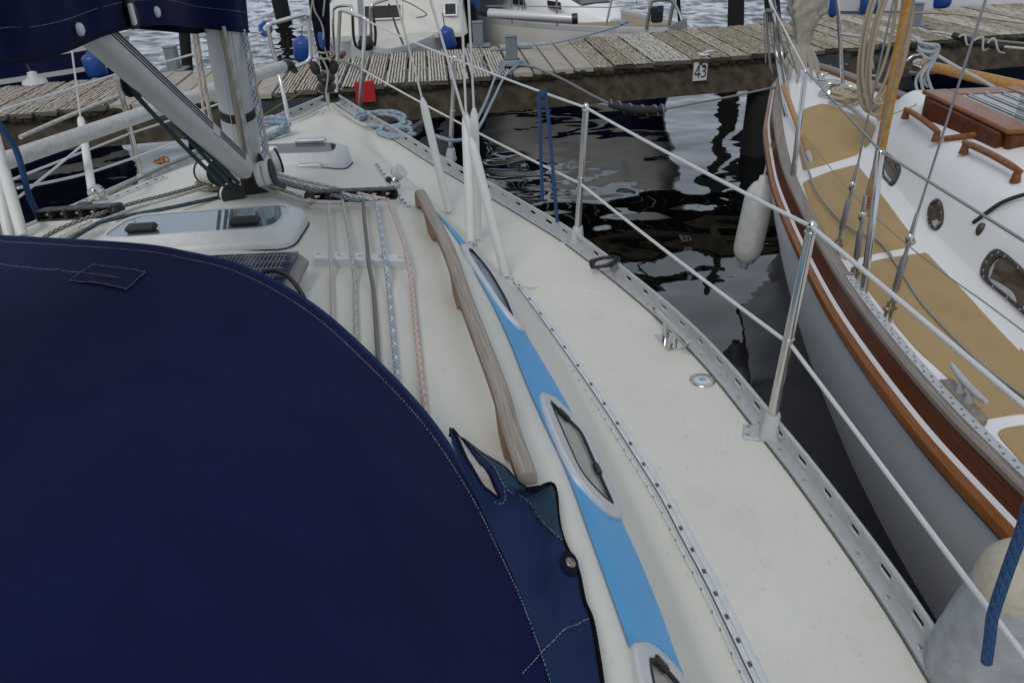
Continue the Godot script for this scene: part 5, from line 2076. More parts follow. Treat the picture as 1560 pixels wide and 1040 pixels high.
func neighbour() -> void:
	var t := thing("wooden_trimmed_yacht", "white classic yacht with tan deck panels and varnished rails moored on the right", "sailing boat", Vector3(NX, 0, -3))
	var zs := []
	for i in 71:
		zs.append(lerpf(-6.45, 0.5, i / 70.0))
	# deck and cabin in one moulding, cut where the cabin meets the deck
	var dg := G.new()
	for side in [-1, 1]:
		var rows := []
		for z in zs:
			var row := PackedVector3Array()
			var hb := tab(HB2, z) - 0.05
			var inner := 0.0 if z < -4.86 else tab(WB2, z) - 0.02
			for k in 9:
				var u := lerpf(inner, maxf(hb, inner + 0.01), k / 8.0)
				var x: float = NX + side * u
				row.append(Vector3(x, height2(x, z), z))
			rows.append(row)
		dg.grid(rows, 1)
	obj("deck", dg, M.white, t)
	var cg := G.new()
	var crow := []
	for i in 60:
		var z := lerpf(-4.86, 0.5, i / 59.0)
		var wb := tab(WB2, z) + 0.03
		var row := PackedVector3Array()
		for k in 41:
			var x := NX + lerpf(-wb, wb, k / 40.0)
			row.append(Vector3(x, height2(x, z), z))
		crow.append(row)
	cg.grid(crow, 1)
	obj("cabin", cg, M.white, t)
	for side in [-1, 1]:
		var defs := [
			["hull_side", M.grey_hull, [], 0],
			["varnished_bulwark", M.varnish_dark, [Vector2(-0.022, -0.018), Vector2(-0.012, -0.018), Vector2(-0.004, -0.05), Vector2(0.004, -0.082), Vector2(-0.014, -0.082)], 1],
			["white_band", M.white, [Vector2(0.0, -0.080), Vector2(0.0065, -0.082), Vector2(0.019, -0.103), Vector2(0.0, -0.103)], 1],
			["rubbing_strake", M.varnish, [Vector2(0.002, -0.094), Vector2(0.021, -0.094), Vector2(0.036, -0.105), Vector2(0.039, -0.130), Vector2(0.031, -0.144), Vector2(0.002, -0.144)], 1],
			["dark_moulding", M.black, [Vector2(0.0, -0.143), Vector2(0.027, -0.143), Vector2(0.025, -0.154), Vector2(0.0, -0.154)], 1],
			["rail_cap", M.grey_cap, [Vector2(-0.064, -0.018), Vector2(-0.064, -0.002), Vector2(-0.058, 0.003), Vector2(-0.014, 0.003), Vector2(-0.008, -0.002), Vector2(-0.008, -0.018)], 1]]
		for d in defs:
			var g := G.new()
			var rows := []
			if d[3] == 0:
				for z in zs:
					var row := PackedVector3Array()
					for k in 9:
						var f := k / 8.0
						var q := rail2(z, side, 0.014, -0.144)
						var h := q.y + 0.3
						q.y -= h * f
						q.x = NX + side * maxf(0.0, tab(HB2, z) + 0.014 - 0.40 * pow(f, 1.35) * smoothstep(-7.2, -4.8, z))
						q.z += 0.55 * f * smoothstep(-4.6, -6.45, z)
						row.append(q)
					rows.append(row)
				g.grid(rows, 1)
			else:
				var sec: Array = d[2]
				var m := sec.size()
				for z in zs:
					var row := PackedVector3Array()
					for q in sec:
						row.append(rail2(z, side, q.x, q.y))
					rows.append(row)
				var v := 0.0
				for i in rows.size() - 1:
					var dv: float = rows[i][0].distance_to(rows[i + 1][0])
					for k in m:
						var k2 := (k + 1) % m
						g.quad(rows[i][k], rows[i][k2], rows[i + 1][k2], rows[i + 1][k], k + 1, Vector2(v, float(k) / m), Vector2(v, float(k + 1) / m), Vector2(v + dv, float(k + 1) / m), Vector2(v + dv, float(k) / m))
					v += dv
				g.fan(rows[0]); g.fan(rows[-1])
			obj(d[0], g, d[1], t)
	# inner face of the bulwark, seen on the far side
	var ib := G.new()
	var ir := []
	for z in zs:
		ir.append(PackedVector3Array([rail2(z, 1, -0.056, -0.006), rail2(z, 1, -0.060, -0.07)]))
	ib.grid(ir, 1)
	obj("inner_bulwark", ib, M.varnish, t)
	# tan non-slip panels with white margins
	for poly in [
		[Vector3(1.635, 0.992, -4.22), Vector3(1.722, 1.01, -4.564), Vector3(1.84, 1.039, -4.966), Vector3(1.992, 1.064, -5.276), Vector3(2.142, 1.075, -5.349), Vector3(2.235, 1.062, -5.155), Vector3(2.121, 1.154, -4.49), Vector3(2.048, 1.081, -4.371), Vector3(2.006, 1.021, -4.404)],
		[Vector3(2.377, 1.079, -5.402), Vector3(2.504, 1.076, -5.43), Vector3(2.157, 1.34, -4.155), Vector3(2.126, 1.305, -4.208), Vector3(2.11, 1.227, -4.36), Vector3(2.36, 1.051, -4.992)],
		[Vector3(1.573, 0.984, -4.053), Vector3(1.755, 0.995, -4.173), Vector3(1.943, 1.004, -4.258), Vector3(1.932, 1, -4.156), Vector3(1.882, 0.991, -3.776), Vector3(1.799, 0.98, -3.21), Vector3(1.626, 0.964, -3.164), Vector3(1.453, 0.958, -3.111), Vector3(1.434, 0.957, -3.143), Vector3(1.447, 0.96, -3.319), Vector3(1.488, 0.968, -3.625)],
		[Vector3(1.439, 0.957, -3.04), Vector3(1.614, 0.964, -3.102), Vector3(1.784, 0.975, -3.122), Vector3(1.79, 0.979, -3.076), Vector3(1.76, 0.979, -2.738), Vector3(1.738, 0.979, -2.429), Vector3(1.72, 0.974, -2.126), Vector3(1.7, 0.968, -1.899), Vector3(1.543, 0.958, -1.959), Vector3(1.418, 0.954, -1.94), Vector3(1.396, 0.954, -1.961), Vector3(1.422, 0.954, -2.184), Vector3(1.405, 0.952, -2.364), Vector3(1.417, 0.952, -2.666)],
		[Vector3(1.41, 0.955, -1.882), Vector3(1.51, 0.957, -1.901), Vector3(1.674, 0.964, -1.858), Vector3(1.691, 0.965, -1.716), Vector3(1.416, 0.958, -1.41), Vector3(1.395, 0.956, -1.556), Vector3(1.406, 0.956, -1.736)]]:
		var g := G.new()
		var pts := []
		for q in poly:
			pts.append(Vector2(q.x, q.z))
		var p2 := PackedVector2Array(pts)
		# rounded corners, then a fine triangulation that follows the camber
		var r := PackedVector2Array()
		var n := p2.size()
		for i in n:
			var a := p2[(i - 1 + n) % n]
			var b := p2[i]
			var c := p2[(i + 1) % n]
			var s := minf(0.04, minf(b.distance_to(a), b.distance_to(c)) * 0.4)
			var ba := b + (a - b).normalized() * s
			var bc := b + (c - b).normalized() * s
			for k in 4:
				var f := k / 3.0
				r.append(ba.lerp(b, f).lerp(b.lerp(bc, f), f))
		var tr := Geometry2D.triangulate_polygon(r)
		for i in range(0, tr.size(), 3):
			var v := []
			for k in 3:
				var e := r[tr[i + k]]
				v.append(Vector3(e.x, height2(e.x, e.y) + 0.004, e.y))
			g.tri(v[0], v[1], v[2], 1)
		for i in r.size():
			var a := r[i]
			var b := r[(i + 1) % r.size()]
			g.quad(Vector3(a.x, height2(a.x, a.y) + 0.004, a.y), Vector3(b.x, height2(b.x, b.y) + 0.004, b.y), Vector3(b.x, height2(b.x, b.y) - 0.002, b.y), Vector3(a.x, height2(a.x, a.y) - 0.002, a.y))
		obj("tan_deck_panel", g, M.tan_deck, t)
	portlights(t)
	deck_gear2(t)
	rig2(t)

func port(t: Node3D, pts: Array, rivets: int) -> void:
	var o := smooth(pts, 4, true)
	var c := Vector3.ZERO
	for q in o:
		c += q
	c /= o.size()
	var n := normal2(c)
	var w := Node3D.new()
	w.name = "portlight"
	var k := 0
	while t.has_node(NodePath(w.name)):
		k += 1
		w.name = "portlight_%03d" % k
	w.position = c - t.position
	t.add_child(w, true)
	var rows := []
	for spec in [[1.0, -0.004], [1.0, 0.008], [0.94, 0.012], [0.80, 0.012], [0.77, 0.009], [0.77, 0.003]]:
		var row := PackedVector3Array()
		for q in o:
			row.append(c + (q - c) * spec[0] + n * spec[1])
		rows.append(row)
	var g := G.new()
	for a in rows.size() - 1:
		for j in o.size():
			var j2 := (j + 1) % o.size()
			g.quad(rows[a][j], rows[a][j2], rows[a + 1][j2], rows[a + 1][j], a + 1)
	obj("frame", g, M.bronze, w)
	var p := G.new()
	var pp := []
	for q in o:
		pp.append(c + (q - c) * 0.78 + n * 0.004)
	p.plate(pp, n * 0.002)
	obj("pane", p, M.pane, w)
	var cu := G.new()
	var cp := []
	for q in o:
		cp.append(c + (q - c) * 0.78 + n * 0.001)
	cu.plate(cp, -n * 0.002)
	obj("curtain", cu, M.curtain_brown, w)
	for j in rivets:
		var q: Vector3 = o[j * o.size() / rivets]
		var rg := G.new()
		rg.lathe(c + (q - c) * 0.88 + n * 0.0115, [Vector2(0, 0.002), Vector2(0.004, 0.0015), Vector2(0.005, 0)], n, 6)
		obj("rivet", rg, M.steel, w)

func portlights(t: Node3D) -> void:
	port(t, [Vector3(2.026, 1.113, -4.161), Vector3(2.019, 1.118, -4.097), Vector3(1.999, 1.124, -3.961), Vector3(1.976, 1.121, -3.84), Vector3(1.955, 1.09, -3.793), Vector3(1.928, 1.04, -3.785), Vector3(1.94, 1.034, -3.875), Vector3(1.954, 1.037, -3.958), Vector3(1.993, 1.07, -4.072)], 8)
	port(t, [Vector3(1.9, 1.141, -3.321), Vector3(1.895, 1.145, -3.267), Vector3(1.876, 1.12, -3.2), Vector3(1.86, 1.085, -3.161), Vector3(1.848, 1.055, -3.17), Vector3(1.849, 1.047, -3.22), Vector3(1.865, 1.064, -3.286), Vector3(1.889, 1.101, -3.341)], 8)
	port(t, [Vector3(1.814, 1.065, -2.752), Vector3(1.833, 1.106, -2.769), Vector3(1.844, 1.148, -2.745), Vector3(1.843, 1.159, -2.683), Vector3(1.827, 1.157, -2.526), Vector3(1.814, 1.149, -2.375), Vector3(1.803, 1.121, -2.314), Vector3(1.779, 1.064, -2.261), Vector3(1.775, 1.049, -2.289), Vector3(1.78, 1.051, -2.413), Vector3(1.791, 1.049, -2.554), Vector3(1.801, 1.044, -2.703)], 16)

func bar_rail(t: Node3D, pts: Array, r: float, called: String, m: Material) -> void:
	var g := G.new()
	g.tube(smooth(pts, 5), r, 10, true, 1.0, 1.0)
	obj(called, g, m, t)

func deck_gear2(t: Node3D) -> void:
	# varnished hatch with a glazed top
	var z0 := -4.02
	var z1 := -3.30
	var x0 := 2.125
	var x1 := 2.62
	var hy := 1.30
	for q in [[Vector3((x0 + x1) / 2, hy + 0.045, z1), Vector3(x1 - x0, 0.16, 0.045)], [Vector3((x0 + x1) / 2, hy + 0.045, z0), Vector3(x1 - x0, 0.16, 0.045)], [Vector3(x0, hy + 0.044, (z0 + z1) / 2), Vector3(0.045, 0.158, z1 - z0 - 0.05)], [Vector3(x1, hy + 0.044, (z0 + z1) / 2), Vector3(0.045, 0.158, z1 - z0 - 0.05)]]:
		var g := G.new()
		g.box(q[0], q[1], 0.008)
		obj("hatch_coaming", g, M.varnish_dark, t)
	for q in [[x0 + 0.045, (z0 + z1) / 2, 0.13, z1 - z0 + 0.05], [x1 - 0.045, (z0 + z1) / 2, 0.13, z1 - z0 + 0.05]]:
		var g := G.new()
		g.box(Vector3(q[0], hy + 0.137, q[1]), Vector3(q[2], 0.022, q[3]), 0.007)
		obj("hatch_rail", g, M.varnish, t)
	for z in [z0 + 0.03, z1 - 0.04]:
		var g := G.new()
		g.box(Vector3((x0 + x1) / 2, hy + 0.136, z), Vector3(x1 - x0 - 0.222, 0.02, 0.12), 0.006)
		obj("hatch_rail", g, M.varnish, t)
	var gp := G.new()
	gp.box(Vector3((x0 + x1) / 2, hy + 0.139, (z0 + z1) / 2), Vector3(x1 - x0 - 0.224, 0.008, z1 - z0 - 0.20), 0.002)
	obj("hatch_pane", gp, M.sky_glass, t)
	for k in 4:
		var g := G.new()
		g.tube([Vector3(x0 + 0.15 + 0.085 * k, hy + 0.15, z0 + 0.09), Vector3(x0 + 0.15 + 0.085 * k, hy + 0.15, z1 - 0.1)], 0.004, 6)
		obj("hatch_guard_bar", g, M.steel, t)
	# varnished handrails on the cabin roof
	for q in [[Vector3(2.11, 1.303, -4.11), Vector3(2.042, 1.314, -3.62)], [Vector3(2.043, 1.329, -3.409), Vector3(2.03, 1.339, -2.957)]]:
		var a: Vector3 = q[0] + Vector3(-0.035, 0, 0)
		var b: Vector3 = q[1] + Vector3(-0.035, 0, 0)
		var d := (b - a).normalized()
		var r := []
		for k in 9:
			var f := k / 8.0
			r.append(a.lerp(b, f) + Vector3(0, 0.036 + 0.006 * sin(PI * f), 0))
		var g := G.new()
		g.tube(r, [0.010, 0.014, 0.0145, 0.0145, 0.0145, 0.0145, 0.0145, 0.014, 0.010], 10, true, 1.0, 1.0)
		for e in [a + d * 0.02, b - d * 0.02]:
			g.tube([e + Vector3(0, -0.01, 0), e + Vector3(0, 0.036, 0)], [0.021, 0.013], 10, true, 1.0, 1.0)
		obj("handrail", g, M.varnish, t)
	bar_rail(t, [Vector3(2.03, 1.326, -3.602), Vector3(2.133, 1.378, -3.481), Vector3(2.302, 1.397, -3.481), Vector3(3.324, 1.037, -4.791)], 0.013, "roof_batten", M.varnish)
	# white breather and its black strap on the cabin side
	var v := Vector3(1.864, 1.164, -2.902)
	var vg := G.new()
	vg.ball(v, Vector3(0.018, 0.03, 0.018), Basis.IDENTITY, 8)
	obj("vent", vg, M.bronze, t)
	bar_rail(t, [Vector3(1.866, 1.17, -2.964), Vector3(1.88, 1.222, -2.926), Vector3(1.902, 1.285, -2.876), Vector3(1.936, 1.337, -2.812), Vector3(1.989, 1.368, -2.761)], 0.008, "black_strap", M.rubber)
	# perforated track along the rail cap
	var g := G.new()
	var line := []
	for i in 30:
		var z := lerpf(-2.86, -0.3, i / 29.0)
		line.append(rail2(z, -1, -0.050, 0.0045))
	g.sweep(line, [Vector2(-0.0155, 0), Vector2(0.0155, 0), Vector2(0.0155, 0.004), Vector2(-0.0155, 0.004)])
	var trk := obj("perforated_track", g, M.cast, t)
	var hole: Mesh
	for i in 60:
		var z := lerpf(-2.82, -1.0, i / 59.0)
		var hg := G.new()
		if hole == null:
			hg.lathe(Vector3.ZERO, [Vector2(0, 0.0008), Vector2(0.0042, 0.0006), Vector2(0.005, 0)], Vector3.UP, 7)
			hole = mesh_of(hg, M.sealant, Vector3.ZERO)
		var h := MeshInstance3D.new()
		h.name = "hole" if i == 0 else "hole_%03d" % i
		h.mesh = hole
		h.position = rail2(z, -1, -0.050 + (0.006 if i % 2 == 0 else -0.004), 0.0084) - where(trk)
		trk.add_child(h, true)
	# cleat on a raised chock
	var ca := Vector3(1.376, 1, -2.099)
	var cb := Vector3(1.372, 1, -1.905)
	var cd := (cb - ca).normalized()
	var cc := ca.lerp(cb, 0.5)
	var ch := G.new()
	ch.box(cc + Vector3(-0.005, -0.022, 0), Vector3(0.06, 0.045, ca.distance_to(cb) * 1.15), 0.012, Basis(cd.cross(Vector3.UP), Vector3.UP, -cd))
	obj("cleat_chock", ch, M.grey_cap, t)
	var ck := G.new()
	ck.tube(smooth([ca - cd * 0.01 + Vector3(0, 0.052, 0), ca.lerp(cb, 0.25) + Vector3(0, 0.044, 0), ca.lerp(cb, 0.75) + Vector3(0, 0.044, 0), cb + cd * 0.01 + Vector3(0, 0.052, 0)], 4), [0.006, 0.008, 0.009, 0.010, 0.011, 0.011, 0.011, 0.011, 0.011, 0.010, 0.009, 0.008, 0.006], 10)
	for f in [0.36, 0.64]:
		ck.tube([ca.lerp(cb, f), ca.lerp(cb, f) + Vector3(0, 0.044, 0)], [0.014, 0.009], 10)
	obj("cleat", ck, M.cast, t)
	# anchor windlass with chrome drum, and the stemhead
	var wl := Vector3(2.229, 1.088, -5.507)
	var wg := G.new()
	wg.lathe(wl, [Vector2(0, 0.0), Vector2(0.07, 0.0), Vector2(0.06, 0.03), Vector2(0.035, 0.05), Vector2(0.04, 0.07), Vector2(0.066, 0.085), Vector2(0.06, 0.1), Vector2(0, 0.105)], Vector3.UP, 20)
	wg.tube([wl + Vector3(0.03, 0.05, 0), wl + Vector3(0.13, 0.06, 0.04)], [0.03, 0.024], 12)
	obj("windlass", wg, M.steel, t)
	var dl := Vector3(2.273, 1.109, -5.776)
	var dg := G.new()
	dg.lathe(dl, [Vector2(0, 0), Vector2(0.035, 0), Vector2(0.022, 0.02), Vector2(0.022, 0.05), Vector2(0.042, 0.065), Vector2(0.036, 0.078), Vector2(0, 0.085)], Vector3.UP, 16)
	obj("bow_drum", dg, M.steel, t)
	# loop fairlead on the far rail
	var fl := G.new()
	fl.tube(smooth([Vector3(2.555, 1.131, -5.7), Vector3(2.562, 1.166, -5.7), Vector3(2.618, 1.164, -5.7), Vector3(2.641, 1.141, -5.7), Vector3(2.625, 1.128, -5.7)], 4), 0.008, 8)
	obj("fairlead", fl, M.steel, t)

func turnbuckle(t: Node3D, foot: Vector3, mid: Vector3, top: Vector3) -> void:
	var o := Node3D.new()
	o.name = "shroud"
	var k := 0
	while t.has_node(NodePath(o.name)):
		k += 1
		o.name = "shroud_%03d" % k
	o.position = foot - t.position
	t.add_child(o, true)
	var d := (mid - foot).normalized()
	var l := foot.distance_to(mid)
	var g := G.new()
	g.box(foot + Vector3(0, 0.003, 0), Vector3(0.06, 0.006, 0.075), 0.002, Basis(Vector3.UP, 0.15))
	obj("foot_plate", g, M.steel, o)
	var f := G.new()
	for s in [-1, 1]:
		f.tube([foot + Vector3(0.010 * s, 0, 0), foot + d * l * 0.20 + Vector3(0.010 * s, 0, 0)], 0.006, 8)
	f.lathe(foot + d * l * 0.12, [Vector2(0, -0.022), Vector2(0.007, -0.022), Vector2(0.007, 0.022), Vector2(0, 0.022)], Vector3.RIGHT, 10)
	obj("toggle", f, M.bronze_light, o)
	var b := G.new()
	b.tube([foot + d * l * 0.18, foot + d * l * 0.30, foot + d * l * 0.34, foot + d * l * 0.66, foot + d * l * 0.70, foot + d * l * 0.82], [0.006, 0.007, 0.0125, 0.0125, 0.007, 0.006], 12)
	obj("bottle_screw", b, M.wire, o)
	var u := G.new()
	u.ball(foot + d * l * 0.86, Vector3(0.016, 0.024, 0.012), Basis.IDENTITY, 8)
	u.tube([foot + d * l * 0.86, foot + d * l * 1.12], [0.009, 0.007], 10)
	obj("terminal", u, M.steel, o)
	var w := G.new()
	w.tube([foot + d * l * 1.05, mid.lerp(top, 0.25), beyond(mid, top, 6.0)], 0.0042, 8)
	obj("wire", w, M.wire, o)

func rig2(t: Node3D) -> void:
	turnbuckle(t, Vector3(1.426, 0.959, -3.176), Vector3(1.456, 1.314, -3.186), Vector3(1.498, 1.979, -3.226))
	turnbuckle(t, Vector3(1.399, 0.954, -2.908), Vector3(1.389, 1.282, -2.918), Vector3(1.445, 2.011, -2.958))
	turnbuckle(t, Vector3(1.402, 0.952, -2.593), Vector3(1.429, 1.32, -2.603), Vector3(1.516, 2.044, -2.643))
	# stanchions
	for q in [[Vector3(1.364, 0.952, -2.728), Vector3(1.321, 1.557, -2.728)], [Vector3(1.516, 0.981, -4.037), Vector3(1.503, 1.57, -4.037)]]:
		var g := G.new()
		g.tube([q[0], q[0].lerp(q[1], 0.99), q[1]], [0.0145, 0.013, 0.008], 12)
		g.lathe(q[0], [Vector2(0, 0.012), Vector2(0.02, 0.012), Vector2(0.022, 0.03), Vector2(0.0205, 0.0), Vector2(0.038, 0.004), Vector2(0.04, 0)], Vector3.UP, 14)
		obj("stanchion", g, M.steel, t)
	var sa := Vector3(1.322, 1.55, -2.728)
	var sb := Vector3(1.504, 1.564, -4.037)
	var w := G.new()
	w.tube([Vector3(1.778, 1.701, -5.6), sb], 0.0048, 8)
	obj("guard_wire", w, M.wire_white, t)
	var w2 := G.new()
	w2.tube([sb, sa], 0.0045, 8)
	obj("guard_wire", w2, M.wire, t)
	var w3 := G.new()
	w3.tube([sa, Vector3(1.34, 1.556, -1.9), Vector3(1.296, 1.589, -1.5)], 0.0045, 8)
	obj("guard_wire", w3, M.wire, t)
	# pulpit of the bow
	var p := G.new()
	p.tube(smooth([Vector3(1.834, 1.049, -5.155), Vector3(1.9, 1.308, -5.65), Vector3(1.853, 1.584, -5.7), Vector3(1.823, 1.703, -5.75), Vector3(1.79, 1.84, -5.8)], 4), 0.013, 10)
	p.tube(smooth([Vector3(1.97, 1.078, -5.52), Vector3(2.012, 1.29, -5.9), Vector3(1.944, 1.533, -5.9), Vector3(1.881, 1.746, -5.9)], 4), 0.011, 10)
	obj("pulpit", p, M.steel, t)
	var p2 := G.new()
	p2.tube(smooth([Vector3(2.366, 1.093, -5.598), Vector3(2.277, 1.403, -5.55), Vector3(2.208, 1.69, -5.55), Vector3(2.178, 1.881, -5.6)], 4), 0.013, 10)
	p2.tube([Vector3(2.264, 1.482, -5.55), Vector3(2.331, 1.489, -5.3), Vector3(2.394, 1.487, -5.1)], 0.011, 10)
	obj("pulpit", p2, M.steel, t)
	# grey cords and a torn net lashed to the pulpit
	var n := G.new()
	for k in 9:
		var a := Vector3(1.829, 1.612, -5.72) + Vector3(0.012 * k - 0.04, 0, 0.0)
		var b := Vector3(1.916, 1.303, -5.6) + Vector3(0.028 * (k - 4), -0.04 * (k % 3), 0.03 * (k % 2))
		n.tube(sag(a, b, 0.02 * (k % 4), 6), 0.0045, 6, true, 0.02, 1.0)
	n.tube(circle(Vector3(1.837, 1.62, -5.72), Vector3.UP, 0.03, 10) + [Vector3(1.837, 1.62, -5.72) + Vector3(0.03, 0.02, 0)], 0.012, 6)
	one("cord_lashing", n, M.rope_grey, "bundle of grey cords hanging on the wooden trimmed yacht's pulpit", "rope")
	# orange wooden pole lashed to the shrouds
	var pa := Vector3(1.477, 1.18, -3.05)
	var pb := Vector3(1.52, 2.009, -3.15)
	var pd := (pb - pa).normalized()
	var pole := thing("wooden_pole", "orange varnished wooden pole standing against the wooden trimmed yacht's shrouds", "pole", pa)
	var pg := G.new()
	pg.tube([pa, pa + pd * 0.02, pa.lerp(pb, 0.4), pb, pb + pd * 0.8], [0.015, 0.0185, 0.020, 0.022, 0.024], 14, true, 1.0, 1.0)
	obj("shaft", pg, M.varnish_gold, pole)
	var lash := G.new()
	for k in 4:
		lash.tube(circle(pa + pd * (0.045 + 0.012 * k), pd, 0.021, 10) + [pa + pd * (0.05 + 0.012 * k) + Vector3(0.02, 0, 0.01)], 0.004, 6)
	obj("lashing", lash, M.lash_orange, pole)
	# boat hook on the rail
	var ha := Vector3(1.723, 1, -4.35)
	var hb := Vector3(1.841, 1.213, -5.3)
	var hd := (hb - ha).normalized()
	var hook := thing("boat_hook", "pale wooden boat hook with metal tip tied along the pulpit", "boat hook", ha)
	var hg := G.new()
	hg.tube([ha + hd * 0.08, ha.lerp(hb, 0.5), hb], 0.017, 12, true, 1.0, 1.0)
	obj("shaft", hg, M.varnish_gold, hook)
	var ht := G.new()
	ht.tube([ha - hd * 0.02, ha, ha + hd * 0.03, ha + hd * 0.1], [0.003, 0.012, 0.017, 0.019], 12)
	ht.tube(smooth([ha + hd * 0.02, ha + hd * 0.0 + Vector3(-0.03, -0.01, 0), ha + hd * 0.05 + Vector3(-0.045, -0.01, 0)], 4), 0.006, 8)
	obj("tip", ht, M.steel, hook)
	# yellow spar that rests across the foredeck
	var ya := Vector3(2.736, 1.307, -5.35)
	var yb := Vector3(3.106, 1.275, -4.55)
	var yd := (yb - ya).normalized()
	var spar := thing("yellow_spar", "yellow varnished wooden spar lying across behind the cabin hatch", "spar", yb)
	var yg := G.new()
	yg.tube([ya + yd * 0.03, ya.lerp(yb, 0.5), yb, yb + yd * 1.2], [0.030, 0.036, 0.040, 0.042], 16, true, 1.0, 1.0)
	obj("shaft", yg, M.varnish_gold, spar)
	var yf := G.new()
	yf.tube([ya - yd * 0.05, ya - yd * 0.03, ya + yd * 0.04], [0.012, 0.028, 0.033], 14)
	yf.tube(smooth([ya + Vector3(0.02, 0.03, 0), ya + Vector3(0.0, 0.06, 0), ya + Vector3(-0.06, 0.05, 0), ya + Vector3(-0.09, 0.02, 0)], 3), 0.008, 8)
	yf.tube(smooth([ya + Vector3(0.04, -0.03, 0), ya + Vector3(0.01, -0.06, 0), ya + Vector3(-0.06, -0.05, 0)], 3), 0.008, 8)
	obj("end_fitting", yf, M.steel, spar)
	# frayed buff sail tied at the forestay
	var rg := G.new()
	var rr := []
	var nz := FastNoiseLite.new()
	nz.seed = 8
	nz.frequency = 2.5
	var spine := smooth([Vector3(2.128, 1.9, -5.9), Vector3(2.146, 1.653, -5.9), Vector3(2.147, 1.525, -5.9), Vector3(2.135, 1.418, -5.9), Vector3(2.15, 1.342, -5.9), Vector3(2.184, 1.269, -5.9)], 5)
	var m := spine.size()
	for i in m:
		var f := float(i) / (m - 1)
		var row := PackedVector3Array()
		var wide := (0.085 + 0.03 * sin(f * 7.0)) * (1.0 - smoothstep(0.72, 1.0, f) * 0.75)
		for k in 26:
			var a := TAU * k / 26
			var fold := 1.0 + 0.35 * sin(a * 5.0 + f * 5.0) * 0.6 + nz.get_noise_3d(cos(a), sin(a), f * 4.0) * 0.6
			row.append(spine[i] + Vector3(cos(a) * wide * fold, 0.0, sin(a) * wide * 0.6 * fold))
		rr.append(row)
	rg.grid(rr, 0, true)
	for k in 6:
		var e: Vector3 = spine[m - 8 + k % 3] + Vector3(0.02 * (k - 3), 0, 0.03)
		var strip := []
		var wv := Vector3(0.028, 0, 0.01)
		for j in 6:
			var c := e + Vector3(0.016 * (k - 2.5) * j * 0.5 + 0.01 * sin(j * 1.4 + k), -0.045 * j, 0.01 * j)
			strip.append(PackedVector3Array([c - wv * (1.0 - j * 0.14), c + Vector3(0, 0, 0.012), c + wv * (1.0 - j * 0.14)]))
		rg.grid(strip, 0)
	one("rag_bundle", rg, M.rag, "frayed beige canvas bundle hanging at the wooden trimmed yacht's bow", "sail")

# ---------- boats beyond the pier ----------
# hull from bow to stern; returns the thing, and the axis for what stands on it
func far_hull(called: String, label: String, bow: Vector3, stern: Vector3, beam: float, hull: Material, deck_m: Material, bands: Array, plank_keel := 0.35) -> Node3D:
	var t := thing(called, label, "sailing boat", Vector3((bow.x + stern.x) / 2, 0, (bow.z + stern.z) / 2))
	var d := (stern - bow)
	var len := Vector2(d.x, d.z).length()
	d = Vector3(d.x, 0, d.z).normalized()
	var n := Vector3(d.z, 0, -d.x)
	var half := func(s: float) -> float:
		return beam / 2 * (pow(clampf(s, 0, 1), 0.62) * (1.0 - 0.16 * smoothstep(0.55, 1.0, s)))
	var at := func(s: float, side: float, y: float, inset := 0.0) -> Vector3:
		# flare: narrower and shorter low down
		var f := clampf(1.0 - y / bow.y, 0, 1.2)
		var rake := 0.40 * f * (1.0 - smoothstep(0.0, 0.5, s))
		return Vector3(bow.x, y, bow.z) + d * (s * len + rake) + n * side * maxf(0.0, half.call(s) * (1.0 - 0.22 * f * f) - inset)
	var sheer := func(s: float) -> float: return lerpf(bow.y, stern.y, s) - 0.06 * sin(PI * s)
	for side in [-1, 1]:
		var g := G.new()
		var rows := []
		for i in 31:
			var s := pow(i / 30.0, 1.5)
			var row := PackedVector3Array()
			for k in 8:
				row.append(at.call(s, side, lerpf(sheer.call(s), -0.3, k / 7.0)))
			rows.append(row)
		g.grid(rows, 1)
		obj("hull_side", g, hull, t)
		for b in bands:
			var bg := G.new()
			var br := []
			for i in 31:
				var s := pow(i / 30.0, 1.5)
				var y0: float = b[0] if b[0] > 0 and b[3] else sheer.call(s) - b[0]
				var y1: float = b[1] if b[3] else sheer.call(s) - b[1]
				br.append(PackedVector3Array([at.call(s, side, y0, -0.006), at.call(s, side, y1, -0.006)]))
			bg.grid(br, 1)
			obj("band", bg, b[2], t)
		# toe rail
		var tg := G.new()
		var line := []
		for i in 31:
			var s := pow(i / 30.0, 1.5)
			line.append(at.call(s, side, sheer.call(s), 0.02))
		tg.sweep(line, [Vector2(-0.022, -0.01), Vector2(0.022, -0.01), Vector2(0.02, 0.045), Vector2(-0.02, 0.045)])
		obj("toe_rail", tg, M.alu_white, t)
	var dg := G.new()
	var dr := []
	for i in 31:
		var s := pow(i / 30.0, 1.5)
		var row := PackedVector3Array()
		for k in 9:
			var f := lerpf(-1, 1, k / 8.0)
			var q: Vector3 = at.call(s, f, sheer.call(s), 0.0)
			row.append(q + Vector3(0, 0.05 * (1 - f * f) - 0.006, 0))
		dr.append(row)
	dg.grid(dr, 1)
	obj("deck", dg, deck_m, t)
	# transom
	var tr := G.new()
	var tp := []
	for k in 6:
		tp.append(at.call(1.0, 1.0, lerpf(sheer.call(1.0), -0.3, k / 5.0)))
	for k in 6:
		tp.append(at.call(1.0, -1.0, lerpf(-0.3, sheer.call(1.0), k / 5.0)))
	tr.fan(PackedVector3Array(tp))
	obj("transom", tr, hull, t)
	return t

func bar(t: Node3D, called: String, pts: Array, r: float, m: Material, n := 4) -> void:
	var g := G.new()
	g.tube(smooth(pts, n) if n > 1 else pts, r, 8)
	obj(called, g, m, t)

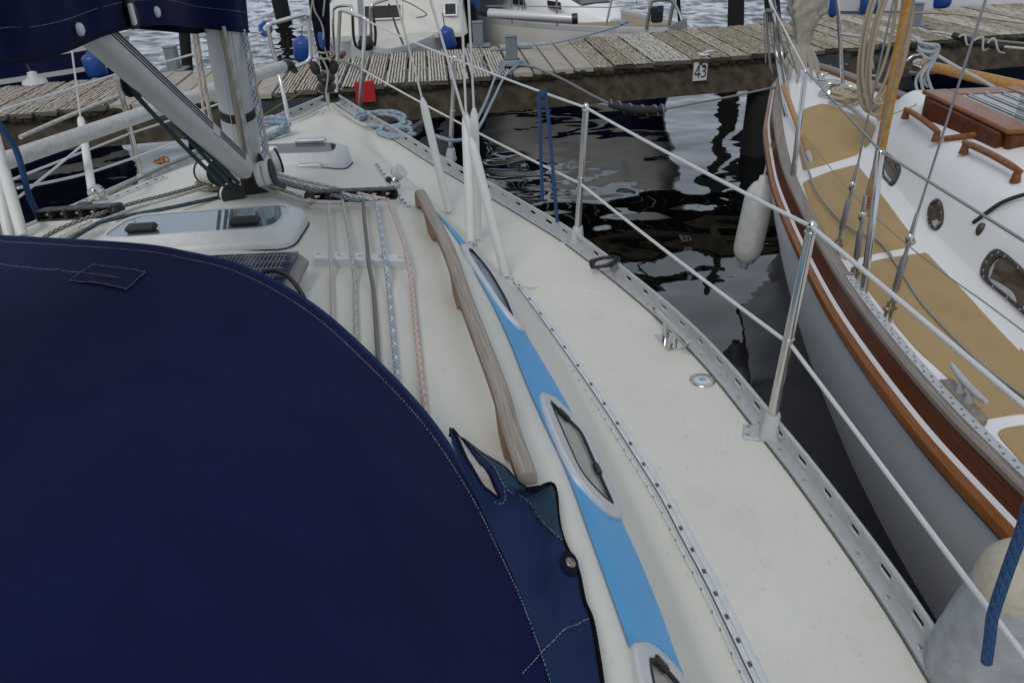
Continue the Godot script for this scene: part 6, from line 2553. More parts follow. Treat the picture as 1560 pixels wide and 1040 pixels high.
func fender(at: Vector3, top: Vector3, r: float, m: Material, label: String, lashed: Vector3) -> void:
	var f := thing("fender", label, "fender", at, "fenders hung on the boats")
	var d := (top - at)
	var l := d.length()
	d = d.normalized()
	var g := G.new()
	g.lathe(at, [Vector2(0, 0), Vector2(r * 0.3, 0.0), Vector2(r * 0.34, l * 0.05), Vector2(r * 0.62, l * 0.08), Vector2(r * 0.92, l * 0.16), Vector2(r, l * 0.24), Vector2(r, l * 0.76), Vector2(r * 0.92, l * 0.84), Vector2(r * 0.62, l * 0.92), Vector2(r * 0.34, l * 0.95), Vector2(r * 0.3, l), Vector2(0, l)], d, 20)
	obj("body", g, m, f)
	var e := G.new()
	ring(e, top - d * 0.015, d.cross(Vector3.RIGHT), r * 0.2, r * 0.1, 10)
	obj("eye", e, m, f)
	var c := G.new()
	c.tube(sag(top - d * 0.01, lashed, 0.0, 4), 0.006, 6, true, 0.02, 1.0)
	obj("lanyard", c, M.rope_white if m != M.blue_fender else M.rope_teal, f)

func far_boats() -> void:
	# motor sailer, bow towards the pier
	var c := far_hull("motor_sailer", "cream motor sailer with blue windscreen hood, bow against the pier behind the furled headsail", Vector3(-1.15, 0.95, -8.75), Vector3(-1.45, 1.0, -12.8), 2.3, M.hull, M.gel, [[0.16, 0.05, M.navy_hull, true]])
	var cg := G.new()
	var rows := []
	for q in [[-9.75, 0.80, 0.99], [-10.0, 0.86, 1.03], [-10.22, 0.86, 1.30], [-10.3, 0.84, 1.36], [-11.0, 0.86, 1.50], [-12.6, 0.84, 1.56]]:
		var row := PackedVector3Array()
		var w: float = q[1]
		for p in [[-1.0, 0.0], [-0.97, 0.55], [-0.9, 0.85], [-0.75, 0.97], [0, 1.0], [0.75, 0.97], [0.9, 0.85], [0.97, 0.55], [1.0, 0.0]]:
			row.append(Vector3(-1.22 + (q[0] + 9.75) * 0.03 + w * p[0], lerpf(0.93, q[2], p[1]), q[0]))
		rows.append(row)
	cg.grid(rows, 1)
	cg.fan(rows[0])
	obj("cabin", cg, M.gel, c)
	for q in [[-1.36, 0.42, 0.155], [-0.56, 0.12, 0.13]]:
		var wg := G.new()
		var b := Basis(Vector3.UP, 0.0).rotated(Vector3.RIGHT, -0.68)
		wg.box(Vector3(q[0], 1.185, -10.105), Vector3(q[1], q[2], 0.015), 0.004, b)
		obj("window", wg, M.smoke_pane, c)
		var fg := G.new()
		for e in [[0, q[2] / 2 + 0.012, q[1] + 0.05, 0.02], [0, -q[2] / 2 - 0.012, q[1] + 0.05, 0.02], [q[1] / 2 + 0.012, 0, 0.02, q[2]], [-q[1] / 2 - 0.012, 0, 0.02, q[2]]]:
			fg.box(Vector3(q[0], 1.185, -10.105) + b * Vector3(e[0], e[1], 0.004), Vector3(e[2], e[3], 0.012), 0.003, b)
		obj("window_frame", fg, M.plastic_white, c)
	bar(c, "grab_rail", [Vector3(-0.95, 1.40, -10.32), Vector3(-0.7, 1.42, -10.36), Vector3(-0.52, 1.39, -10.5), Vector3(-0.46, 1.38, -10.7)], 0.02, M.varnish_dark)
	# hood of blue canvas with foil windows
	var hg := G.new()
	var hr := []
	for k in 15:
		var a := PI * k / 14
		var x := -1.24 - cos(a) * 1.02
		var y := 1.16 + sin(a) * 0.80
		hr.append(PackedVector3Array([Vector3(x, y * 0.985 - 0.02, -10.75 - 0.12 * sin(a)), Vector3(x * 0.995, y + 0.015, -10.85 - 0.12 * sin(a)), Vector3(-1.24 - cos(a) * 0.98, y + 0.02, -11.3 - 0.12 * sin(a)), Vector3(-1.24 - cos(a) * 0.98, y + 0.02, -12.3)]))
	hg.grid(hr, 0)
	obj("blue_hood", hg, M.blue_canvas, c)
	var wf := G.new()
	var wr := []
	for k in 13:
		var a := PI * (k + 1) / 14
		wr.append(PackedVector3Array([Vector3(-1.24 - cos(a) * 0.97, 1.16 + sin(a) * 0.27, -10.42), Vector3(-1.24 - cos(a) * 1.0, 1.16 + sin(a) * 0.75, -10.74 - 0.12 * sin(a))]))
	wf.grid(wr, 0)
	obj("hood_foil", wf, M.foil, c)
	var he := G.new()
	var hp := []
	for k in 15:
		var a := PI * k / 14
		hp.append(Vector3(-1.24 - cos(a) * 0.99, 1.15 + sin(a) * 0.27, -10.41))
	he.tube(hp, 0.035, 8)
	obj("hood_foot", he, M.blue_canvas, c)
	# mast foot, halyards, bow rails, black ladder loop with its round fender
	bar(c, "mast", [Vector3(-1.531, 1.032, -10.45), Vector3(-1.495, 1.569, -10.5), Vector3(-1.3, 6.0, -10.6)], 0.06, M.mast, 1)
	bar(c, "radar_post", [Vector3(-1.557, 1.009, -9.6), Vector3(-1.503, 1.645, -9.6), Vector3(-1.75, 3.0, -9.7)], 0.035, M.alu, 1)
	for q in [[578, 0], [584, 4], [588, -3]]:
		pass
	bar(c, "halyard", [Vector3(-1.409, 1.063, -10.4), Vector3(-1.406, 1.285, -10.4), Vector3(-1.371, 1.713, -10.4)], 0.014, M.rope_buff, 1)
	bar(c, "halyard", [Vector3(-1.368, 1.069, -10.4), Vector3(-1.335, 1.283, -10.4), Vector3(-1.279, 1.71, -10.4)], 0.012, M.rope_white, 1)
	bar(c, "bow_rail", [Vector3(-1.834, 0.901, -9.3), Vector3(-1.8, 1.226, -9.3), Vector3(-1.762, 1.344, -9.3), Vector3(-1.6, 1.37, -9.2), Vector3(-1.548, 1.334, -9.1), Vector3(-1.564, 0.994, -9)], 0.016, M.steel)
	bar(c, "bow_rail", [Vector3(-1.377, 1.024, -9.1), Vector3(-1.357, 1.301, -9.1), Vector3(-1.319, 1.383, -9.1), Vector3(-1.202, 1.412, -9.2), Vector3(-1.052, 1.437, -9.4)], 0.016, M.steel)
	bar(c, "ladder_loop", [Vector3(-1.531, 1.294, -9), Vector3(-1.548, 1.06, -9), Vector3(-1.511, 0.972, -9), Vector3(-1.415, 0.955, -9), Vector3(-1.341, 0.985, -9), Vector3(-1.311, 1.116, -9), Vector3(-1.314, 1.26, -9)], 0.015, M.black)
	var kb := G.new()
	kb.ball(Vector3(-1.42, 1.023, -8.95), Vector3(0.085, 0.065, 0.07), Basis.IDENTITY, 10)
	kb.tube([Vector3(-1.479, 1.052, -8.95), Vector3(-1.354, 1.047, -8.95)], 0.05, 10)
	obj("anchor_cover", kb, M.rubber, c)
	bar(c, "black_stay", [Vector3(-1.177, 1.361, -9.3), Vector3(-1.106, 1.153, -9.15), Vector3(-1.004, 0.905, -9)], 0.011, M.black, 1)
	bar(c, "mooring_line", [Vector3(-0.915, 1.172, -9.6), Vector3(-0.819, 1.177, -9.8), Vector3(-0.969, 1.269, -9.9), Vector3(-1.11, 1.319, -10)], 0.008, M.rope_grey)
	var wood_b := G.new()
	wood_b.box(Vector3(-1.613, 1.015, -8.35), Vector3(0.13, 0.05, 0.2), 0.01)
	one("wood_block", wood_b, M.varnish_dark, "small brown wooden block on the pier below the motor sailer's rail", "block")
	fender(Vector3(-2.096, 0.845, -8.9), Vector3(-2.076, 1.129, -8.9), 0.10, M.blue_fender, "blue fender standing up beside the yacht's port pulpit rail", Vector3(-2.053, 1.226, -8.9))
	fender(Vector3(-0.531, 0.899, -9), Vector3(-0.575, 1.153, -9), 0.085, M.blue_fender, "blue fender hanging on the motor sailer's right side", Vector3(-0.598, 1.258, -9.2))
	# white sailing boat with teak laid deck
	var d := far_hull("white_sailing_boat", "white sailing boat with navy waterline and beige deck behind the pier", Vector3(2.12, 0.95, -9.3), Vector3(-0.2, 0.9, -13.3), 2.5, M.hull, M.teak_deck, [[0.36, 0.26, M.navy_hull, true], [0.20, 0.06, M.navy_hull, true]])
	var dx := Vector3(-0.502, 0, -0.865)
	var dn := Vector3(0.865, 0, -0.502)
	var dc := G.new()
	var dr := []
	for q in [[1.35, 0.10, 0.96], [1.6, 0.30, 1.06], [2.2, 0.50, 1.20], [3.0, 0.62, 1.28], [4.3, 0.66, 1.32]]:
		var row := PackedVector3Array()
		for p in [[-1.0, 0.0], [-0.9, 0.75], [-0.75, 0.95], [0, 1.0], [0.75, 0.95], [0.9, 0.75], [1.0, 0.0]]:
			var o: Vector3 = Vector3(2.12, 0, -9.3) + dx * q[0] + dn * q[1] * p[0]
			row.append(Vector3(o.x, lerpf(0.90, q[2], p[1]), o.z))
		dr.append(row)
	dc.grid(dr, 1)
	dc.fan(dr[0])
	obj("cabin", dc, M.white, d)
	for q in [[2.0, 0.30, 0.16], [2.7, 0.34, 0.18]]:
		var wg := G.new()
		var o: Vector3 = Vector3(2.12, 1.10, -9.3) + dx * q[0] - dn * (0.47 + (q[0] - 2.0) * 0.15)
		wg.box(o, Vector3(0.012, 0.09, q[1]), 0.004, Basis(dn, Vector3.UP, -dx).rotated(dx, -0.12))
		obj("window", wg, M.smoke_pane, d)
	var hg2 := G.new()
	hg2.box(Vector3(2.12, 1.135, -9.3) + dx * 1.95, Vector3(0.45, 0.03, 0.42), 0.01, Basis(dn, Vector3.UP, -dx).rotated(dn, 0.2))
	obj("hatch", hg2, M.smoke_pane, d)
	var roll := G.new()
	roll.tube([Vector3(-0.102, 1.099, -10.3), Vector3(0.315, 1.092, -10), Vector3(0.868, 1.061, -9.8)], 0.055, 12)
	one("rolled_sail", roll, M.alu_white, "grey rolled sail lying along the white sailing boat's deck edge", "sail")
	var re := G.new()
	re.tube([Vector3(0.852, 1.062, -9.8), Vector3(0.912, 1.068, -9.79)], 0.06, 12)
	one("roll_end", re, M.black, "black end cap of the rolled sail on the white sailing boat", "cap")
	bar(d, "stanchion", [Vector3(0.681, 0.983, -9.85), Vector3(0.676, 1.266, -9.85), Vector3(0.678, 1.472, -9.85)], 0.013, M.steel, 1)
	bar(d, "stanchion", [Vector3(0.169, 0.984, -10.2), Vector3(0.163, 1.247, -10.2), Vector3(0.163, 1.46, -10.2)], 0.013, M.steel, 1)
	bar(d, "stanchion", [Vector3(1.222, 0.99, -9.65), Vector3(1.282, 1.265, -9.65), Vector3(1.321, 1.466, -9.65)], 0.013, M.steel, 1)
	bar(d, "guard_wire", [Vector3(-0.145, 1.182, -10.3), Vector3(0.675, 1.196, -9.85), Vector3(1.269, 1.19, -9.65), Vector3(1.701, 1.232, -9.5)], 0.006, M.wire, 1)
	bar(d, "pulpit", [Vector3(1.663, 0.966, -9.5), Vector3(1.69, 1.164, -9.5), Vector3(1.715, 1.251, -9.5), Vector3(1.807, 1.267, -9.45), Vector3(1.921, 1.255, -9.4), Vector3(1.908, 1.1, -9.4), Vector3(1.888, 0.964, -9.4)], 0.02, M.wire)
	bar(d, "pulpit", [Vector3(1.937, 1.262, -9.45), Vector3(1.988, 1.13, -9.3), Vector3(2.028, 0.981, -9.2)], 0.015, M.wire, 1)
	var lt := G.new()
	lt.box(Vector3(1.764, 1.12, -9.45), Vector3(0.13, 0.17, 0.08), 0.02)
	obj("lamp_housing", lt, M.black, d)
	var lg := G.new()
	lg.box(Vector3(1.788, 1.179, -9.4), Vector3(0.075, 0.075, 0.012), 0.004)
	obj("lamp_face", lg, M.teal_cloth, d)
	var an := G.new()
	an.plate([Vector3(1.836, 1.023, -9.15), Vector3(2.03, 1.108, -9.15), Vector3(2.052, 0.987, -9.15), Vector3(1.926, 0.959, -9.15)], Vector3(0, 0, -0.03))
	obj("anchor", an, M.galv, d)
	var cover := G.new()
	var cr := []
	for k in 9:
		var a := PI * k / 8
		cr.append(PackedVector3Array([Vector3(0.233, 1.226, -11.2) + Vector3(-cos(a) * 0.5, sin(a) * 0.35 - 0.1, 0), Vector3(0.211, 1.191, -12.2) + Vector3(-cos(a) * 0.5, sin(a) * 0.4 - 0.1, 0)]))
	cover.grid(cr, 0)
	obj("blue_cover", cover, M.blue_canvas, d)
	bar(d, "mast", [Vector3(1.05, 1.1, -11.3), Vector3(1.05, 5.0, -11.35), Vector3(1.05, 10.5, -11.5)], 0.065, M.alu, 1)
	bar(d, "forestay", [Vector3(2.02, 1.0, -9.4), Vector3(1.55, 5.5, -10.4), Vector3(1.05, 10.3, -11.5)], 0.022, M.dark_cloth, 1)
	for q in [[0.3, -10.7], [1.9, -11.7], [0.25, -10.9]]:
		bar(d, "shroud", [Vector3(q[0], 0.95, q[1]), Vector3((q[0] + 1.05) / 2, 5.4, (q[1] - 11.4) / 2), Vector3(1.05, 9.8, -11.4)], 0.006, M.wire, 1)
	# navy boat at the left edge
	var e := far_hull("navy_sailing_boat", "navy blue hulled sailing boat with white deck, left edge behind the pier", Vector3(-4.1, 1.14, -9.45), Vector3(-9.6, 1.2, -6.8), 2.4, M.navy_hull, M.hull, [[0.02, 0.07, M.hull, false], [0.90, 0.85, M.hull, true], [0.20, 0.10, M.hull, true]])
	var ec := G.new()
	var er := []
	for q in [[-5.3, 0.05, 1.17], [-5.6, 0.35, 1.3], [-6.4, 0.55, 1.45], [-8.1, 0.6, 1.5]]:
		var row := PackedVector3Array()
		var ex := Vector3(q[0], 0, -9.45 + (-4.1 - q[0]) * 0.482)
		var en := Vector3(0.437, 0, 0.899)
		for p in [[-1.0, 0.0], [-0.9, 0.8], [0, 1.0], [0.9, 0.8], [1.0, 0.0]]:
			var o: Vector3 = ex + en * q[1] * p[0]
			row.append(Vector3(o.x, lerpf(1.1, q[2], p[1]), o.z))
		er.append(row)
	ec.grid(er, 1)
	obj("cabin", ec, M.hull, e)
	bar(e, "deck_loop", [Vector3(-5.12, 0.965, -8.6), Vector3(-5.116, 0.997, -8.6), Vector3(-5.069, 1.015, -8.6), Vector3(-5.034, 1, -8.6), Vector3(-5.045, 0.968, -8.6)], 0.01, M.steel)
	bar(e, "deck_line", [Vector3(-4.798, 1.028, -8.5), Vector3(-4.672, 0.985, -8.3), Vector3(-4.594, 0.951, -8.2), Vector3(-4.448, 0.936, -8)], 0.01, M.rubber, 1)
	fender(Vector3(-4.034, 0.873, -8.35), Vector3(-4.064, 1.145, -8.35), 0.10, M.blue_fender, "blue fender hanging on the navy hulled boat at the left", Vector3(-4.165, 1.205, -8.5))
	var pw := G.new()
	pw.lathe(Vector3(-4.285, 1, -7.628), [Vector2(0.11, 0), Vector2(0.1, 0.03), Vector2(0.045, 0.06), Vector2(0.04, 0.1), Vector2(0, 0.11)], Vector3.UP, 12)
	one("white_ring_post", pw, M.fender_white, "small white mooring ring stand on the pier's far edge at left", "post")
	# pale hulls at the upper right
	var pg := far_hull("pale_grey_boat", "pale grey hulled boat lying behind the pier at the upper right", Vector3(3.6, 1.25, -10.4), Vector3(8.2, 1.3, -11.2), 2.4, M.pale_hull, M.hull, [[0.30, 0.27, M.wire, false]])
	fender(Vector3(4.371, 0.91, -10), Vector3(4.35, 1.191, -10), 0.10, M.blue_fender, "blue fender left of the beige rope coil, against the pale hull", Vector3(4.377, 1.307, -10.1))
	fender(Vector3(5.294, 0.935, -10.15), Vector3(5.233, 1.269, -10.15), 0.13, M.blue_fender, "thick blue fender on the pale hull, right of the beige rope coil", Vector3(5.226, 1.406, -10.2))
	fender(Vector3(3.949, 0.92, -10), Vector3(3.936, 1.193, -10), 0.05, M.blue_fender, "narrow blue fender on the pale hull beside the pulpit tube", Vector3(3.952, 1.323, -10.1))
	var ds := far_hull("dark_sailing_boat", "dark blue sailing boat half hidden beyond the pier on the far right", Vector3(4.6, 0.75, -8.25 - 1.3), Vector3(10.5, 0.9, -10.4), 2.0, M.navy_hull, M.hull, [])
	bar(ds, "mast", [Vector3(6.4, 0.8, -9.8), Vector3(6.4, 5.0, -9.8), Vector3(6.4, 10.0, -9.9)], 0.06, M.alu, 1)
	bar(pg, "mast", [Vector3(5.2, 1.3, -10.8), Vector3(5.2, 5.0, -10.8), Vector3(5.2, 11.0, -10.9)], 0.07, M.alu, 1)
	bar(pg, "forestay", [Vector3(3.7, 1.3, -10.45), Vector3(4.4, 6.0, -10.6), Vector3(5.2, 10.8, -10.9)], 0.02, M.dark_cloth, 1)
	bar(e, "mast", [Vector3(-6.6, 1.4, -8.3), Vector3(-6.6, 5.0, -8.3), Vector3(-6.6, 10.0, -8.4)], 0.06, M.alu, 1)
	bar(e, "forestay", [Vector3(-4.25, 1.15, -9.36), Vector3(-5.4, 5.6, -8.85), Vector3(-6.6, 9.8, -8.4)], 0.02, M.dark_cloth, 1)

# ---------- ropes ----------
func rope(pts: Array, r: float, m: Material, label: String, called := "rope", group := "") -> MeshInstance3D:
	var g := G.new()
	g.tube(smooth(pts, 8), r, 8, true, r * 11.0, 1.0)
	return one(called, g, m, label, "rope", group)

func coil(c: Vector3, rx: float, rz: float, r: float, turns: int, m: Material, label: String, up := Vector3.UP, seed_ := 1) -> void:
	var rr := RandomNumberGenerator.new()
	rr.seed = seed_
	var b := G.frame(up)
	var pts := []
	for k in turns * 10:
		var a := TAU * k / 10.0
		var w := rr.randf_range(0.72, 1.08)
		pts.append(c + b * Vector3(cos(a + 0.15 * sin(k)) * rx * w, r * (1.0 + 0.9 * (k / 10)) * rr.randf_range(0.75, 1.1), sin(a) * rz * w))
	var g := G.new()
	g.tube(smooth(pts, 4), r, 7, true, r * 8.0, 1.0)
	one("rope_coil", g, m, label, "rope")

func yacht_ropes() -> void:
	var grp := "halyards led back over the coachroof"
	rope([Vector3(-0.576, 1.538, -2.477), Vector3(-0.546, 1.543, -2.328), Vector3(-0.511, 1.548, -2.154), Vector3(-0.477, 1.555, -1.974), Vector3(-0.469, 1.528, -1.923), Vector3(-0.446, 1.529, -1.802), Vector3(-0.422, 1.529, -1.673), Vector3(-0.401, 1.53, -1.564)], 0.0050, M.rope_white, "plain white halyard, leftmost of the five ropes over the coachroof", "halyard", grp)
	rope([Vector3(-0.537, 1.53, -2.508), Vector3(-0.492, 1.536, -2.312), Vector3(-0.446, 1.54, -2.108), Vector3(-0.417, 1.546, -1.962), Vector3(-0.405, 1.519, -1.896), Vector3(-0.383, 1.52, -1.759), Vector3(-0.363, 1.521, -1.638), Vector3(-0.343, 1.522, -1.515)], 0.0055, M.rope_fleck, "off white flecked halyard, second from left over the coachroof", "halyard", grp)
	rope([Vector3(-0.474, 1.516, -2.538), Vector3(-0.44, 1.526, -2.333), Vector3(-0.404, 1.531, -2.133), Vector3(-0.375, 1.539, -1.966), Vector3(-0.354, 1.511, -1.868), Vector3(-0.326, 1.512, -1.7), Vector3(-0.303, 1.513, -1.555), Vector3(-0.284, 1.514, -1.441)], 0.0056, M.rope_brown, "brown and grey flecked halyard in the middle of the five ropes", "halyard", grp)
	rope([Vector3(-0.44, 1.504, -2.579), Vector3(-0.399, 1.517, -2.351), Vector3(-0.362, 1.523, -2.149), Vector3(-0.333, 1.53, -1.981), Vector3(-0.316, 1.503, -1.88), Vector3(-0.287, 1.505, -1.693), Vector3(-0.262, 1.506, -1.534), Vector3(-0.236, 1.508, -1.37)], 0.0058, M.rope_blue, "blue and white checked halyard, second from right over the coachroof", "halyard", grp)
	rope([Vector3(-0.402, 1.493, -2.607), Vector3(-0.344, 1.507, -2.343), Vector3(-0.3, 1.51, -2.148), Vector3(-0.276, 1.513, -2.014), Vector3(-0.257, 1.49, -1.901), Vector3(-0.228, 1.494, -1.676), Vector3(-0.203, 1.496, -1.489), Vector3(-0.184, 1.498, -1.356), Vector3(-0.168, 1.5, -1.24)], 0.0058, M.rope_red, "pink and red flecked halyard, rightmost over the coachroof", "halyard", grp)
	var g2 := "ropes led from the mast foot to the guides"
	rope([Vector3(-0.793, 1.572, -2.7), Vector3(-0.72, 1.543, -2.709), Vector3(-0.584, 1.531, -2.643), Vector3(-0.468, 1.512, -2.601), Vector3(-0.406, 1.501, -2.591)], 0.0062, M.rope_red, "pink rope from the mast foot to the right hand rope guide", "rope", g2)
	rope([Vector3(-0.802, 1.57, -2.68), Vector3(-0.723, 1.544, -2.67), Vector3(-0.584, 1.538, -2.586), Vector3(-0.495, 1.522, -2.563), Vector3(-0.44, 1.512, -2.557)], 0.0066, M.rope_blue, "blue and white rope from mast foot to rope guide, beside the pink one", "rope", g2)
	rope([Vector3(-0.802, 1.567, -2.66), Vector3(-0.722, 1.544, -2.636), Vector3(-0.59, 1.538, -2.556), Vector3(-0.52, 1.53, -2.522), Vector3(-0.477, 1.524, -2.517)], 0.0066, M.rope_black, "black and white rope from mast foot to the right rope guide", "rope", g2)
	rope([Vector3(-0.834, 1.576, -2.6), Vector3(-0.807, 1.529, -2.649), Vector3(-0.728, 1.526, -2.579), Vector3(-0.652, 1.542, -2.488), Vector3(-0.533, 1.536, -2.475)], 0.006, M.rope_white, "slack white rope curving from mast foot to the right rope guide", "rope", g2)
	rope([Vector3(-0.825, 1.578, -2.6), Vector3(-0.784, 1.523, -2.676), Vector3(-0.696, 1.527, -2.585), Vector3(-0.613, 1.549, -2.456), Vector3(-0.571, 1.544, -2.454)], 0.006, M.rope_fleck, "slack flecked rope from mast foot, upper of the slack pair", "rope", g2)
	rope([Vector3(-1.04, 1.537, -2.74), Vector3(-1.128, 1.548, -2.602), Vector3(-1.225, 1.549, -2.513), Vector3(-1.292, 1.56, -2.377), Vector3(-1.371, 1.544, -2.318), Vector3(-1.413, 1.532, -2.232)], 0.0066, M.rope_black, "black and white rope running from mast foot to the port guide", "rope", g2)
	rope([Vector3(-1.034, 1.53, -2.73), Vector3(-1.095, 1.555, -2.545), Vector3(-1.172, 1.556, -2.463), Vector3(-1.217, 1.569, -2.327), Vector3(-1.282, 1.555, -2.283), Vector3(-1.338, 1.543, -2.187)], 0.006, M.rope_white, "white rope running from mast foot to the port guide", "rope", g2)
	rope([Vector3(-0.975, 1.523, -2.62), Vector3(-1.048, 1.551, -2.467), Vector3(-1.128, 1.557, -2.402), Vector3(-1.216, 1.57, -2.302), Vector3(-1.257, 1.558, -2.273), Vector3(-1.295, 1.548, -2.18)], 0.0066, M.rope_teal, "dark teal rope running from mast foot past the hatch to port guide", "rope", g2)
	rope([Vector3(-1.266, 1.565, -2.321), Vector3(-1.3, 1.553, -2.291), Vector3(-1.341, 1.541, -2.232), Vector3(-1.346, 1.545, -2.108)], 0.006, M.rope_fleck, "short flecked rope running aft from the port rope guide", "rope", g2)
	# lines up the mast
	var g3 := "halyards running up the mast"
	rope([Vector3(-0.876, 1.592, -2.62), Vector3(-0.863, 1.742, -2.62), Vector3(-0.847, 1.932, -2.6), Vector3(-0.852, 2.067, -2.6)], 0.0058, M.rope_buff, "buff halyard lying on the mast's aft face, left one", "halyard", g3)
	rope([Vector3(-0.836, 1.61, -2.6), Vector3(-0.835, 1.767, -2.6), Vector3(-0.83, 1.935, -2.58), Vector3(-0.832, 2.069, -2.58)], 0.0058, M.rope_fleck, "flecked halyard on the mast's aft face, right one", "halyard", g3)
	rope([Vector3(-0.806, 1.64, -2.66), Vector3(-0.803, 1.783, -2.66), Vector3(-0.802, 1.918, -2.66), Vector3(-0.805, 2.044, -2.68)], 0.0075, M.rope_blue, "thick blue and white halyard right of the mast", "halyard", g3)
	rope([Vector3(-0.813, 1.613, -2.72), Vector3(-0.81, 1.768, -2.72), Vector3(-0.809, 1.907, -2.72), Vector3(-0.816, 2.036, -2.74)], 0.006, M.rope_red, "pink flecked halyard right of the mast", "halyard", g3)
	rope([Vector3(-0.876, 1.601, -2.8), Vector3(-0.865, 1.751, -2.8), Vector3(-0.865, 1.89, -2.82), Vector3(-0.866, 2.023, -2.84)], 0.0075, M.rope_black, "black and white halyard against the mast's right side", "halyard", g3)
	rope([Vector3(-1.034, 1.709, -2.86), Vector3(-1.026, 1.889, -2.86), Vector3(-1.016, 2.026, -2.86)], 0.0075, M.rope_fleck, "flecked halyard hanging left of the mast, thicker outer one", "halyard", g3)
	rope([Vector3(-1.061, 1.733, -2.88), Vector3(-1.046, 1.886, -2.88), Vector3(-1.036, 2.024, -2.88)], 0.0058, M.rope_red, "pinkish thin halyard hanging left of the mast", "halyard", g3)
	coil(Vector3(-1.032, 1.498, -2.798), 0.085, 0.055, 0.0055, 4, M.rope_buff, "small buff rope bundle on the deck left of the mast foot", Vector3.UP, 4)

func loose_ropes() -> void:
	# light blue mooring line coiled at the starboard toe rail, and its run to the bow
	coil(Vector3(-0.735, 1.19, -4.832), 0.17, 0.13, 0.012, 4, M.rope_sky, "light blue mooring rope heaped at the starboard toe rail near the bow", Vector3(0.1, 1, 0.15), 11)
	coil(Vector3(-0.61, 1.201, -4.551), 0.10, 0.08, 0.011, 2, M.rope_sky, "smaller light blue rope bundle just aft of the starboard heap", Vector3(0.1, 1, 0.1), 14)
	coil(Vector3(-1.248, 1.346, -4.074), 0.16, 0.14, 0.012, 4, M.rope_sky, "light blue mooring rope heaped at the port rail behind the mast", Vector3(-0.1, 1, 0.1), 12)
	rope([Vector3(-1.074, 1.248, -5.144), Vector3(-0.992, 1.24, -4.991), Vector3(-0.885, 1.264, -4.714), Vector3(-0.805, 1.252, -4.601), Vector3(-0.762, 1.226, -4.651)], 0.009, M.rope_white, "white line from the bow fitting along the starboard rail", "mooring_line")
	rope([Vector3(-1.129, 1.25, -5.146), Vector3(-1.17, 1.245, -5.036), Vector3(-1.17, 1.283, -4.751), Vector3(-1.218, 1.294, -4.591)], 0.009, M.rope_white, "white line from the bow fitting along the port rail", "mooring_line")
	# mooring lines between yacht and pier
	rope([Vector3(0.178, 1.02, -7.512), Vector3(0.04, 1.017, -7), Vector3(-0.062, 1.01, -6.2), Vector3(-0.14, 1.121, -5), Vector3(-0.188, 1.212, -4.4), Vector3(-0.265, 1.263, -4.15), Vector3(-0.391, 1.276, -4.25)], 0.010, M.rope_sky, "pale blue mooring line from the pier post to the yacht's rail, right one", "mooring_line")
	rope([Vector3(0.059, 1.02, -7.507), Vector3(-0.032, 1.036, -7), Vector3(-0.112, 1.012, -6.2), Vector3(-0.16, 1.113, -5.2), Vector3(-0.188, 1.196, -4.5)], 0.010, M.rope_sky, "pale blue mooring line from the pier post to the yacht's rail, left one", "mooring_line")
	var pk := G.new()
	for k in 3:
		pk.tube(circle(Vector3(0.106, 1.02, -7.497) + Vector3(0, 0.014 * k, 0), Vector3.UP, 0.083, 14) + [Vector3(0.106, 1.02, -7.497) + Vector3(0.08, 0.014 * k + 0.01, 0.01)], 0.011, 7, true, 0.04, 1.0)
	one("rope_turns", pk, M.rope_sky, "turns of pale blue rope round the foot of the pier's mooring post", "rope")
	rope([Vector3(0.176, 1.015, -7.447), Vector3(0.268, 1.01, -7.393), Vector3(0.364, 1.005, -7.221), Vector3(0.538, 0.969, -6.95), Vector3(0.713, 0.941, -6.5), Vector3(0.836, 0.935, -6.15)], 0.011, M.rope_grey, "grey mooring line from the pier post down to the rubber snubber", "mooring_line")
	var sn := thing("rubber_snubber", "black rubber mooring snubber wound with grey rope above the water", "snubber", Vector3(0.986, 0.958, -5.9))
	var sp := smooth([Vector3(0.827, 0.938, -6.16), Vector3(0.907, 0.943, -6.02), Vector3(1.007, 0.953, -5.88), Vector3(1.103, 0.98, -5.75), Vector3(1.145, 0.999, -5.68)], 5)
	var sg := G.new()
	var rad := []
	for k in sp.size():
		rad.append(0.022 + 0.012 * sin(PI * k / (sp.size() - 1.0)))
	sg.tube(sp, rad, 12)
	obj("rubber", sg, M.rubber, sn)
	var hx := []
	for k in 40:
		var f := k / 39.0 * (sp.size() - 1)
		var q: Vector3 = sp[int(f)].lerp(sp[mini(int(f) + 1, sp.size() - 1)], fmod(f, 1.0))
		var a := k * 0.9
		hx.append(q + Vector3(0.0, cos(a), sin(a)) * 0.036)
	var hg := G.new()
	hg.tube(smooth(hx, 3), 0.007, 6, true, 0.03, 1.0)
	obj("rope_wrap", hg, M.rope_grey, sn)
	rope([Vector3(1.138, 0.997, -5.69), Vector3(1.358, 1.043, -5.65), Vector3(1.571, 1.086, -5.6), Vector3(1.794, 1.125, -5.6), Vector3(1.962, 1.12, -5.7)], 0.008, M.rope_grey, "thin grey mooring line from the snubber to the wooden trimmed yacht's bow", "mooring_line")
	# from the far side of the pier
	rope([Vector3(0.165, 1.02, -8.416), Vector3(0.514, 1.05, -8.3), Vector3(0.969, 1.027, -8.9), Vector3(1.387, 1.018, -9.5)], 0.011, M.rope_sky, "pale mooring line from the pier post up to the white sailing boat", "mooring_line")
	coil(Vector3(1.394, 1.032, -9.5), 0.06, 0.05, 0.010, 3, M.rope_sky, "pale rope knotted on the white sailing boat's rail", Vector3.UP, 31)
	rope([Vector3(-0.207, 1.02, -8.586), Vector3(-0.168, 1.02, -8.055), Vector3(-0.176, 1.02, -7.719), Vector3(-0.119, 1.02, -7.454)], 0.010, M.wire, "short chain with shackle lying from the far mooring post", "chain")
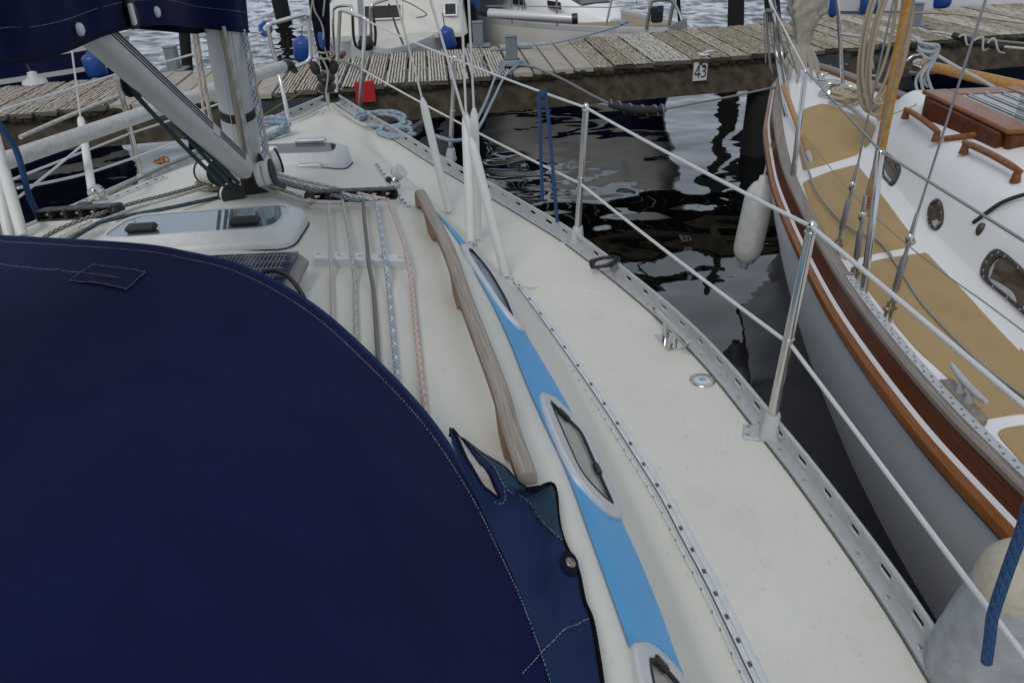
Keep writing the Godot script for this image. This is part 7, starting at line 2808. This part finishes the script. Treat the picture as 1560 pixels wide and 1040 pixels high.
	rope([Vector3(-1.525, 1.02, -8.023), Vector3(-1.275, 1.017, -7.6), Vector3(-1.034, 1.014, -7.1)], 0.009, M.rope_grey, "short grey line dropping off the pier beside the red board", "mooring_line")
	# blue line knotted over the upper guard wire
	var k := G.new()
	var top := Vector3(0.164, 1.68, -3.28)
	for o in [[-0.010, Vector3(0.152, 1.255, -3.2)], [0.012, Vector3(0.211, 1.175, -3.15)]]:
		k.tube(smooth([top + Vector3(o[0], 0.006, 0), top.lerp(o[1], 0.3) + Vector3(o[0], 0, 0), top.lerp(o[1], 0.7) + Vector3(o[0] * 0.4, 0, 0.01), o[1]], 6), 0.0075, 8, true, 0.03, 1.0)
	for j in 3:
		k.tube(circle(top + Vector3(0.006 * (j - 1), -0.008, 0), Vector3.RIGHT, 0.013, 10) + [top + Vector3(0.006 * (j - 1), -0.008, 0.013)], 0.0068, 7, true, 0.03, 1.0)
	one("blue_rope", k, M.rope_royal, "dark blue rope knotted over the starboard guard wire, both ends hanging", "rope")
	# blue tie at the end of the port guard wire, and the thick line at the left edge
	coil(Vector3(-1.384, 1.728, -5.05), 0.035, 0.03, 0.010, 3, M.rope_royal_light, "bright blue knot at the end of the port guard wire", Vector3(0.3, 0.2, 1), 21)
	rope([Vector3(-1.636, 1.853, -2.6), Vector3(-1.615, 1.796, -2.6), Vector3(-1.605, 1.719, -2.62), Vector3(-1.607, 1.638, -2.62), Vector3(-1.614, 1.551, -2.62), Vector3(-1.602, 1.466, -2.62)], 0.0105, M.rope_royal, "dark blue rope hanging at the left edge beside the port shrouds", "rope")
	rope([Vector3(-2.647, 1.313, -4.4), Vector3(-2.611, 1.314, -4.7), Vector3(-2.545, 1.327, -4.9), Vector3(-2.494, 1.327, -5.2), Vector3(-2.516, 1.29, -5.6)], 0.013, M.rope_white, "laid white mooring rope crossing above the spinnaker pole at left", "mooring_line")
	rope([Vector3(-1.881, 1.466, -3), Vector3(-1.854, 1.425, -3.2), Vector3(-1.794, 1.398, -3.4), Vector3(-1.758, 1.347, -3.8), Vector3(-1.687, 1.313, -4.2)], 0.0055, M.wire_white, "thin slack white line along the port rail below the guard wire", "rope")
	rope([Vector3(-1.826, 1.462, -2.9), Vector3(-1.861, 1.466, -3.3), Vector3(-1.86, 1.498, -3.7)], 0.005, M.wire_white, "thin white stay slanting across the port guard wires", "rope")
	rope([Vector3(-1.458, 1.477, -2.839), Vector3(-1.385, 1.5, -2.913), Vector3(-1.689, 1.261, -3.9), Vector3(-1.666, 1.224, -4.2), Vector3(-1.622, 1.201, -4.5)], 0.0055, M.rope_black, "black and white sheet running along the port toe rail", "rope")
	rope([Vector3(-1.62, 1.125, -5.398), Vector3(-1.448, 1.234, -5.2), Vector3(-1.408, 1.237, -5.4), Vector3(-1.371, 1.217, -5.8)], 0.007, M.rope_yellow, "black and yellow rope slanting across the dark steel plate", "rope")
	var sh := G.new()
	for j in 3:
		ring(sh, Vector3(-1.715, 1.286, -3.9) + Vector3(0.02 * j, 0.006 * j, 0), Vector3(0.5, 1, 0.2 * j), 0.017, 0.005, 12)
	one("orange_knot", sh, M.lash_orange, "small orange knotted cord on the port toe rail", "rope")
	# lashed black and grey lines on the starboard toe rail
	coil(Vector3(0.364, 1.149, -2.768), 0.055, 0.022, 0.0042, 4, M.black, "small bundle of black cord tied on the starboard toe rail", Vector3(-0.2, 1, 0.5), 15)
	coil(Vector3(0.406, 1.137, -2.766), 0.022, 0.02, 0.0042, 3, M.rope_grey, "grey cord knot beside the black cord on the toe rail", Vector3(-0.2, 1, 0.5), 16)
	# big grey fender at the lower right, on its thick blue rope
	var ft := Vector3(0.845, 1.403, -0.95)
	var f := thing("large_fender", "large scuffed grey white fender at the bottom right corner", "fender", ft + Vector3(0.03, -0.75, 0.0))
	var fg := G.new()
	var ax := Vector3(-0.05, 1, 0.02).normalized()
	fg.lathe(ft - ax * 0.75, [Vector2(0, 0), Vector2(0.05, 0.0), Vector2(0.10, 0.08), Vector2(0.128, 0.2), Vector2(0.126, 0.36), Vector2(0.110, 0.50), Vector2(0.088, 0.62), Vector2(0.072, 0.69)], ax, 32)
	obj("body", fg, M.fender_dirty, f)
	var fc := G.new()
	fc.lathe(ft - ax * 0.75, [Vector2(0.075, 0.655), Vector2(0.073, 0.70), Vector2(0.066, 0.73), Vector2(0.050, 0.752), Vector2(0.03, 0.76), Vector2(0, 0.762)], ax, 28)
	obj("cap", fc, M.fender_cap, f)
	rope([Vector3(0.685, 1.737, -0.8), Vector3(0.68, 1.671, -0.8), Vector3(0.683, 1.611, -0.8), Vector3(0.684, 1.526, -0.8), Vector3(0.687, 1.449, -0.8), Vector3(0.696, 1.396, -0.8), Vector3(0.704, 1.347, -0.8)], 0.0085, M.rope_royal, "thick dark blue rope end hanging in front of the large fender", "fender_rope")
	# the wooden trimmed yacht's white fender and ropes
	fender(Vector3(1.475, 0.272, -4.55), Vector3(1.553, 0.847, -4.6), 0.088, M.fender_white, "white fender hanging beside the wooden trimmed yacht's bow above the water", Vector3(1.618, 1.013, -4.75))
	rope([Vector3(1.74, 1.077, -4.656), Vector3(1.66, 1.046, -4.295), Vector3(1.577, 1.019, -3.882), Vector3(1.557, 1, -3.585), Vector3(1.574, 0.992, -3.369), Vector3(1.638, 0.987, -3.25), Vector3(1.622, 0.977, -3.03), Vector3(1.568, 0.974, -2.704), Vector3(1.554, 0.972, -2.448), Vector3(1.557, 0.972, -2.214), Vector3(1.584, 0.975, -2.02), Vector3(1.631, 0.978, -1.857)], 0.0062, M.rope_deck, "grey twisted rope lying along the tan side deck", "rope")
	rope([Vector3(1.754, 1.087, -4.6), Vector3(1.702, 1.042, -3.8), Vector3(1.635, 1.071, -3.2), Vector3(1.613, 1.098, -2.7), Vector3(1.621, 1.111, -2.4), Vector3(1.618, 1.127, -2.1)], 0.0025, M.wire, "thin grey cord stretched above the tan side deck", "rope")
	coil(Vector3(2.264, 1.104, -5.314), 0.10, 0.09, 0.014, 4, M.rope_buff, "tangled beige rope heaped beside the chrome windlass", Vector3(0.1, 1, 0.1), 41)
	# hanging coils
	var c := G.new()
	for j in 7:
		var pts := []
		var w := 0.075 + 0.012 * (j % 4)
		var hh := 0.30 + 0.018 * ((j * 3) % 5)
		for a in 14:
			var t := TAU * a / 14.0
			pts.append(Vector3(1.967, 1.69, -4.3) + Vector3(sin(t) * w + 0.007 * (j - 3), cos(t) * hh - 0.01 * j, 0.02 * (j % 3) + 0.01 * j))
		c.tube(smooth(pts, 3, true), 0.0085, 7, false, 0.03, 1.0)
	one("hanging_rope_coil", c, M.rope_buff, "beige rope coil hanging in long loops behind the orange wooden pole", "rope")
	rope([Vector3(1.954, 1.505, -4.3), Vector3(1.987, 1.62, -4.5), Vector3(2.224, 1.362, -5), Vector3(2.341, 1.246, -5.3), Vector3(2.409, 1.202, -5.3), Vector3(2.39, 1.174, -5.2), Vector3(2.29, 1.151, -5.1), Vector3(2.189, 1.146, -5)], 0.010, M.rope_buff, "beige rope trailing from the hanging coil to the windlass", "rope")
	var wk := G.new()
	for j in 5:
		wk.tube(smooth([Vector3(2.531, 1.498, -5) + Vector3(0.01 * j, 0, 0.01 * j), Vector3(2.595, 1.457, -5) + Vector3(0.012 * j, 0.02, 0.02), Vector3(2.595, 1.385, -5) + Vector3(0.008 * j, 0, 0.02), Vector3(2.596, 1.308, -5) + Vector3(0.014 * (j - 2) + rng.randf_range(-0.018, 0.018), rng.randf_range(-0.03, 0.03), rng.randf_range(-0.02, 0.03)), Vector3(2.619, 1.224, -5) + Vector3(0.02 * (j - 2) + rng.randf_range(-0.02, 0.02), rng.randf_range(-0.05, 0.05), rng.randf_range(-0.03, 0.03))], 4), 0.009, 7, true, 0.03, 1.0)
	for j in 4:
		wk.tube(circle(Vector3(2.577, 1.466, -5) + Vector3(0, 0.016 * j - 0.03, 0), Vector3(0.3 + rng.randf_range(-0.4, 0.4), 1, 0.2 + rng.randf_range(-0.4, 0.4)), 0.045, 12), 0.009, 7, false, 0.03, 1.0)
	one("white_rope_knot", wk, M.rope_sky_pale, "white rope hank knotted behind the orange pole above the far rail", "rope")
	rope([Vector3(2.755, 1.451, -5.6), Vector3(2.717, 1.411, -5.2), Vector3(2.774, 1.358, -5), Vector3(2.861, 1.302, -4.8), Vector3(2.873, 1.277, -4.6)], 0.010, M.rope_sky_pale, "white mooring line passing under the yellow spar", "mooring_line")
	rope([Vector3(4.315, 1.02, -8.657), Vector3(3.736, 1.212, -7), Vector3(3.966, 1.182, -6.8), Vector3(4.284, 1.161, -6.6)], 0.011, M.rope_grey, "grey mooring line from the right pier post to the right edge", "mooring_line")
	rope([Vector3(4.133, 1.15, -8.583), Vector3(4.228, 1.22, -8), Vector3(4.5, 1.195, -7.8), Vector3(4.883, 1.145, -7.6)], 0.010, M.rope_buff, "pale line stretched over the pier planks at the upper right", "mooring_line")
	var s2 := thing("rubber_snubber", "black rubber snubber on a mooring line before the right part of the pier", "snubber", Vector3(3.742, 1.228, -6.5))
	var q2 := smooth([Vector3(3.589, 1.263, -6.6), Vector3(3.69, 1.23, -6.5), Vector3(3.794, 1.213, -6.4), Vector3(3.872, 1.199, -6.35)], 4)
	var g2 := G.new()
	g2.tube(q2, 0.024, 10)
	obj("rubber", g2, M.rubber, s2)
	var h2 := G.new()
	for j in 3:
		var o: Vector3 = q2[3 + j * 3]
		h2.tube(smooth([o + Vector3(-0.06, 0.02, 0), o + Vector3(-0.03 + 0.02 * (j % 2), 0.035 + 0.01 * j, 0.02), o + Vector3(0.01 * j, -0.035 - 0.012 * (j % 2), 0.03), o + Vector3(0.05 + 0.02 * j, -0.03 - 0.015 * j, 0)], 4), 0.009, 7, true, 0.03, 1.0)
	obj("rope_wrap", h2, M.rope_white, s2)
	rope([Vector3(3.467, 1.277, -6.7), Vector3(3.528, 1.273, -6.65), Vector3(3.6, 1.257, -6.6)], 0.010, M.rope_white, "short white line leading into the right rubber snubber", "mooring_line")
	rope([Vector3(3.86, 1.204, -6.35), Vector3(3.964, 1.202, -6.25), Vector3(4.104, 1.211, -6)], 0.010, M.rope_white, "white line leaving the right rubber snubber toward the right edge", "mooring_line")
